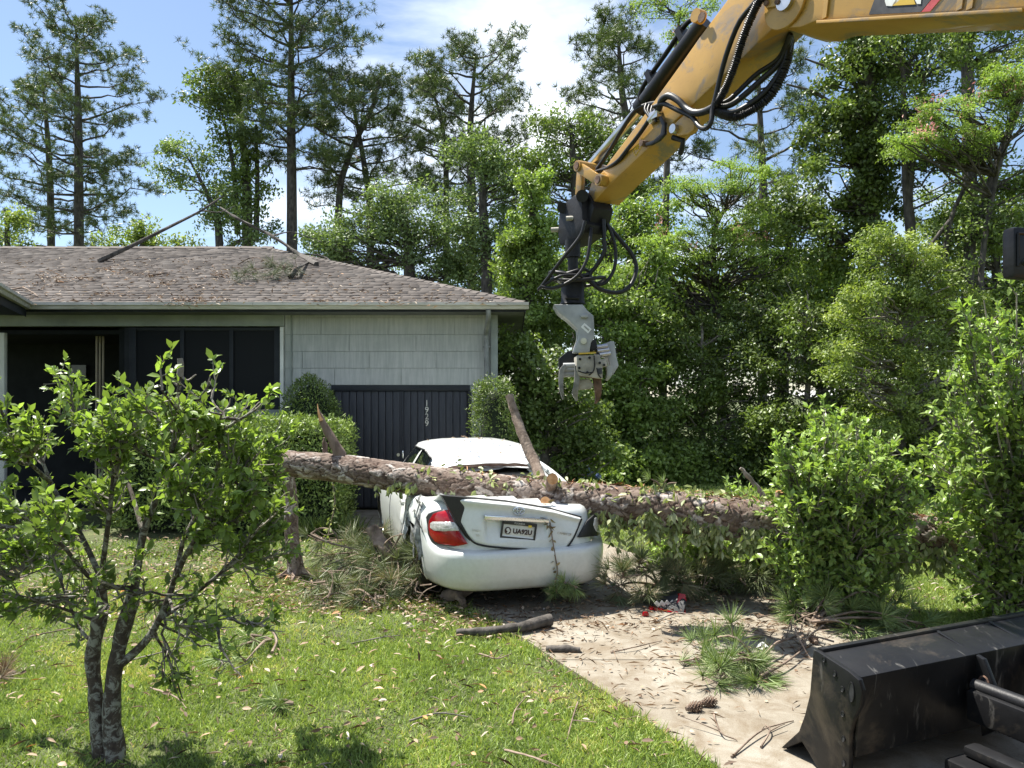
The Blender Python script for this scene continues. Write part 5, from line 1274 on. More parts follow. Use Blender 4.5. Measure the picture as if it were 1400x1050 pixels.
hose(A3([(895, 150, .17), (888, 163, .17), (873, 185, .165), (858, 204, .16), (845, 220, .15), (830, 230, .13), (815, 235, .1)]), .018)
hose(A3([(903, 140, .1), (885, 143, .05), (868, 152, .06), (850, 178, .06), (832, 208, .08), (816, 232, .1)]), .018)
hose(A3([(885, 142, .0), (862, 165, -.02), (838, 200, .0), (816, 230, .05)]), .014)
mb = MB(); mb.box(arm(897, 158, .165), (.10, .07, .06), AD, AM, ez); mb.tube(A3([(902, 150, .17), (889, 166, .17)]), .035, 10); mb.build('hose_manifold', M['steel'], exc, bevel=.006)
for k in range(4): hose(A3([(884 + k * 4, 142 + k * 1.5, .14), (882 + k * 4, 150 + k * 2, .17), (888 + k * 3, 160 + k * 2, .18)]), .012)
mb = MB(); mb.prism([arm(x, y, .16) for x, y in ((903, 160), (908, 172), (906, 184), (897, 192), (886, 196), (884, 200), (893, 199), (904, 193), (912, 184), (912, 168), (907, 159))], AM * .025); mb.build('hose_hook', M['black_paint'], exc, bevel=.005)
pin(884, 197, .025, .14, .20, 'bolt', M['rust'])
mb = MB(); mb.tube(A3([(920, 188, .1), (934, 192, .08), (932, 205, .06), (930, 210, .05)]), .022, 8); mb.build('hose', M['rubber'], exc, smooth=60)
# loops between coupler and rotator
G3 = lambda l: [gp(x, y, d) for x, y, d in l]
hose(G3([(800, 302, -.3), (793, 323, -.3), (772, 350, -.28), (752, 376, -.22), (740, 392, -.18), (736, 396, -.15)]), .015)
hose(G3([(740, 392, -.20), (756, 394, -.22), (775, 387, -.24), (792, 374, -.26), (803, 352, -.24), (807, 325, -.2), (808, 312, -.15)]), .015)
hose(G3([(825, 300, -.1), (826, 330, -.1), (826, 345, -.1), (815, 364, -.08), (807, 374, -.08), (806, 386, -.08)]), .019)
hose(G3([(830, 306, -.05), (838, 325, -.05), (842, 350, -.04), (838, 372, -.05), (825, 388, -.08), (810, 386, -.1), (798, 378, -.1)]), .016)
hose(G3([(826, 302, .05), (848, 328, .05), (864, 348, .05), (870, 368, .05), (862, 390, .0), (846, 400, -.05), (822, 396, -.1), (805, 384, -.12), (795, 378, -.12)]), .019)
t_ = np.linspace(0, 2 * math.pi, 30)
for k, (ra, dz_, tx) in enumerate(((.13, 0, .03), (.15, .03, -.02), (.19, -.02, .05), (.11, .05, 0))):
    p = np.array([[xc + tx + ra * 1.25 * math.cos(q), GD + ra * math.sin(q), hz(381) + dz_ + .022 * math.sin(q * 2 + k)] for q in t_]); MB().tube(p, .016, 8, cap=False).build('hose_coil', M['rubber'] if k else M['grapple_grey'], exc, smooth=70)
hose(G3([(744, 390, -.2), (760, 380, -.22), (775, 376, -.2), (795, 378, -.18), (800, 390, -.15)]), .012)

# dozer blade: end plates, folded top, back plate, mouldboard, ribs
def endp(px, py, off=0.0):
    p = on_plane(px, py, B_TOP + BD * off, BD); return (p - B_TOP * [1, 1, 0]) @ BN, p[2]
prof = [endp(*p) for p in ((1112, 888), (1109, 925), (1107, 950), (1100, 978), (1092, 1000), (1068, 1022), (1072, 1024), (1096, 1014), (1106, 1030), (1116, 1048), (1135, 1062), (1160, 1066), (1161, 1030), (1161, 1005), (1166, 985), (1176, 965), (1178, 945), (1174, 930), (1160, 918), (1140, 905), (1118, 891))]
prof = np.array(prof); prof[:, 1] = np.maximum(prof[:, 1], .012)
BL = 2.16; Bo = B_TOP * [1, 1, 0]
def bl(s_, q, z): return Bo + BD * s_ + BN * q + ez * z
ML = 0
def bprism(name, poly, s0, s1, mat=None, bevel=.006, parent=exc): return MB().prism([bl(s0, q, z) for q, z in poly], BD * (s1 - s0)).build(name, mat or M['blade_black'], parent, bevel=bevel)
blade = None
qf = prof[0, 0]; iback = 17
# mouldboard: curved front sheet
fr_ = [tuple(p) for p in prof[0:6]]; fb = [(q - .022, z) for q, z in fr_]
mb = MB(); f_ = np.array([[bl(s_, q, z) for q, z in fr_] for s_ in np.linspace(.03, BL - .03, 12)]); k_ = np.array([[bl(s_, q - .03, z + .002) for q, z in fr_] for s_ in np.linspace(.03, BL - .03, 12)])
mb.grid(f_); mb.grid(k_); mb.grid(np.stack([f_[:, 0], k_[:, 0]])); mb.grid(np.stack([f_[:, -1], k_[:, -1]])); blade = mb.build('blade', M['blade_black'], exc, smooth=40)
# rolled top lip
bprism('top_lip', [(qf + .004, .600), (qf + .004, .628), (qf - .035, .628), (qf - .035, .600)], .03, BL - .03, parent=blade)
qb, zb = prof[17]; qm, zm = prof[16]
tops = [(qf - .036, .612), (qb + .012, zb + .006), (qb + .012, zb - .012), (qf - .036, .594)]
zlow = .16
bprism('top_plate', tops, .03, BL - .03, parent=blade, bevel=.004)
bprism('back_plate', [(qb + .010, zb + .004), (qb + .030, zb - .012), (qb + .060, zlow), (qb + .042, zlow)], .031, BL - .031, parent=blade, bevel=.006)
bprism('cutting_edge', [(prof[4, 0] + .006, prof[4, 1]), (prof[5, 0] + .012, .014), (prof[5, 0] + .004, .010), (prof[4, 0] - .004, prof[4, 1] - .01)], .031, BL - .031, M['worn_steel'], .003, parent=blade)
# end plates with bolt holes (dark plugs set back) and slot
for s0 in (0.0, BL - .03):
    bprism('end_plate', prof, s0, s0 + .03, parent=blade, bevel=.005)
def hole(px, py, rx, rz):
    q, z = endp(px, py); t = np.linspace(0, 6.283, 17)[:-1]
    MB().prism([bl(-.0035, q + rx * math.cos(x), z + rz * math.sin(x)) for x in t], BD * .003).build('bolt_hole', M['decal_black'], blade)
    mb = MB(); mb.tube(np.array([bl(-.003, q + rx * math.cos(x), z + rz * math.sin(x)) for x in np.linspace(0, 6.283, 20)]), .0026, 5, cap=False); mb.build('hole_rim', M['black_iron'], blade)
for x, y in ((1127, 901.5), (1141.5, 921), (1152, 942), (1152.5, 976), (1153.5, 1010), (1154, 1044)): hole(x, y, .010, .013)
hole(1164.5, 946, .016, .048)
# ribs behind the blade, each with its slot
zr0 = .60
for s_ in (.86, 1.30):
    poly = [(qf - .04, .622), (qb - .03, zb - .01), (qb - .10, zb - .16), (qb - .12, .22), (qb - .02, .14), (qb + .03, zb - .03)]
    rb = bprism('rib', poly, s_, s_ + .032, parent=blade, bevel=.006)
    t = np.linspace(0, 6.283, 17)[:-1]; cq, cz = qb - .035, zb - .15
    mb = MB(); mb.tube(np.array([bl(s_ - .002, cq + .030 * math.cos(x), cz + .052 * math.sin(x)) for x in np.linspace(0, 6.283, 24)]), .006, 6, cap=False); mb.build('slot_rim', M['rust'], blade)
    MB().prism([bl(s_ - .004, cq + .028 * math.cos(x), cz + .050 * math.sin(x)) for x in t], BD * .003).build('slot', M['decal_black'], blade)
# push arms back to the undercarriage
for s_ in (.80, 1.36):
    a0 = bl(s_, qb - .02, .33); a1 = bl(s_, qb - 1.75, .30); mb = MB(); mb.box((a0 + a1) / 2, (np.linalg.norm(a1 - a0), .13, .16), unit(a1 - a0), BD, ez); ar = mb.build('push_arm', M['blade_black'], exc, bevel=.02)
    MB().tube([a0 + ez * .09 + BD * .0, a0 + ez * .085 - BN * .6], .035, 12).build('arm_rail', M['black_iron'], ar, smooth=40)
mb = MB(); a0 = gnd(1290, 1040, .18); 
mb.box(bl(.55, qb - .62, .12), (.95, .30, .10), BN * -1, BD, ez); mb.box(bl(.55, qb - .62, .20), (.9, .10, .05), BN * -1, BD, ez); mb.build('arm_guard', M['blade_black'], exc, bevel=.02)
bprism('cross_tube', [(qb - .50, .20), (qb - .50, .36), (qb - .64, .36), (qb - .64, .20)], .80, 1.36, bevel=.02)

# undercarriage, house and cab stand just outside the picture
def mc(f_, s_, z): return MC * [1, 1, 0] + BN * f_ + BD * s_ + ez * z
for sg in (-.86, .86):
    t = np.linspace(0, 2 * math.pi, 49)[:-1]; pf = []
    for q in t: pf.append((math.copysign(abs(math.cos(q)) ** .45, math.cos(q)) * 1.15 * 1.0, .33 + .31 * math.copysign(abs(math.sin(q)) ** .75, math.sin(q))))
    mb = MB(); mb.prism([mc(f_ - .12, sg - .2, max(.02, z)) for f_, z in pf], BD * .40); tk = mb.build('track', M['rubber'], exc, bevel=.02)
mb = MB(); mb.box(mc(0, 0, .55), (1.5, 1.2, .40), BN, BD, ez); mb.build('undercarriage', M['black_iron'], exc, bevel=.03)
UF = -AD; UR = -AM                                # upper body faces along the boom
UO = armsz(5.9, 0, 0)
def ub(f_, r_, z): return UO * [1, 1, 0] + UF * f_ + UR * r_ + ez * z
MB().box(ub(-.45, .1, 1.15), (2.0, 1.9, .75), UF, UR, ez).build('upper_body', M['yellow'], exc, bevel=.08)
MB().box(ub(.55, 0, 1.35), (.5, .5, .9), UF, UR, ez).build('boom_foot', M['yellow'], exc, bevel=.03)
mb = MB(); mb.box(ub(-.2, .75, 2.0), (1.3, .9, 1.5), UF, UR, ez); cab = mb.build('cab', M['black_paint'], exc, bevel=.08)
for r_ in (.295, 1.205): MB().box(ub(-.15, r_, 2.15), (.95, .01, .95), UF, UR, ez).build('window', M['dark_glass'], cab)
# mirror on its bracket
mp0 = at(1392, 347, 2.75); MX = unit([.97, .22, 0]); MY = np.array([-MX[1], MX[0], 0])
mb = MB(); mb.box(mp0 + MX * .03, (.155, .055, .185), MX, MY, ez); mir = mb.build('mirror', M['black_paint'], exc, bevel=.02)
mb = MB(); 
for a_, c_ in (((-.03, .066), (.06, .066)), ((-.03, .066), (-.03, -.05))): mb.tube([mp0 + MX * (a_[0] + .0) - MY * .028 + ez * a_[1], mp0 + MX * c_[0] - MY * .028 + ez * c_[1]], .005, 6)
mb.build('mirror_rib', M['black_paint'], mir)
mb = MB(); mb.tube([mp0 + MX * .0 - MY * .025 - ez * .035, mp0 + MX * .0 - MY * .042 - ez * .035], .011, 10); mb.build('mirror_screw', M['steel'], mir, smooth=40)
MB().tube([mp0 + MX * .02 - MY * .03 - ez * .015, mp0 + MX * .16 - MY * .03 + ez * .01, ub(.45, .3, 2.4)], .014, 8).build('mirror_bracket', M['black_paint'], exc, smooth=40)

# ------------------------------------------------------------------ trees and shrubs
def E(px, py, D, rx, ry, n, rd=None):
    return (at(px, py, D), (rx * D / F, (rd if rd is not None else rx * D / F * .85), ry * D / F), n)
def TR(D, *pts): return np.array([at(x, y, D + (d[0] if d else 0)) if y is not None else np.array([(x - CX) / F * D, D, -.1]) for x, y, *d in pts])

# --- tall pines behind the house
G_P = 'tall pines behind the house'
pine_tree('pine_tree', 'tallest pine left of the house with long straight bare bole', TR(40, (108, None), (108, 300), (107, 160), (104, 40)), [.30, .24, .19, .05], 9.6, 46, 3.9, .16, LM['pine'], M['bark_grey'], G_P, shape=lambda f: np.interp(f, [0, .25, .6, .85, 1], [.75, .95, .85, .62, .35]), per=16, per_limb=10)
pine_tree('pine_tree', 'shorter leaning pine left of the tallest pine beside the roof', TR(43, (70, None), (70, 320), (66, 200), (58, 110)), [.24, .20, .15, .05], 8.0, 28, 3.7, .17, LM['pine'], M['bark_grey'], G_P, per=16, per_limb=9)
pine_tree('pine_tree', 'very tall pine rising out of frame behind the middle of the roof', TR(33, (399, None), (399, 300), (398, 160), (398, -50)), [.27, .22, .18, .05], 11.6, 46, 3.7, .16, LM['pine'], M['bark_grey'], G_P, shape=lambda f: np.interp(f, [0, .25, .6, .85, 1], [.6, .95, .95, .75, .5]), per=16, per_limb=11)
pine_tree('pine_tree', 'crooked forked pine with open crown between the two taller pines', TR(35, (505, None), (506, 300), (500, 240), (490, 180), (478, 125)), [.22, .18, .14, .10, .04], 8.5, 26, 3.1, .17, LM['pine'], M['bark_grey'], G_P, per=13, per_limb=7)
pine_tree('pine_tree', 'slender pine just right of the crooked pine above the hip of the roof', TR(34, (455, None), (462, 300), (475, 220), (508, 150), (516, 110)), [.20, .16, .13, .09, .04], 10.5, 20, 2.8, .17, LM['pine'], M['bark_grey'], G_P, per=13, per_limb=7)
pine_tree('pine_tree', 'dense round topped pine above the garage end of the roof', TR(34, (645, None), (645, 300), (643, 180), (650, 80)), [.24, .20, .15, .05], 9.3, 36, 3.2, .17, LM['pine'], M['bark_grey'], G_P, shape=lambda f: .55 + .5 * math.sin(math.pi * f), per=15, per_limb=8)
pine_tree('pine_tree', 'thin secondary pine standing left of the round topped pine', TR(37, (608, None), (610, 260), (606, 180), (590, 115)), [.18, .14, .10, .04], 10.0, 20, 2.4, .17, LM['pine'], M['bark_grey'], G_P, per=16, per_limb=9)
pine_tree('pine_tree', 'dark pine behind the yellow stick of the excavator', TR(31, (862, None), (862, 240), (850, 120), (845, 45)), [.22, .18, .13, .05], 9.0, 34, 2.9, .17, LM['pine'], M['bark_grey'], G_P, per=15, per_limb=8)
pine_tree('pine_tree', 'pine with bare pale trunk seen below the hose loops', TR(30, (1042, None), (1044, 300), (1040, 180), (1035, 60)), [.19, .16, .12, .04], 7.2, 24, 2.6, .16, LM['pine'], M['bark_grey'], G_P, per=14, per_limb=8)

# --- broadleaf trees behind the house
G_B = 'broadleaf trees behind the house'
broad_tree('oak_tree', 'tall narrow leafy oak left of the tallest middle pine', 'tree', TR(34, (340, None), (338, 300), (335, 220), (325, 120)), [.30, .22, .16, .05],
           [E(290, 130, 34, 40, 42, 26), E(325, 190, 34, 48, 60, 34), E(345, 110, 34, 42, 45, 20), E(335, 280, 34, 40, 50, 24)], .17, 95, .62, LM['oak'], M['bark_grey'], G_B, extra_limbs=[(TR(34, (350, 330), (352, 240), (350, 170)), (.14, .05)), (TR(34, (325, 320), (318, 220), (300, 140)), (.14, .04))])
broad_tree('oak_tree', 'pale lichen grey leafy tree low behind the left ridge of the roof', 'tree', TR(32, (300, None), (300, 330), (285, 270), (260, 220)), [.2, .16, .10, .04],
           [E(250, 235, 32, 42, 42, 20), E(300, 280, 32, 40, 45, 20), E(340, 320, 32, 50, 40, 18), E(240, 205, 32, 20, 20, 6)], .15, 80, .55, LM['greyoak'], M['bark_grey'], G_B)
broad_tree('oak_tree', 'grey green spreading oak above the hip of the roof', 'tree', TR(26, (560, None), (560, 380), (555, 320), (550, 270)), [.25, .2, .14, .05],
           [E(545, 300, 26, 62, 52, 46), E(600, 340, 26, 55, 50, 34), E(480, 330, 26, 60, 55, 36), E(640, 370, 26, 45, 40, 22), E(440, 350, 26, 42, 42, 20)], .13, 120, .55, LM['greyoak'], M['bark_grey'], G_B)
broad_tree('oak_tree', 'rounded green oak right of the spreading oak behind the garage', 'tree', TR(25, (665, None), (665, 370), (660, 270), (665, 200)), [.22, .18, .14, .05],
           [E(655, 215, 25, 45, 38, 22), E(690, 250, 25, 48, 60, 30), E(640, 300, 25, 40, 48, 20), E(690, 340, 25, 50, 45, 24)], .13, 110, .52, LM['greyoak'], M['bark_grey'], G_B)
broad_tree('oak_tree', 'tall leafy oak between the round topped pine and the yellow stick', 'tree', TR(25, (790, None), (790, 330), (785, 240), (780, 170)), [.22, .18, .14, .05],
           [E(775, 190, 25, 55, 48, 30), E(740, 250, 25, 50, 50, 26), E(830, 210, 25, 50, 50, 26), E(860, 250, 25, 40, 45, 18)], .13, 105, .52, LM['oak'], M['bark_grey'], G_B)
broad_tree('small_tree', 'small bright tree just showing over the ridge at the far left edge', 'tree', TR(30, (10, None), (10, 330), (8, 305)), [.15, .1, .04], [E(5, 325, 30, 42, 30, 18), E(20, 300, 30, 20, 16, 6)], .14, 90, .5, LM['yellowgreen'], M['bark_grey'], G_B)
broad_tree('small_tree', 'small bright tree just showing over the ridge behind the leaning branch', 'tree', TR(30, (195, None), (195, 335), (192, 310)), [.15, .1, .04], [E(185, 330, 30, 55, 22, 20), E(205, 318, 30, 30, 18, 10), E(250, 335, 30, 30, 15, 8)], .14, 80, .45, LM['yellowgreen'], M['bark_grey'], G_B)

# --- wood on the right of the drive
G_W = 'trees and thickets at the edge of the wood'
broad_tree('vine_tree', 'column of bright climbing vines over a snag right of the garage corner', 'tree', TR(19, (722, None), (722, 420), (728, 320), (728, 255)), [.2, .17, .13, .05],
           [E(728, 262, 19, 28, 28, 18, .8), E(722, 320, 19, 40, 45, 34, .9), E(708, 390, 19, 42, 50, 36, .9), E(745, 360, 19, 36, 60, 32, .9), E(725, 450, 19, 50, 40, 26, .9)], .088, 150, .34, LM['bright'], M['bark_grey'], G_W, tmpl=LEAFR)
broad_tree('shrub_thicket', 'tangled mound of shrubs and dead twigs beside the garage corner', 'shrub', TR(14.5, (745, None), (745, 600), (745, 500)), [.1, .08, .03],
           [E(735, 500, 14.5, 55, 40, 30, .9), E(770, 560, 14.5, 60, 55, 40, .9), E(720, 575, 14.2, 45, 60, 30, .8), E(800, 620, 14.5, 50, 40, 26, .8), E(700, 475, 14.6, 30, 25, 12, .6)], .085, 115, .30, LM['oak'], M['twig'], G_W, tmpl=LEAFR)
broad_tree('shrub_thicket', 'bright sunlit thicket straight behind the grapple', 'shrub', TR(18, (850, None), (850, 600), (850, 430)), [.12, .09, .03],
           [E(850, 420, 18, 60, 60, 42, 1.1), E(890, 480, 18, 60, 60, 40, 1.1), E(830, 520, 18, 60, 60, 40, 1.0), E(790, 420, 18.5, 40, 50, 26, .9), E(820, 600, 17.6, 60, 50, 40, .8), E(880, 590, 17.4, 60, 60, 46, .8), E(860, 640, 16.9, 70, 28, 40, .6), E(920, 640, 17.0, 70, 30, 40, .6), E(990, 655, 17.2, 60, 22, 30, .5), E(900, 390, 18.5, 60, 45, 28, 1.0)], .10, 125, .36, LM['bright'], M['twig'], G_W, tmpl=LEAFR)
broad_tree('shrub_thicket', 'dark leafy thicket over the shaded hollow behind the fallen trunk', 'shrub', TR(18, (960, None), (960, 600), (960, 450)), [.12, .09, .03],
           [E(930, 560, 17.8, 60, 70, 40, 1.0), E(990, 520, 18, 65, 70, 46, 1.1), E(1040, 580, 18, 60, 70, 40, 1.1), E(960, 620, 17.5, 70, 40, 30, .9), E(950, 470, 18.2, 60, 45, 30, 1.0), E(1010, 630, 17.4, 60, 40, 26, .8)], .10, 115, .38, LM['vine'], M['twig'], G_W)
broad_tree('shrub_thicket', 'deep green thicket behind the near broad leaved shrub', 'shrub', TR(17, (1100, None), (1100, 600), (1110, 450)), [.12, .09, .03],
           [E(1090, 470, 17, 70, 70, 46, 1.1), E(1150, 560, 16.5, 70, 80, 44, 1.1), E(1060, 430, 18, 60, 55, 34, 1.0), E(1210, 580, 16, 60, 80, 36, 1.0), E(1290, 560, 16, 60, 90, 36, 1.0), E(1380, 560, 16, 60, 100, 36, 1.0), E(1080, 600, 16.4, 70, 60, 44, .8), E(1140, 640, 16, 70, 40, 40, .7), E(1220, 645, 15.6, 70, 35, 34, .6), E(1030, 650, 16.8, 50, 28, 26, .5)], .10, 115, .38, LM['vine'], M['twig'], G_W)
broad_tree('arching_shrub', 'yellow green arching shrub in front of the vine covered tree', 'shrub', TR(15, (1230, None), (1235, 500), (1240, 380)), [.1, .08, .03],
           [E(1230, 345, 15, 55, 42, 34, .9), E(1190, 420, 15, 55, 55, 40, .9), E(1270, 400, 15, 60, 55, 40, .9), E(1240, 480, 15, 70, 50, 40, .9), E(1160, 500, 14.8, 45, 45, 24, .8), E(1320, 450, 15, 50, 60, 28, .8), E(1240, 560, 14.8, 75, 60, 46, .8), E(1180, 610, 14.6, 60, 50, 34, .7), E(1290, 630, 14.6, 70, 45, 34, .7), E(1360, 560, 14.8, 50, 70, 30, .7)], .075, 135, .26, LM['yellowgreen'], M['twig'], G_W)
broad_tree('vine_tree', 'tall dark trunk wrapped in hanging vines under the boom', 'tree', TR(18, (1190, None), (1190, 400), (1188, 200), (1185, 40), (1180, -60)), [.24, .22, .2, .18, .1],
           [E(1180, 90, 18, 58, 50, 40, .9), E(1190, 180, 18, 52, 60, 46, .9), E(1195, 270, 18, 44, 60, 42, .8), E(1140, 150, 18, 45, 55, 22, .9), E(1115, 215, 18, 26, 40, 12, .7), E(1175, 340, 18, 60, 50, 32, .9), E(1185, 20, 18, 60, 40, 22, .9), E(1100, 310, 18, 45, 50, 20, .9)], .10, 120, .34, LM['vine'], M['bark_grey'], G_W, tmpl=LEAFR,
           extra_limbs=[(TR(18, (1190, 180), (1120, 130), (1075, 115)), (.06, .02)), (TR(18, (1185, 130), (1150, 100), (1100, 80)), (.06, .02))])
broad_tree('mimosa_tree', 'feathery mimosa with pink blossoms behind the excavator stick', 'tree', TR(19.5, (985, None), (985, 450), (975, 330), (1000, 270)), [.11, .09, .06, .03],
           [E(960, 262, 18.6, 60, 18, 24, .9), E(1010, 240, 18.6, 55, 22, 20, .9), E(905, 330, 18.6, 55, 18, 22, .9), E(1000, 310, 18.6, 60, 22, 26, .9), E(860, 375, 18.6, 50, 18, 18, .8), E(1040, 350, 18.6, 55, 28, 22, .9), E(950, 355, 18.6, 60, 26, 24, .9)], .075, 130, .30, LM['mimosa'], M['bark_grey'], G_W, flat=.38, up=1.2, flowers=(10, LM['pink']), wid=.4)
broad_tree('mimosa_tree', 'feathery mimosa with pink blossoms at the upper right edge', 'tree', TR(15.6, (1345, None), (1340, 400), (1360, 250), (1385, 150)), [.07, .06, .05, .03],
           [E(1290, 155, 15.2, 60, 20, 26, .8), E(1370, 115, 15.2, 60, 26, 30, .8), E(1250, 195, 15.2, 45, 18, 18, .8), E(1330, 200, 15.2, 55, 20, 20, .8), E(1400, 160, 15.2, 40, 26, 16, .8)], .065, 140, .25, LM['mimosa'], M['bark_grey'], G_W, flat=.38, up=1.2, flowers=(16, LM['pink']), wid=.4)
broad_tree('mimosa_tree', 'thin mimosa spray with pink blossoms in the sky above the cylinder', 'tree', TR(22, (905, None), (910, 300), (915, 150), (925, 60), (930, 10)), [.12, .10, .08, .05, .02],
           [E(880, 12, 22, 40, 14, 10, .8), E(935, 15, 22, 50, 22, 14, .9), E(930, 50, 22, 20, 14, 6, .6)], .09, 90, .34, LM['mimosa'], M['bark_grey'], G_W, flat=.5, up=1.0, flowers=(4, LM['pink']), wid=.4)
broad_tree('slender_tree', 'dark twin stemmed tree with thin crown right of the vine covered trunk', 'tree', TR(17, (1245, None), (1246, 340), (1242, 270), (1252, 190), (1262, 110)), [.13, .11, .09, .06, .03],
           [E(1235, 130, 17, 40, 50, 18, .9), E(1270, 100, 17, 50, 45, 18, .9), E(1250, 200, 17, 45, 40, 18, .8), E(1215, 60, 17, 40, 40, 12, .8), E(1290, 60, 17, 40, 35, 12, .8), E(1300, 230, 17, 40, 40, 14, .8)], .095, 85, .34, LM['oak'], M['bark_grey'], G_W,
           extra_limbs=[(TR(17, (1244, 320), (1238, 250), (1236, 160), (1234, 70), (1230, 40)), (.09, .03)), (TR(17, (1236, 100), (1215, 70), (1195, 55)), (.04, .015)), (TR(17, (1236, 90), (1265, 60), (1285, 30)), (.04, .015))])
broad_tree('slender_tree', 'grey straight trunk with high leafy crown near the right edge', 'tree', TR(21, (1326, None), (1326, 340), (1325, 200), (1322, 60), (1320, -60)), [.21, .2, .18, .15, .08],
           [E(1330, 60, 21, 60, 50, 26, 1.2), E(1370, 40, 21, 60, 50, 24, 1.2), E(1290, 20, 21, 50, 40, 18, 1.0), E(1350, 230, 21, 50, 50, 18, 1.0), E(1385, 290, 21, 40, 60, 20, 1.0)], .12, 100, .45, LM['oak'], M['bark_grey'], G_W)
broad_tree('slender_tree', 'dark slanting trunk leaning right at the right edge', 'tree', TR(16, (1318, None), (1325, 345), (1345, 280), (1372, 200), (1398, 130), (1420, 60)), [.12, .11, .095, .08, .06, .03],
           [E(1400, 100, 16, 50, 50, 20, .9), E(1385, 330, 16, 40, 45, 20, .8), E(1400, 250, 16, 35, 45, 14, .8), E(1340, 310, 16, 35, 35, 10, .7), E(1290, 330, 16.5, 40, 30, 12, .7)], .09, 95, .34, LM['oak'], M['bark_grey'], G_W,
           extra_limbs=[(TR(16, (1290, 360), (1300, 300), (1325, 245), (1360, 190)), (.06, .025)), (TR(16, (1300, 300), (1270, 340), (1260, 380)), (.05, .03))])
broad_tree('leafy_tree', 'leafy green tree filling the wood between mimosa and vine covered trunk', 'tree', TR(20, (1070, None), (1070, 500), (1075, 380), (1080, 300)), [.18, .16, .12, .04],
           [E(1040, 330, 20, 60, 55, 34, 1.2), E(1100, 380, 20, 60, 60, 36, 1.2), E(990, 400, 20, 60, 50, 30, 1.2), E(1085, 280, 20, 45, 40, 20, 1.0), E(930, 420, 20, 55, 45, 26, 1.2)], .11, 120, .42, LM['oak'], M['bark_grey'], G_W)
broad_tree('leafy_tree', 'bushy tree between the vine column and the excavator coupler', 'tree', TR(22, (830, None), (830, 420), (835, 340), (850, 290)), [.16, .14, .1, .04],
           [E(850, 320, 22, 55, 45, 28, 1.2), E(800, 350, 22, 50, 50, 28, 1.2), E(890, 300, 22, 45, 35, 18, 1.0), E(770, 390, 22, 50, 50, 24, 1.2)], .12, 110, .45, LM['bright'], M['bark_grey'], G_W)
broad_tree('leafy_tree', 'mid green tree filling the wood behind the tall right edge shrub', 'tree', TR(18.5, (1365, None), (1365, 450), (1360, 330), (1355, 250)), [.14, .12, .09, .04],
           [E(1350, 300, 18.5, 55, 45, 26, 1.1), E(1395, 360, 18.5, 50, 60, 30, 1.1), E(1310, 370, 18.5, 50, 50, 26, 1.0), E(1370, 440, 18, 60, 55, 34, 1.0), E(1280, 290, 18.8, 40, 40, 16, .9)], .095, 115, .36, LM['oak'], M['bark_grey'], G_W)
broad_tree('leafy_tree', 'pale green tree filling the wood left of the arching shrub', 'tree', TR(19, (1125, None), (1125, 500), (1128, 420), (1130, 350)), [.14, .12, .09, .04],
           [E(1110, 400, 18.6, 55, 50, 32, 1.1), E(1150, 440, 18.3, 55, 50, 34, 1.0), E(1080, 450, 18.3, 50, 50, 28, 1.0), E(1135, 360, 18.8, 45, 35, 20, 1.0)], .095, 120, .36, LM['bright'], M['bark_grey'], G_W)
# far wood closing the gaps: one mass nobody could count
fe = [E(x, 470 - 60 * abs(math.sin(x * .013)), 34, 70, 70, 26, 1.5) for x in range(660, 1900, 70)] + [E(x, 430, 60, 60, 90, 14, 2) for x in range(-300, 700, 60)]
C = env_points(fe); P, Nn, cid = clump_leaves(C, .9, 120); cr_ = rng.random(len(C))
fo = leaf_obj('far_woods', P, unit(rng.normal(size=P.shape)), Nn, .26 * rng.uniform(.7, 1.2, len(P)), .22, LEAF4, LM['oak'], rnd=.6 * cr_[cid] + .4 * rng.random(len(P)), kind='stuff')
tag(fo, 'far green woodland mass behind the thickets', 'woods')

# --- hydrangea with blue heads by the wood edge
hr = root('hydrangea', 'hydrangea bush with pale blue flower heads behind the car', 'shrub', gnd(795, 672))
Dh = gnd(795, 672)[1]
C = env_points([E(795, 640, Dh, 32, 28, 22, .35)]); P, Nn, cid = clump_leaves(C, .16, 40)
mb = MB()
for c_ in C[:14]: mb.tube(spline([gnd(795, 672) + rng.normal(size=3) * [.08, .08, 0], (gnd(795, 672) + c_) / 2 + [0, 0, .1], c_], 6), [.012, .011, .010, .009, .007, .005], 4)
mb.build('stem', M['twig'], hr, recalc=False)
leaf_obj('leaves', P, unit(rng.normal(size=P.shape)), Nn, .11, .10, LEAF8, LM['bright'], hr, kind='stuff')
for x, y in ((783.5, 616), (806, 647), (803, 641), (817, 652), (794, 653), (787, 603)):
    c_ = at(x, y, Dh - .3); q = unit(rng.normal(size=(70, 3))); leaf_obj('flower_head', c_ + q * .055, unit(rng.normal(size=q.shape)), q, .05, .06, LEAFR, LM['blue'], hr)

# --- clipped hedge, round box bush, topiary by the garage
def clipped(name, label, boxf, n, leafL, lmat, inner, jit=.03):
    """boxf: random surface points + outward normals of the clipped form"""
    Pq, Nq = boxf(n); cen = Pq.mean(0); r = root(name, label, 'hedge' if 'hedge' in name else 'shrub', (cen[0], cen[1], 0))
    dep = rng.random(n) ** 2 * .14; P = Pq - Nq * dep[:, None] + rng.normal(size=Pq.shape) * jit
    Nn = unit(Nq * .7 + rng.normal(size=P.shape) * .6 + [0, 0, .35]); U = unit(rng.normal(size=P.shape) + Nq * .7 + [0, 0, .3])
    leaf_obj('foliage', P, U, Nn, leafL * rng.uniform(.7, 1.3, n), leafL * .62 * rng.uniform(.8, 1.2, n), LEAF4, lmat, r, kind='stuff')
    inner(r); return r
M['hedge_core'] = pm('hedge_core', (.008, .014, .006), (.020, .034, .012), 14, .95, .6, 30)
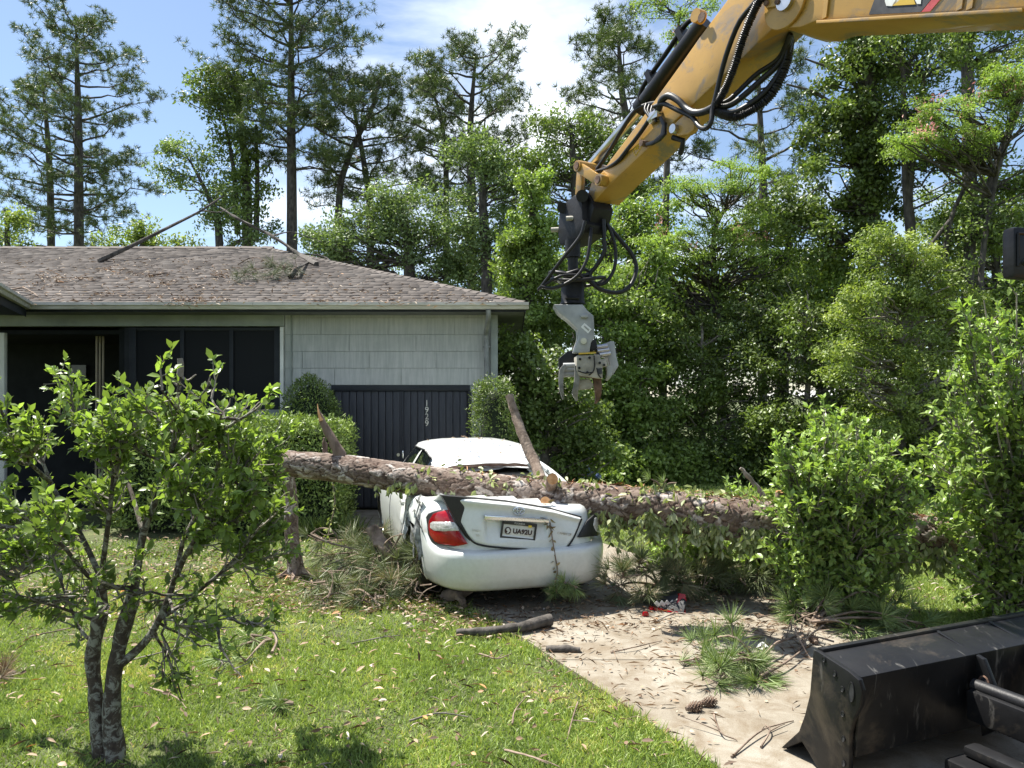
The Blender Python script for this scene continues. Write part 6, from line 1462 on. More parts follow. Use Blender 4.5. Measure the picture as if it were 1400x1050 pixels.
hx0, hx1 = (165 - CX) / F * 11.2, (474 - CX) / F * 11.2; hy0, hy1, hz1 = 10.75, 11.75, 1.58
def hedge_pts(n):
    a = np.array([(hx1 - hx0) * (hy1 - hy0), (hx1 - hx0) * hz1 * .8, (hy1 - hy0) * hz1, (hy1 - hy0) * hz1]); k = rng.choice(4, n, p=a / a.sum()); s, t = rng.random(n), rng.random(n)
    P = np.zeros((n, 3)); Q = np.zeros((n, 3))
    for i in range(4):
        m_ = k == i; S, T = s[m_], t[m_]
        if i == 0: P[m_] = np.c_[hx0 + S * (hx1 - hx0), hy0 + T * (hy1 - hy0), np.full(S.shape, hz1)]; Q[m_] = [0, 0, 1]
        if i == 1: P[m_] = np.c_[hx0 + S * (hx1 - hx0), np.full(S.shape, hy0), .06 + T * (hz1 - .06)]; Q[m_] = [0, -1, 0]
        if i == 2: P[m_] = np.c_[np.full(S.shape, hx1), hy0 + S * (hy1 - hy0), .06 + T * (hz1 - .06)]; Q[m_] = [1, 0, 0]
        if i == 3: P[m_] = np.c_[np.full(S.shape, hx0), hy0 + S * (hy1 - hy0), .06 + T * (hz1 - .06)]; Q[m_] = [-1, 0, 0]
    ed = np.minimum.reduce([P[:, 0] - hx0, hx1 - P[:, 0], P[:, 1] - hy0, hy1 - P[:, 1]]); P[:, 2] -= np.where(P[:, 2] > hz1 - .02, .16 * np.clip(1 - ed / .22, 0, 1) ** 2, 0)
    P[:, 2] += vnoise(P, 2, 2.2) * .055 * (P[:, 2] > 1.2); P[:, 1] += vnoise(P, 6, 2.6) * .05
    e = np.maximum(0, P[:, 2] - hz1 + .12) ; P[:, 0] = np.where(P[:, 0] > hx1 - .05, P[:, 0] - e * .5, P[:, 0])
    return P, Q
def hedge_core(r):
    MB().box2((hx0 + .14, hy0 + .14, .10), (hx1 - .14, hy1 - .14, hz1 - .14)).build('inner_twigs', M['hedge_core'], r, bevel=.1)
    mb = MB()
    for x in np.linspace(hx0 + .3, hx1 - .12, 12): mb.tube([(x, hy0 + .4, -.05), (x + .05, hy0 + .38, .4)], .03, 6)
    mb.build('stem', M['bark_grey'], r)
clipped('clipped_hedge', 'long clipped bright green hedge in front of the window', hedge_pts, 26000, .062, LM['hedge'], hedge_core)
def ball(c_, R, zc=1.0):
    def f(n):
        d = unit(rng.normal(size=(n, 3))); P = np.asarray(c_) + d * np.asarray(R); P = P + d * (vnoise(P, 12, 3.0) * .05)[:, None]; k = P[:, 2] < .05; P[k, 2] = .05; return P, d
    return f
def ball_core(c_, R):
    def g(r):
        t = np.linspace(0, math.pi, 14); p = np.linspace(0, 2 * math.pi, 25)[:-1]; Pg = np.array([[[c_[0] + (R[0] - .14) * math.sin(a) * math.cos(q), c_[1] + (R[1] - .14) * math.sin(a) * math.sin(q), max(.05, c_[2] + (R[2] - .14) * math.cos(a))] for q in p] for a in t])
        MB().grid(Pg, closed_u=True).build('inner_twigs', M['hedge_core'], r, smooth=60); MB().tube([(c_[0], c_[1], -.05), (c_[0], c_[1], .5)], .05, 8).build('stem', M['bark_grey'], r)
    return g
bc = np.array([(424 - CX) / F * 12.2, 12.2, 1.35]); clipped('round_bush', 'rounded dark green box bush between hedge and garage door', ball(bc, (.50, .42, .88)), 9000, .05, LM['box'], ball_core(bc, (.50, .42, .88)))
tb = np.array([(676 - CX) / F * 11.7, 11.65, 1.15])
def topi(n):
    d = unit(rng.normal(size=(n, 3))); q = np.sign(d) * np.abs(d) ** .62; q = q / (np.abs(q).max(1, keepdims=True) * .5 + .5 * np.linalg.norm(q, axis=1, keepdims=True)); P = tb + q * [.36, .36, 1.06]; P[:, 2] = np.maximum(.05, P[:, 2]); return P + d * (vnoise(P, 3, 4) * .04)[:, None], d
clipped('topiary_bush', 'clipped square topiary bush right of the garage door', topi, 10000, .048, LM['box'], ball_core(tb, (.36, .36, 1.0)))
# liriope tufts at the hedge foot
lf = []; 
for x in np.linspace(-3.3, -2.2, 9):
    c_ = np.array([x, 10.6 + rng.uniform(-.1, .1), 0]); n = 60; U = unit(rng.normal(size=(n, 3)) * [.6, .6, .1] + [0, 0, .9]); lf.append((np.repeat(c_[None], n, 0) + rng.normal(size=(n, 3)) * [.05, .05, 0], U))
P = np.vstack([q[0] for q in lf]); U = np.vstack([q[1] for q in lf])
o = leaf_obj('border_grass', P, U, rng.normal(size=P.shape), .34, .014, NEEDLE, LM['vine'], kind='stuff'); tag(o, 'dark strappy border grass along the foot of the hedge', 'border grass')

# --- twiggy shrub builder: leaves alternate along twigs
def leafy_twigs(limbs, ntw, tl, per, leafL, lmat, r, wmat, outward, n_parts, sides=7, bare=0.0, fill=None, up=.35, lw=1.0, umin=.35, zcut=None, zmax=None):
    """limbs: [(polyline, radii)]; grows twigs off them, sets leaves along the twigs; the leaves nearest the camera become parts"""
    mb = MB(); mt = MB()
    for p, rr in limbs: mb.tube(p, rr, sides)
    twigs = []
    for k in range(ntw):
        li = rng.integers(len(limbs)); p, rr = limbs[li]; u = rng.uniform(umin, 1.0); j = u * (len(p) - 1); j0 = min(int(j), len(p) - 2); a = p[j0] * (1 - j + j0) + p[j0 + 1] * (j - j0)
        d = unit(unit(a - outward) * .9 + unit(p[j0 + 1] - p[j0]) * .7 + rng.normal(size=3) * .6 + [0, 0, up]); L = tl * rng.uniform(.5, 1.25)
        t = np.linspace(0, 1, 6)[:, None]; q = a + d * L * t + rng.normal(size=(6, 3)) * .04 * L * t + np.array([0, 0, .12]) * L * t ** 2
        if zmax is not None and q[-1][2] > zmax(q[-1]) and rng.random() < .93: continue
        if zcut is not None and q[0][2] < zcut - .12 and rng.random() < .6: continue
        twigs.append(q); mt.tube(q, np.linspace(.0065, .0022, 6), 4, cap=False)
        for _ in range(2):
            b_ = q[rng.integers(2, 5)]; d2 = unit(d + rng.normal(size=3) * .8 + [0, 0, .2]); q2 = b_ + d2 * L * .5 * t + np.array([0, 0, .08]) * L * t ** 2; twigs.append(q2); mt.tube(q2, np.linspace(.004, .0018, 6), 3, cap=False)
    mb.build('trunk', wmat, r, smooth=60, recalc=False); mt.build('twigs', M['twig'], r, smooth=60, recalc=False, kind='stuff')
    P = []; U = []
    for q in twigs:
        if rng.random() < bare or (zcut is not None and q[0][2] < zcut and rng.random() < .45): continue
        n = per; w = 1 - rng.random(n) ** 1.4 * .8
        for x in w:
            j = x * 5; j0 = min(int(j), 4); P.append(q[j0] * (1 - j + j0) + q[j0 + 1] * (j - j0)); U.append(unit(q[j0 + 1] - q[j0]) * .6 + rng.normal(size=3) * .75 + [0, 0, .1])
    P = np.array(P); U = unit(np.array(U)); n = len(P); Nn = unit(rng.normal(size=(n, 3)) * .5 + [0, 0, 1.0]); L = leafL * rng.uniform(.6, 1.25, n); W = L * rng.uniform(.95, 1.25, n) * lw
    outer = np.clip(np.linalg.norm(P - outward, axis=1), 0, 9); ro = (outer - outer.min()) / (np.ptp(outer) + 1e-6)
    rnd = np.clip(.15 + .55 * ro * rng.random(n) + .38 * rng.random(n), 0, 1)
    # leaves showing largest: nearest to the lens
    near = np.argsort(np.linalg.norm(P - [0, 0, CH], axis=1) - .3 * L * 10)[:n_parts]; mask = np.ones(n, bool); mask[near] = False
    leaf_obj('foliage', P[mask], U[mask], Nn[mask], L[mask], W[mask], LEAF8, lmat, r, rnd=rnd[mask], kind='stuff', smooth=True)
    T, Fc = LEAF8; bases = []
    for k in range(5):
        flat = np.concatenate([np.array(f) for f in Fc]); me = mesh_np('leaf', T, flat, [len(f) for f in Fc], lmat, smooth=True, attrs={'rnd': ('FACE', np.full(len(Fc), .2 + .17 * k))}); bases.append(me)
    S = unit(np.cross(Nn, U)); Nz = np.cross(U, S); off = OFF[r.name]
    for i in near:
        o = bpy.data.objects.new('leaf', bases[int(min(4, max(0, (rnd[i] - .1) * 5.5)))]); COL.objects.link(o); o.parent = r
        m_ = Matrix.Identity(4)
        for c_, vec, s in ((0, U[i], L[i]), (1, S[i], W[i]), (2, Nz[i], L[i])):
            for k in range(3): m_[k][c_] = float(vec[k] * s)
        for k in range(3): m_[k][3] = float(P[i][k] - off[k])
        o.matrix_local = m_

# --- young camellia tree in the left foreground
KD = gnd(150, 1036)[1]
def KL(r0, r1, *pts):
    p = spline(np.array([at(x, y, KD + (d[0] if d else 0)) for x, y, *d in pts]), 16); return (p, np.linspace(r0, r1, 16))
kl = [KL(.045, .028, (138, 1040, .02), (131, 960, .03), (127, 900, .03), (136, 850), (138, 790)), KL(.052, .034, (156, 1040), (153, 980), (157, 915), (172, 850), (184, 805)),
      KL(.034, .014, (184, 805), (196, 730), (222, 660), (240, 590), (246, 505)), KL(.036, .018, (157, 915), (196, 880), (218, 845), (236, 800), (250, 740)), KL(.022, .008, (214, 850), (262, 815), (310, 775, -.1), (360, 715, -.2)),
      KL(.024, .010, (250, 740), (275, 690, .1), (300, 630, .15), (318, 575, .2)), KL(.022, .008, (236, 800), (262, 745, -.2), (300, 705, -.3), (345, 675, -.35)), KL(.024, .010, (138, 790), (110, 730, .1), (70, 660, .2), (40, 580, .25)),
      KL(.022, .009, (184, 805), (130, 795, -.2), (80, 740, -.35), (20, 690, -.4)), KL(.022, .010, (138, 790), (150, 700, -.15), (160, 610, -.2), (180, 545, -.2)), KL(.020, .008, (196, 730), (170, 650, .3), (120, 580, .45), (100, 530, .5)),
      KL(.020, .008, (222, 660), (260, 620, -.3), (310, 585, -.4), (350, 560, -.45)), KL(.014, .005, (135, 850), (80, 830, -.1), (30, 815, -.2), (-30, 800, -.2)), KL(.014, .005, (218, 845), (260, 850, -.1), (320, 845, -.2)), KL(.016, .006, (130, 880), (110, 860, .1), (85, 800, .2), (60, 720, .3)),
      KL(.018, .007, (240, 590), (262, 560), (290, 520)), KL(.016, .006, (138, 790), (60, 760, .4), (-20, 700, .6), (-60, 640, .7)), KL(.016, .006, (250, 740), (300, 690, .35), (340, 650, .5), (360, 655, .5)), KL(.018, .006, (70, 660, .2), (30, 620, -.1), (0, 560, -.2))]
km = root('camellia_tree', 'young multi stemmed camellia tree with glossy leaves in the left foreground', 'tree', gnd(148, 1036))
m, nt, b = newmat('lichen_bark'); v = N(nt, 'ShaderNodeTexCoord').outputs['Object']
c = ramp(nt, noise(nt, 26, 6, .65, v), [(.3, (.028, .020, .015)), (.7, (.085, .064, .048))]); lc = ramp(nt, noise(nt, 19, 7, .7, v, .9), [(.49, (0, 0, 0)), (.58, (.9, .9, .9))])
nt.links.new(mixc(nt, lc, c, (.27, .27, .23)), b.inputs['Base Color']); b.inputs['Roughness'].default_value = .9; bump(nt, b, noise(nt, 50, 5, .7, v), .8, .006); M['lichen_bark'] = m
kb = [(p, rr * .68) for p, rr in kl[2:]]
for _ in range(70):                          # side branches filling the crown
    p, rr = kl[2 + rng.integers(len(kl) - 2)]; a = p[rng.integers(5, 15)]; d = unit(rng.normal(size=3) * [1, 1, .35] + unit(a - at(200, 760, KD)) * .7 + [0, 0, .10]); L = rng.uniform(.22, .50); t = np.linspace(0, 1, 8)[:, None]
    q = a + d * L * t + rng.normal(size=(8, 3)) * .02 * t + np.array([0, 0, .10]) * L * t ** 2
    if CX + q[-1][0] / q[-1][1] * F < 375 and q[-1][2] < at(0, 520, KD)[2]: kb.append((q, np.linspace(.0085, .0035, 8)))
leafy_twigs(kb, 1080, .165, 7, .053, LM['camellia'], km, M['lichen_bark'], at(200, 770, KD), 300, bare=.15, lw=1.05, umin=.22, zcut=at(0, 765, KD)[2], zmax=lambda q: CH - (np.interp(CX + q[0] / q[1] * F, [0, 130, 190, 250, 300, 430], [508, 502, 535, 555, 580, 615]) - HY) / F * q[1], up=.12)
mb = MB()
for p, rr in kl[:2]: mb.tube(p, rr * (1 + .0), 12)
mb.build('stem', M['lichen_bark'], km, smooth=60, fn=lambda V: V + (vnoise(V, 5, 14) * .006)[:, None])
# dead snag tops
mb = MB()
for pts, r0, r1 in (([(246, 515), (247, 500), (246, 490)], .018, .014), ([(246, 512), (256, 520), (268, 512)], .008, .003), ([(270, 560), (280, 540), (288, 512)], .010, .003), ([(247, 530), (237, 522), (234, 512)], .007, .003), ([(300, 570), (312, 555), (315, 545)], .006, .003)):
    p = spline([at(x, y, KD) for x, y in pts], 8); mb.tube(p, np.linspace(r0, r1, 8), 6)
mb.build('dead_twig', M['twig'], km, smooth=60)

# --- broad leaved shrubs at the right, round the butt of the trunk
def mound(name, label, cx, D, ztop, rx, ry, n_l, ntw, leafL, seedpx, per=7, n_parts=200, extra=None):
    base = np.array([(cx - CX) / F * D, D, 0.0]); r = root(name, label, 'shrub', base); lim = []
    for k in range(n_l):
        a = rng.uniform(0, 6.28); f = rng.random() ** .5; e = base + np.array([math.cos(a) * rx * f, math.sin(a) * ry * f, ztop * rng.uniform(.45, .98) * (1 - .35 * f ** 3)])
        p = spline([base + [math.cos(a) * .30 * rx, math.sin(a) * .30 * ry, -.02], base * .55 + e * .45 + [0, 0, ztop * .02] + rng.normal(size=3) * .06, e], 12); lim.append((p, np.linspace(.014, .005, 12)))
    for e in (extra or []): lim.append((spline([base + [0, 0, .05], (base + e) / 2 + rng.normal(size=3) * .05, e], 12), np.linspace(.012, .005, 12)))
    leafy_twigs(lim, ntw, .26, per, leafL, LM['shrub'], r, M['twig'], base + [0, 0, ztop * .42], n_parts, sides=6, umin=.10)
    return r
mound('broadleaf_shrub', 'sunlit broad leaved shrub growing round the fallen trunk beyond the drive', 1142, 6.75, 1.88, .52, .45, 60, 1100, .066, 0)
mound('broadleaf_shrub', 'tall broad leaved shrub at the right edge of the picture', 1400, 6.6, 2.75, .74, .68, 80, 1400, .068, 0, extra=[at(1300, 560, 6.5), at(1298, 640, 6.4), at(1305, 700, 6.3), at(1310, 500, 6.6), at(1325, 440, 6.6), at(1345, 410, 6.6), at(1390, 400, 6.4), at(1300, 760, 6.4)])
mound('low_shrub', 'low shaded leafy shrub under the fallen trunk right of the car', 1010, 7.75, .80, .75, .35, 30, 420, .065, 0, n_parts=120)

# ------------------------------------------------------------------ fallen boughs, sticks, cones, litter
def bough(name, label, base, tips, tufts, nlen=.20, per=46, lmat=None, group=None, cat='pine branch', r0=.014, wig=.05, extra=()):
    """broken pine branch: crooked stems, needle brooms at the tips"""
    base = np.asarray(base, float); r = root(name, label, cat, (base[0], base[1], max(0, min(base[2], min(t[2] for t in tips)))), group); mb = MB(); B = []; Dm = []
    for t in tips:
        t = np.asarray(t, float); L = np.linalg.norm(t - base); mid = (base + t) / 2 + rng.normal(size=3) * wig * L + [0, 0, .10 * L]; p = spline([base, mid, t], 10); mb.tube(p, np.linspace(r0, .005, 10), 6)
        for k in range(tufts):
            u = 1 - .55 * rng.random() ** 1.5; j = u * 9; j0 = min(int(j), 8); a = p[j0] * (1 - j + j0) + p[j0 + 1] * (j - j0); d = unit(p[j0 + 1] - p[j0] + rng.normal(size=3) * .5); e = a + d * rng.uniform(.03, .16) * min(1, L * 1.6); e[2] = max(e[2], .03)
            mb.tube(np.array([a, (a + e) / 2, e]), [.005, .004, .004], 4, cap=False); B.append(e); Dm.append(d)
    for p in extra: mb.tube(spline(p, 12), np.linspace(.013, .004, 12), 6)
    mb.build('stem', M['dead_wood'], r, smooth=60, recalc=False)
    B = np.array(B); Dm = np.array(Dm); per = int(per * 1.6); P = np.repeat(B, per, 0); U = unit(unit(rng.normal(size=P.shape)) * .85 + np.repeat(Dm, per, 0) * 1.0 + [0, 0, -.10]); L = nlen * rng.uniform(.6, 1.1, len(P))
    tz = P[:, 2] + U[:, 2] * L; U[:, 2] = np.where(tz < .012, (0.012 - P[:, 2]) / L, U[:, 2])
    leaf_obj('needles', P, U, rng.normal(size=P.shape), L, .0040, NEEDLE, lmat or LM['needle_fresh'], r, rnd=np.clip(.5 * np.repeat(rng.random(len(B)), per) + .5 * rng.random(len(P)), 0, 1), kind='stuff')
    return r
H = lambda px, py, z=.05: gnd(px, py, z)
bough('pine_bough', 'fresh green pine bough lying alone in the middle of the drive', H(1040, 910, .06), [H(928, 905, .05), H(950, 882, .14), H(985, 925, .06), H(1005, 885, .13), H(1030, 905, .08), H(1035, 935, .03), H(960, 930, .04)], 5, .19, 40, wig=.12)
bough('pine_bough', 'tangled pine bough with bare forked stem at the right side of the drive', H(1110, 850, .06), [H(1160, 825, .15), H(1200, 840, .10), H(1240, 850, .08), H(1130, 815, .25), H(1180, 860, .06), H(1085, 830, .1), H(1275, 858, .06), H(1225, 832, .12)], 7, .20, 44,
      extra=[[H(1100, 885, .05), at(1095, 850, 6.6), at(1098, 820, 6.7), at(1082, 788, 6.8)], [at(1097, 835, 6.65), at(1140, 815, 6.7), at(1178, 820, 6.8)], [H(1040, 925, .04), H(1075, 905, .06), H(1108, 880, .05)], [H(1040, 905, .05), H(1060, 880, .1), H(1090, 868, .08), H(1100, 845, .1)]])
bough('pine_bough', 'dull green pine bough heaped against the right rear corner of the car', H(900, 800, .1), [H(850, 790, .28), H(870, 775, .35), H(905, 780, .30), H(930, 790, .25), H(830, 805, .15), H(880, 815, .1), H(950, 800, .15)], 8, .22, 40, LM['needle_dull'])
bough('pine_bough', 'pine bough heap on the grass left of the car with arching stem', H(560, 760, .10), [H(430, 760, .25), H(450, 785, .15), H(480, 770, .30), H(500, 790, .2), H(520, 800, .12), H(545, 785, .25), H(570, 770, .3), H(470, 745, .25), H(440, 775, .2), H(460, 800, .1), H(500, 815, .08), H(535, 815, .1), H(510, 765, .35), H(430, 740, .3)], 7, .24, 34, LM['needle_dull'],
      extra=[[at(425, 730, 8.2), at(450, 742, 8.1), at(490, 752, 8.0), at(520, 762, 7.9), at(535, 780, 7.8)], [at(425, 730, 8.2), at(440, 722, 8.2), at(458, 728, 8.1), at(462, 742, 8.0)], [at(505, 768, 7.8), at(520, 750, 7.7), at(535, 735, 7.6), at(552, 730, 7.5)], [at(548, 730, 7.5), at(540, 745, 7.6), at(530, 755, 7.6)]])
bough('pine_bough', 'crushed pine bough jammed beside the left rear wheel of the car', H(575, 790, .12), [H(560, 735, .45), H(590, 790, .12), H(555, 805, .1), H(570, 760, .4), H(585, 740, .4)], 8, .22, 34, LM['needle_dull'])
bough('pine_bough', 'brownish pine bough sprawled under the fallen trunk right of the car', H(1000, 795, .08), [H(940, 790, .2), H(960, 805, .12), H(985, 782, .25), H(1020, 800, .15), H(1040, 788, .2), H(915, 802, .12)], 6, .22, 30, LM['needle_dull'])
bough('pine_bough', 'ragged pine bough on the grass in front of the brown stump', H(470, 812, .05), [H(425, 800, .12), H(440, 820, .06), H(455, 795, .16), H(495, 822, .06), H(520, 828, .05)], 5, .2, 28, LM['needle_dull'])
bough('pine_bough', 'small drying pine sprig curled on the lawn behind the camellia', H(370, 875, .03), [H(310, 880, .08), H(300, 895, .05), H(335, 905, .04), H(350, 870, .06)], 4, .17, 30, extra=[[H(372, 892, .03), H(378, 875, .06), H(365, 858, .08), H(330, 853, .05)]])
bough('pine_bough', 'tiny pale pine sprig lying on the open lawn', H(400, 962, .02), [H(372, 970, .02), H(378, 958, .03)], 3, .14, 26)
bough('pine_bough', 'brown pine sprig at the left end of the lawn', H(20, 920, .03), [H(-10, 935, .03), H(5, 915, .04)], 4, .16, 26, LM['litter'])
bough('pine_bough', 'pine sprig spread on top of the fallen trunk', at(905, 668, 7.25), [at(890, 655, 7.2), at(912, 655, 7.2), at(925, 660, 7.22)], 2, .13, 26)
bough('pine_bough', 'small tuft hanging from the bumper of the car on the right', at(765, 795, 6.85), [at(775, 800, 6.8), at(790, 803, 6.8), at(760, 812, 6.8)], 4, .13, 40)
# roof debris
def roof_pt(px, py, h=.02):
    d = np.array([(px - CX) / F, 1, -(py - HY) / F]); o = np.array([0, 0, CH]); n = np.array([0, -(RZ - ZG), RUN]); n = n / np.linalg.norm(n); p0 = np.array([0, EY, ZG]) + n * (.02 + h)
    return o + d * (np.dot(p0 - o, n) / np.dot(d, n))
rb = bough('pine_bough', 'grey green pine branch lying on the roof slope near the ridge', roof_pt(410, 372), [roof_pt(380, 368, .15), roof_pt(350, 374, .12), roof_pt(330, 378, .12), roof_pt(365, 380, .1), roof_pt(318, 376, .1), roof_pt(395, 376, .1)], 6, .26, 26, leafmat('needle_grey', [(0, (.08, .10, .06)), (1, (.26, .28, .2))], .6, .1), extra=[[roof_pt(325, 362, .1), roof_pt(345, 352, .25), roof_pt(370, 358, .3), roof_pt(395, 366, .2)]])
def stick_thing(name, label, pts, r0, r1, mat=None, cat='branch', side=(), group=None, nn=6):
    p = spline(pts, 18); r = root(name, label, cat, p[np.argmin(p[:, 2])], group); mb = MB(); mb.tube(p, np.linspace(r0, r1, 18), nn)
    for q, a, b_ in side: s = spline(q, 8); mb.tube(s, np.linspace(a, b_, 8), 5)
    mb.build('stick', mat or M['dead_wood'], r, smooth=60, recalc=False, fn=lambda V: V + (vnoise(V, 7, 11) * r0 * .35)[:, None]); return r
D1 = 17.8
stick_thing('fallen_branch', 'long dark branch leaning up from the roof ridge on the left', [roof_pt(136, 357, .02), at(180, 336, 16.8), at(240, 306, 17.4), at(275, 288, 17.8), at(305, 268, 18.2)], .055, .02, M['bark_grey'], side=[([at(275, 288, 17.8), at(300, 290, 17.9), at(320, 282, 18)], .02, .008)])
stick_thing('fallen_branch', 'long dark branch rising from the roof ridge on the right', [roof_pt(432, 362, .03), at(405, 346, 17.5), at(372, 322, 17.9), at(330, 302, 18.2), at(300, 284, 18.5)], .058, .02, M['bark_grey'], side=[([roof_pt(398, 378, .05), roof_pt(408, 366, .15), at(425, 356, 17)], .05, .02), ([at(372, 322, 17.9), at(400, 318, 17.9), at(440, 330, 17.8)], .02, .008), ([at(405, 346, 17.5), at(440, 350, 17.4), at(455, 360, 17.2)], .025, .01)])
stick_thing('roof_twig', 'crooked dark twig on the shingles at the far left', [roof_pt(5, 396), roof_pt(20, 395, .05), roof_pt(32, 393, .08), roof_pt(42, 399, .04), roof_pt(52, 405)], .02, .008)
stick_thing('roof_twig', 'small dark twig on the shingles below the left ridge branch', [roof_pt(205, 377), roof_pt(218, 374, .05), roof_pt(230, 373)], .02, .008, side=[([roof_pt(220, 374, .05), roof_pt(223, 368, .1)], .012, .005)])
stick_thing('roof_twig', 'thin twig on the shingles below the pine branch', [roof_pt(268, 393), roof_pt(280, 389, .03), roof_pt(292, 388)], .014, .006)
# needles and leaves strewn on the roof
xy = [(rng.uniform(0, 700), rng.uniform(352, 416)) for _ in range(1500)]; hot = [(70, 380, 14, 5, 120), (150, 368, 16, 3, 60), (205, 375, 12, 3, 50), (118, 381, 8, 2, 40), (222, 387, 8, 2, 40), (255, 412, 14, 3, 120), (292, 410, 12, 4, 50), (150, 402, 14, 2, 40), (300, 374, 10, 4, 60), (540, 414, 60, 2, 50)]
for x, y, sx, sy, n in hot: xy += [(rng.normal(x, sx), rng.normal(y, sy)) for _ in range(n)]
P = np.array([roof_pt(x, y, .012) for x, y in xy if 348 < y < 419 and y > 350 + (x - 330) * .175]); U = unit(rng.normal(size=P.shape) * [1, .7, .25]); 
o = leaf_obj('roof_litter', P, U, rng.normal(size=P.shape) * .3 + [0, -.3, 1], rng.uniform(.03, .15, len(P)), rng.uniform(.015, .05, len(P)), LEAF4, LM['litter'], kind='stuff'); tag(o, 'scattered straw, dead leaves and twigs strewn over the roof shingles', 'litter')

# snapped brown twigs heaped left of the car and along the drive edge: too many to count
mb = MB()
for k in range(150):
    c_ = H(rng.uniform(425, 600), rng.uniform(745, 835), 0) if k < 95 else H(rng.uniform(1040, 1130), rng.uniform(825, 905), 0); d = unit(rng.normal(size=3) * [1, 1, .35]); L = rng.uniform(.08, .35); a = c_ + [0, 0, rng.uniform(.02, .26 if k < 95 else .12)]
    p = spline([a - d * L / 2, a + rng.normal(size=3) * .02, a + d * L / 2], 6); p[:, 2] = np.maximum(p[:, 2], .012); mb.tube(p, np.linspace(.007, .003, 6) * rng.uniform(.6, 1.4), 4, cap=False)
o = mb.build('broken_twigs', M['dead_wood'], recalc=False, kind='stuff'); tag(o, 'tangle of snapped brown twigs heaped left of the car', 'twigs')

# broken timber on the ground
stick_thing('bark_log', 'broken length of barked limb lying where lawn meets drive', [H(625, 864, .04), H(665, 862, .05), H(705, 858, .06), H(752, 848, .06)], .028, .050, M['bark_grey'], 'log', nn=10)
stick_thing('short_log', 'short thin log on the concrete beside the lawn edge', [H(748, 886, .03), H(775, 887, .03), H(795, 887, .03)], .028, .024, M['bark_grey'], 'log', nn=10)
stick_thing('split_limb', 'split pale limb standing askew in the heap left of the car', [H(548, 785, .1), at(530, 755, 7.7), at(516, 735, 7.8), at(507, 720, 7.85)], .065, .05, M['dead_wood'], 'branch', nn=9)
stick_thing('broken_root', 'knobbly broken chunk of wood under the car bumper', [H(610, 812, .05), H(630, 818, .09), H(636, 828, .05)], .05, .03, M['dead_wood'], side=[([H(628, 815, .08), H(645, 808, .12)], .03, .02)])
tw = [([(835, 892), (870, 884), (905, 876)], 'straight twig on the concrete left of the pine bough'), ([(1000, 1035), (1040, 1000), (1085, 985)], 'forked twig on the concrete in front of the blade tip'), ([(975, 975), (985, 1000), (1008, 1012)], 'bent twig on the concrete near the lawn corner'), ([(1040, 1022), (1052, 1000), (1046, 990)], 'short pale twig crossing the forked twig'),
      ([(170, 905), (220, 892), (270, 880)], 'pale twig on the lawn right of the camellia'), ([(205, 940), (235, 950), (255, 968)], 'thin stick on the lawn by the camellia shadow'), ([(790, 960), (782, 985), (776, 1010)], 'grey twig on the lawn in the right foreground'), ([(560, 985), (600, 975), (640, 980)], 'bent dry twig with leaves on the open lawn'),
      ([(690, 1025), (730, 1035), (765, 1048)], 'twig at the bottom of the lawn'), ([(40, 870), (90, 860), (120, 855)], 'dark stick on the lawn left of the camellia'), ([(480, 880), (520, 872), (548, 868)], 'faint twig on the lawn below the pine heap'), ([(655, 894), (680, 900), (700, 893)], 'small twig on the lawn near the drive'), ([(700, 990), (705, 970), (722, 950)], 'slim twig upright in the lawn near the drive edge'), ([(895, 850), (925, 838), (950, 842)], 'dark stick on the shaded concrete by the red lamp')]
for pts, lb_ in tw:
    P_ = [H(x, y, .015 if k % 2 == 0 else .035) for k, (x, y) in enumerate(pts)]; m2 = P_[1]
    stick_thing('twig', lb_, P_, .0065, .003, M['twig'] if rng.random() < .5 else M['dead_wood'], 'twig', side=[([m2, m2 + rng.normal(size=3) * [.10, .10, .01] + [0, 0, .01]], .004, .002)])
# pine cones: scales in spirals
def cone(px, py, yaw, label):
    c_ = H(px, py, .035); r = root('pine_cone', label, 'pine cone', (c_[0], c_[1], .0)); ax_ = np.array([math.cos(yaw), math.sin(yaw), .08]); ax_ = unit(ax_); A = unit(np.cross(ax_, [0, 0, 1])); B = np.cross(ax_, A); P = []; U = []; Nn = []; Ls = []
    MB().tube([c_ - ax_ * .05, c_, c_ + ax_ * .05], [.014, .018, .006], 8).build('core', M['dead_wood'], r)
    for k in range(90):
        s = k / 90; q = k * 2.4; rad = .032 * math.sin(math.pi * (.12 + .82 * s)) + .004; d = A * math.cos(q) + B * math.sin(q); P.append(c_ + ax_ * (.055 - .11 * s) + d * rad * .35); U.append(d * .9 + ax_ * .45); Nn.append(-ax_ + d * .5); Ls.append(rad * .95)
    leaf_obj('scales', np.array(P), np.array(U), np.array(Nn), np.array(Ls), np.array(Ls) * .9, LEAF8, leafmat('cone_scale', [(0, (.06, .035, .022)), (1, (.20, .13, .09))], .8, .0), r, kind='stuff')
cone(948, 967, .3, 'dark pine cone on the concrete, left of the pair'); cone(968, 960, .1, 'dark pine cone on the concrete, right of the pair'); cone(1113, 875, 1.5, 'upright dark pine cone beside the top corner of the blade')
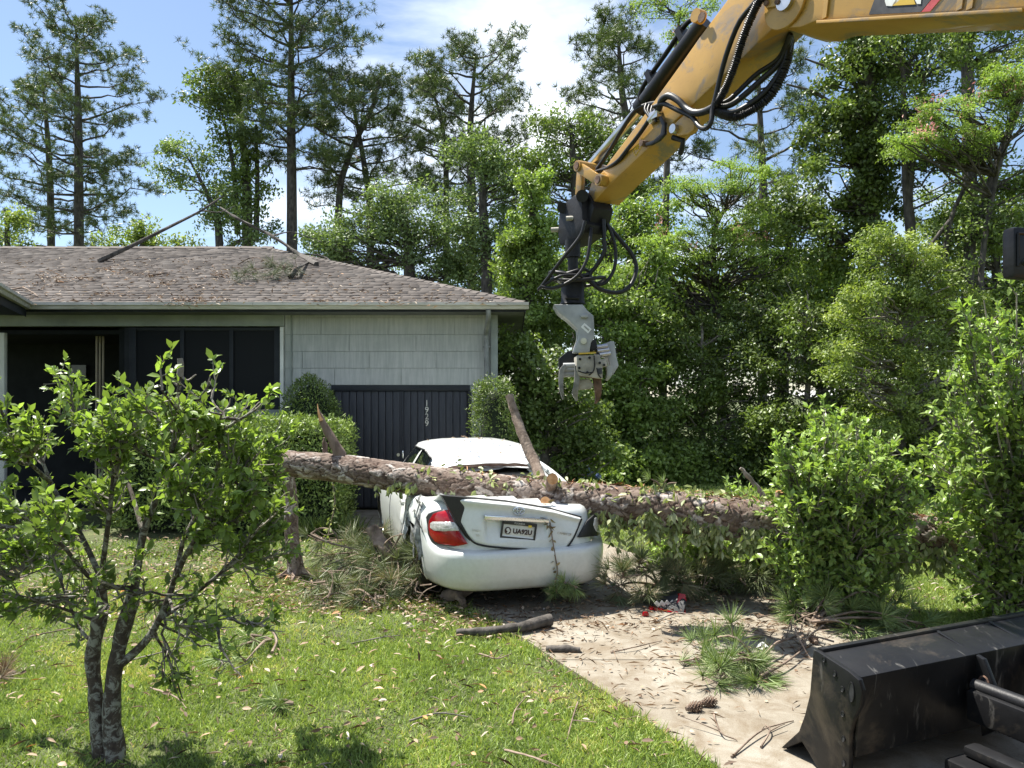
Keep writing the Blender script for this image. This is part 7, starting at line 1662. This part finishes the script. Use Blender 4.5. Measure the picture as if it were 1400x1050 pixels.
# broken red tail lamp on the drive
rl = root('broken_lamp', 'broken red and black tail lamp housing lying on the shaded concrete', 'car lamp', gnd(915, 830))
mb = MB(); o_ = H(912, 828, .06); mb.prism([H(888, 830, .02), H(935, 838, .02), H(938, 822, .10), H(925, 812, .14), H(900, 818, .09)], (.02, .10, .01)); mb.build('housing', M['black_trim'], rl, bevel=.01)
mb = MB(); mb.prism([H(886, 832, .015), H(936, 838, .015), H(937, 832, .03), H(888, 827, .03)], (0, -.03, 0)); mb.prism([H(922, 826, .06), H(936, 822, .08), H(934, 812, .14), H(926, 811, .14)], (.01, -.04, .01)); mb.build('red_lens', M['tail_red'], rl, bevel=.006)
mb = MB()
for k in range(4): a = H(898 + k * 7, 826 - k * .5, .06); mb.box(a + [0, -.03, .01], (.035, .01, .05), unit([.7, 0, .7]), (0, 1, 0), unit([-.7, 0, .7]))
mb.build('reflector', M['tail_clear'], rl, bevel=.004)
sh = root('lamp_shard', 'small red lamp shard on the concrete left of the broken lamp', 'shard', gnd(881, 840)); MB().prism([H(877, 842, .01), H(886, 842, .01), H(884, 836, .05), H(879, 836, .05)], (.01, -.02, 0)).build('shard', M['tail_red'], sh, bevel=.004)
# crushed white paper cup / scrap by the bough
sc2 = root('paper_scrap', 'crumpled white scrap beside the pine bough on the drive', 'litter', gnd(1043, 888)); t = np.linspace(0, 6.28, 10)[:-1]
mb = MB(); c_ = H(1043, 884, .03); Pg = np.array([[c_ + np.array([math.cos(q) * .05 * s, math.sin(q) * .04 * s, .03 * (1 - s)]) + rng.normal(size=3) * .008 for q in t] for s in (.05, .6, 1.0)]); mb.grid(Pg, closed_u=True); mb.build('scrap', M['white_trim'], sc2)
# leaf litter on lawn and drive
def scatter(n, regions, Lr, Wr, z=.012):
    P = []
    for (x0, x1, y0, y1, w) in regions:
        k = int(n * w); X = rng.uniform(x0, x1, k); Y = rng.uniform(y0, y1, k); P.append(np.c_[X, Y, np.full(k, z)])
    return np.vstack(P)
P = scatter(1, [(-4.2, 1.2, 3.4, 6.0, 480), (-5.5, 0.2, 6.0, 8.2, 520), (-7, -2.2, 8.2, 10.6, 900), (-6.5, -2.8, 6.6, 9.5, 1000), (.2, 4, 4.2, 6.6, 150), (-.5, 3.4, 6.3, 8.0, 800), (-2.4, -.7, 6.6, 8.4, 420), (-.9, .6, 6.0, 7.0, 160), (2.2, 5.4, 5.8, 8, 260)], 0, 0)
lawn_z = np.where(on_drive(P[:, 0], P[:, 1]), .014, .030) ; P[:, 2] = lawn_z + rng.random(len(P)) * .012
U = unit(rng.normal(size=P.shape) * [1, 1, .22]); n = len(P)
o = leaf_obj('leaf_litter', P, U, rng.normal(size=P.shape) * .35 + [0, 0, 1], rng.uniform(.022, .065, n) * np.where(on_drive(P[:, 0], P[:, 1]), .8, 1.35), rng.uniform(.02, .065, n), LEAF8, LM['litter'], kind='stuff'); tag(o, 'dead brown leaves scattered over the lawn and drive', 'leaf litter')
# straw and bark crumbs round the car and on the drive
P = scatter(1, [(-.8, 3.2, 6.2, 7.8, 1200), (-2.6, -.6, 6.8, 8.4, 1200), (.1, 2.6, 4.4, 6.3, 220), (-4.5, 1, 3.6, 6.8, 700), (-6.5, -2.6, 6.8, 9.6, 700), (1.2, 3.2, 5.4, 6.6, 420)], 0, 0); P[:, 2] = .014 + rng.random(len(P)) * .02; n = len(P)
U = unit(rng.normal(size=P.shape) * [1, 1, .18]); o = leaf_obj('straw_litter', P, U, rng.normal(size=P.shape) * .3 + [0, 0, 1], rng.uniform(.03, .13, n), rng.uniform(.004, .014, n), LEAF4, LM['litter'], kind='stuff'); tag(o, 'pine straw and bark crumbs strewn round the crushed car', 'litter')
# straw and crumbs caught on top of the trunk and the car roof
q = LOGC[rng.integers(60, 200, 500)]; P = q[:, :3] + np.c_[rng.normal(size=500) * .02, rng.normal(size=500) * .05, q[:, 3] * 1.02]; P[:, 2] -= (np.abs(P[:, 1] - q[:, 1]) ** 2) / (2 * q[:, 3])
leaf_obj('bark_crumbs', P, unit(rng.normal(size=P.shape) * [1, .6, .25]), rng.normal(size=P.shape) * .3 + [0, 0, 1], rng.uniform(.03, .12, 500), rng.uniform(.008, .03, 500), LEAF4, leafmat('crumb', [(0, (.28, .12, .06)), (1, (.55, .34, .2))], .8, 0), logR, kind='stuff')
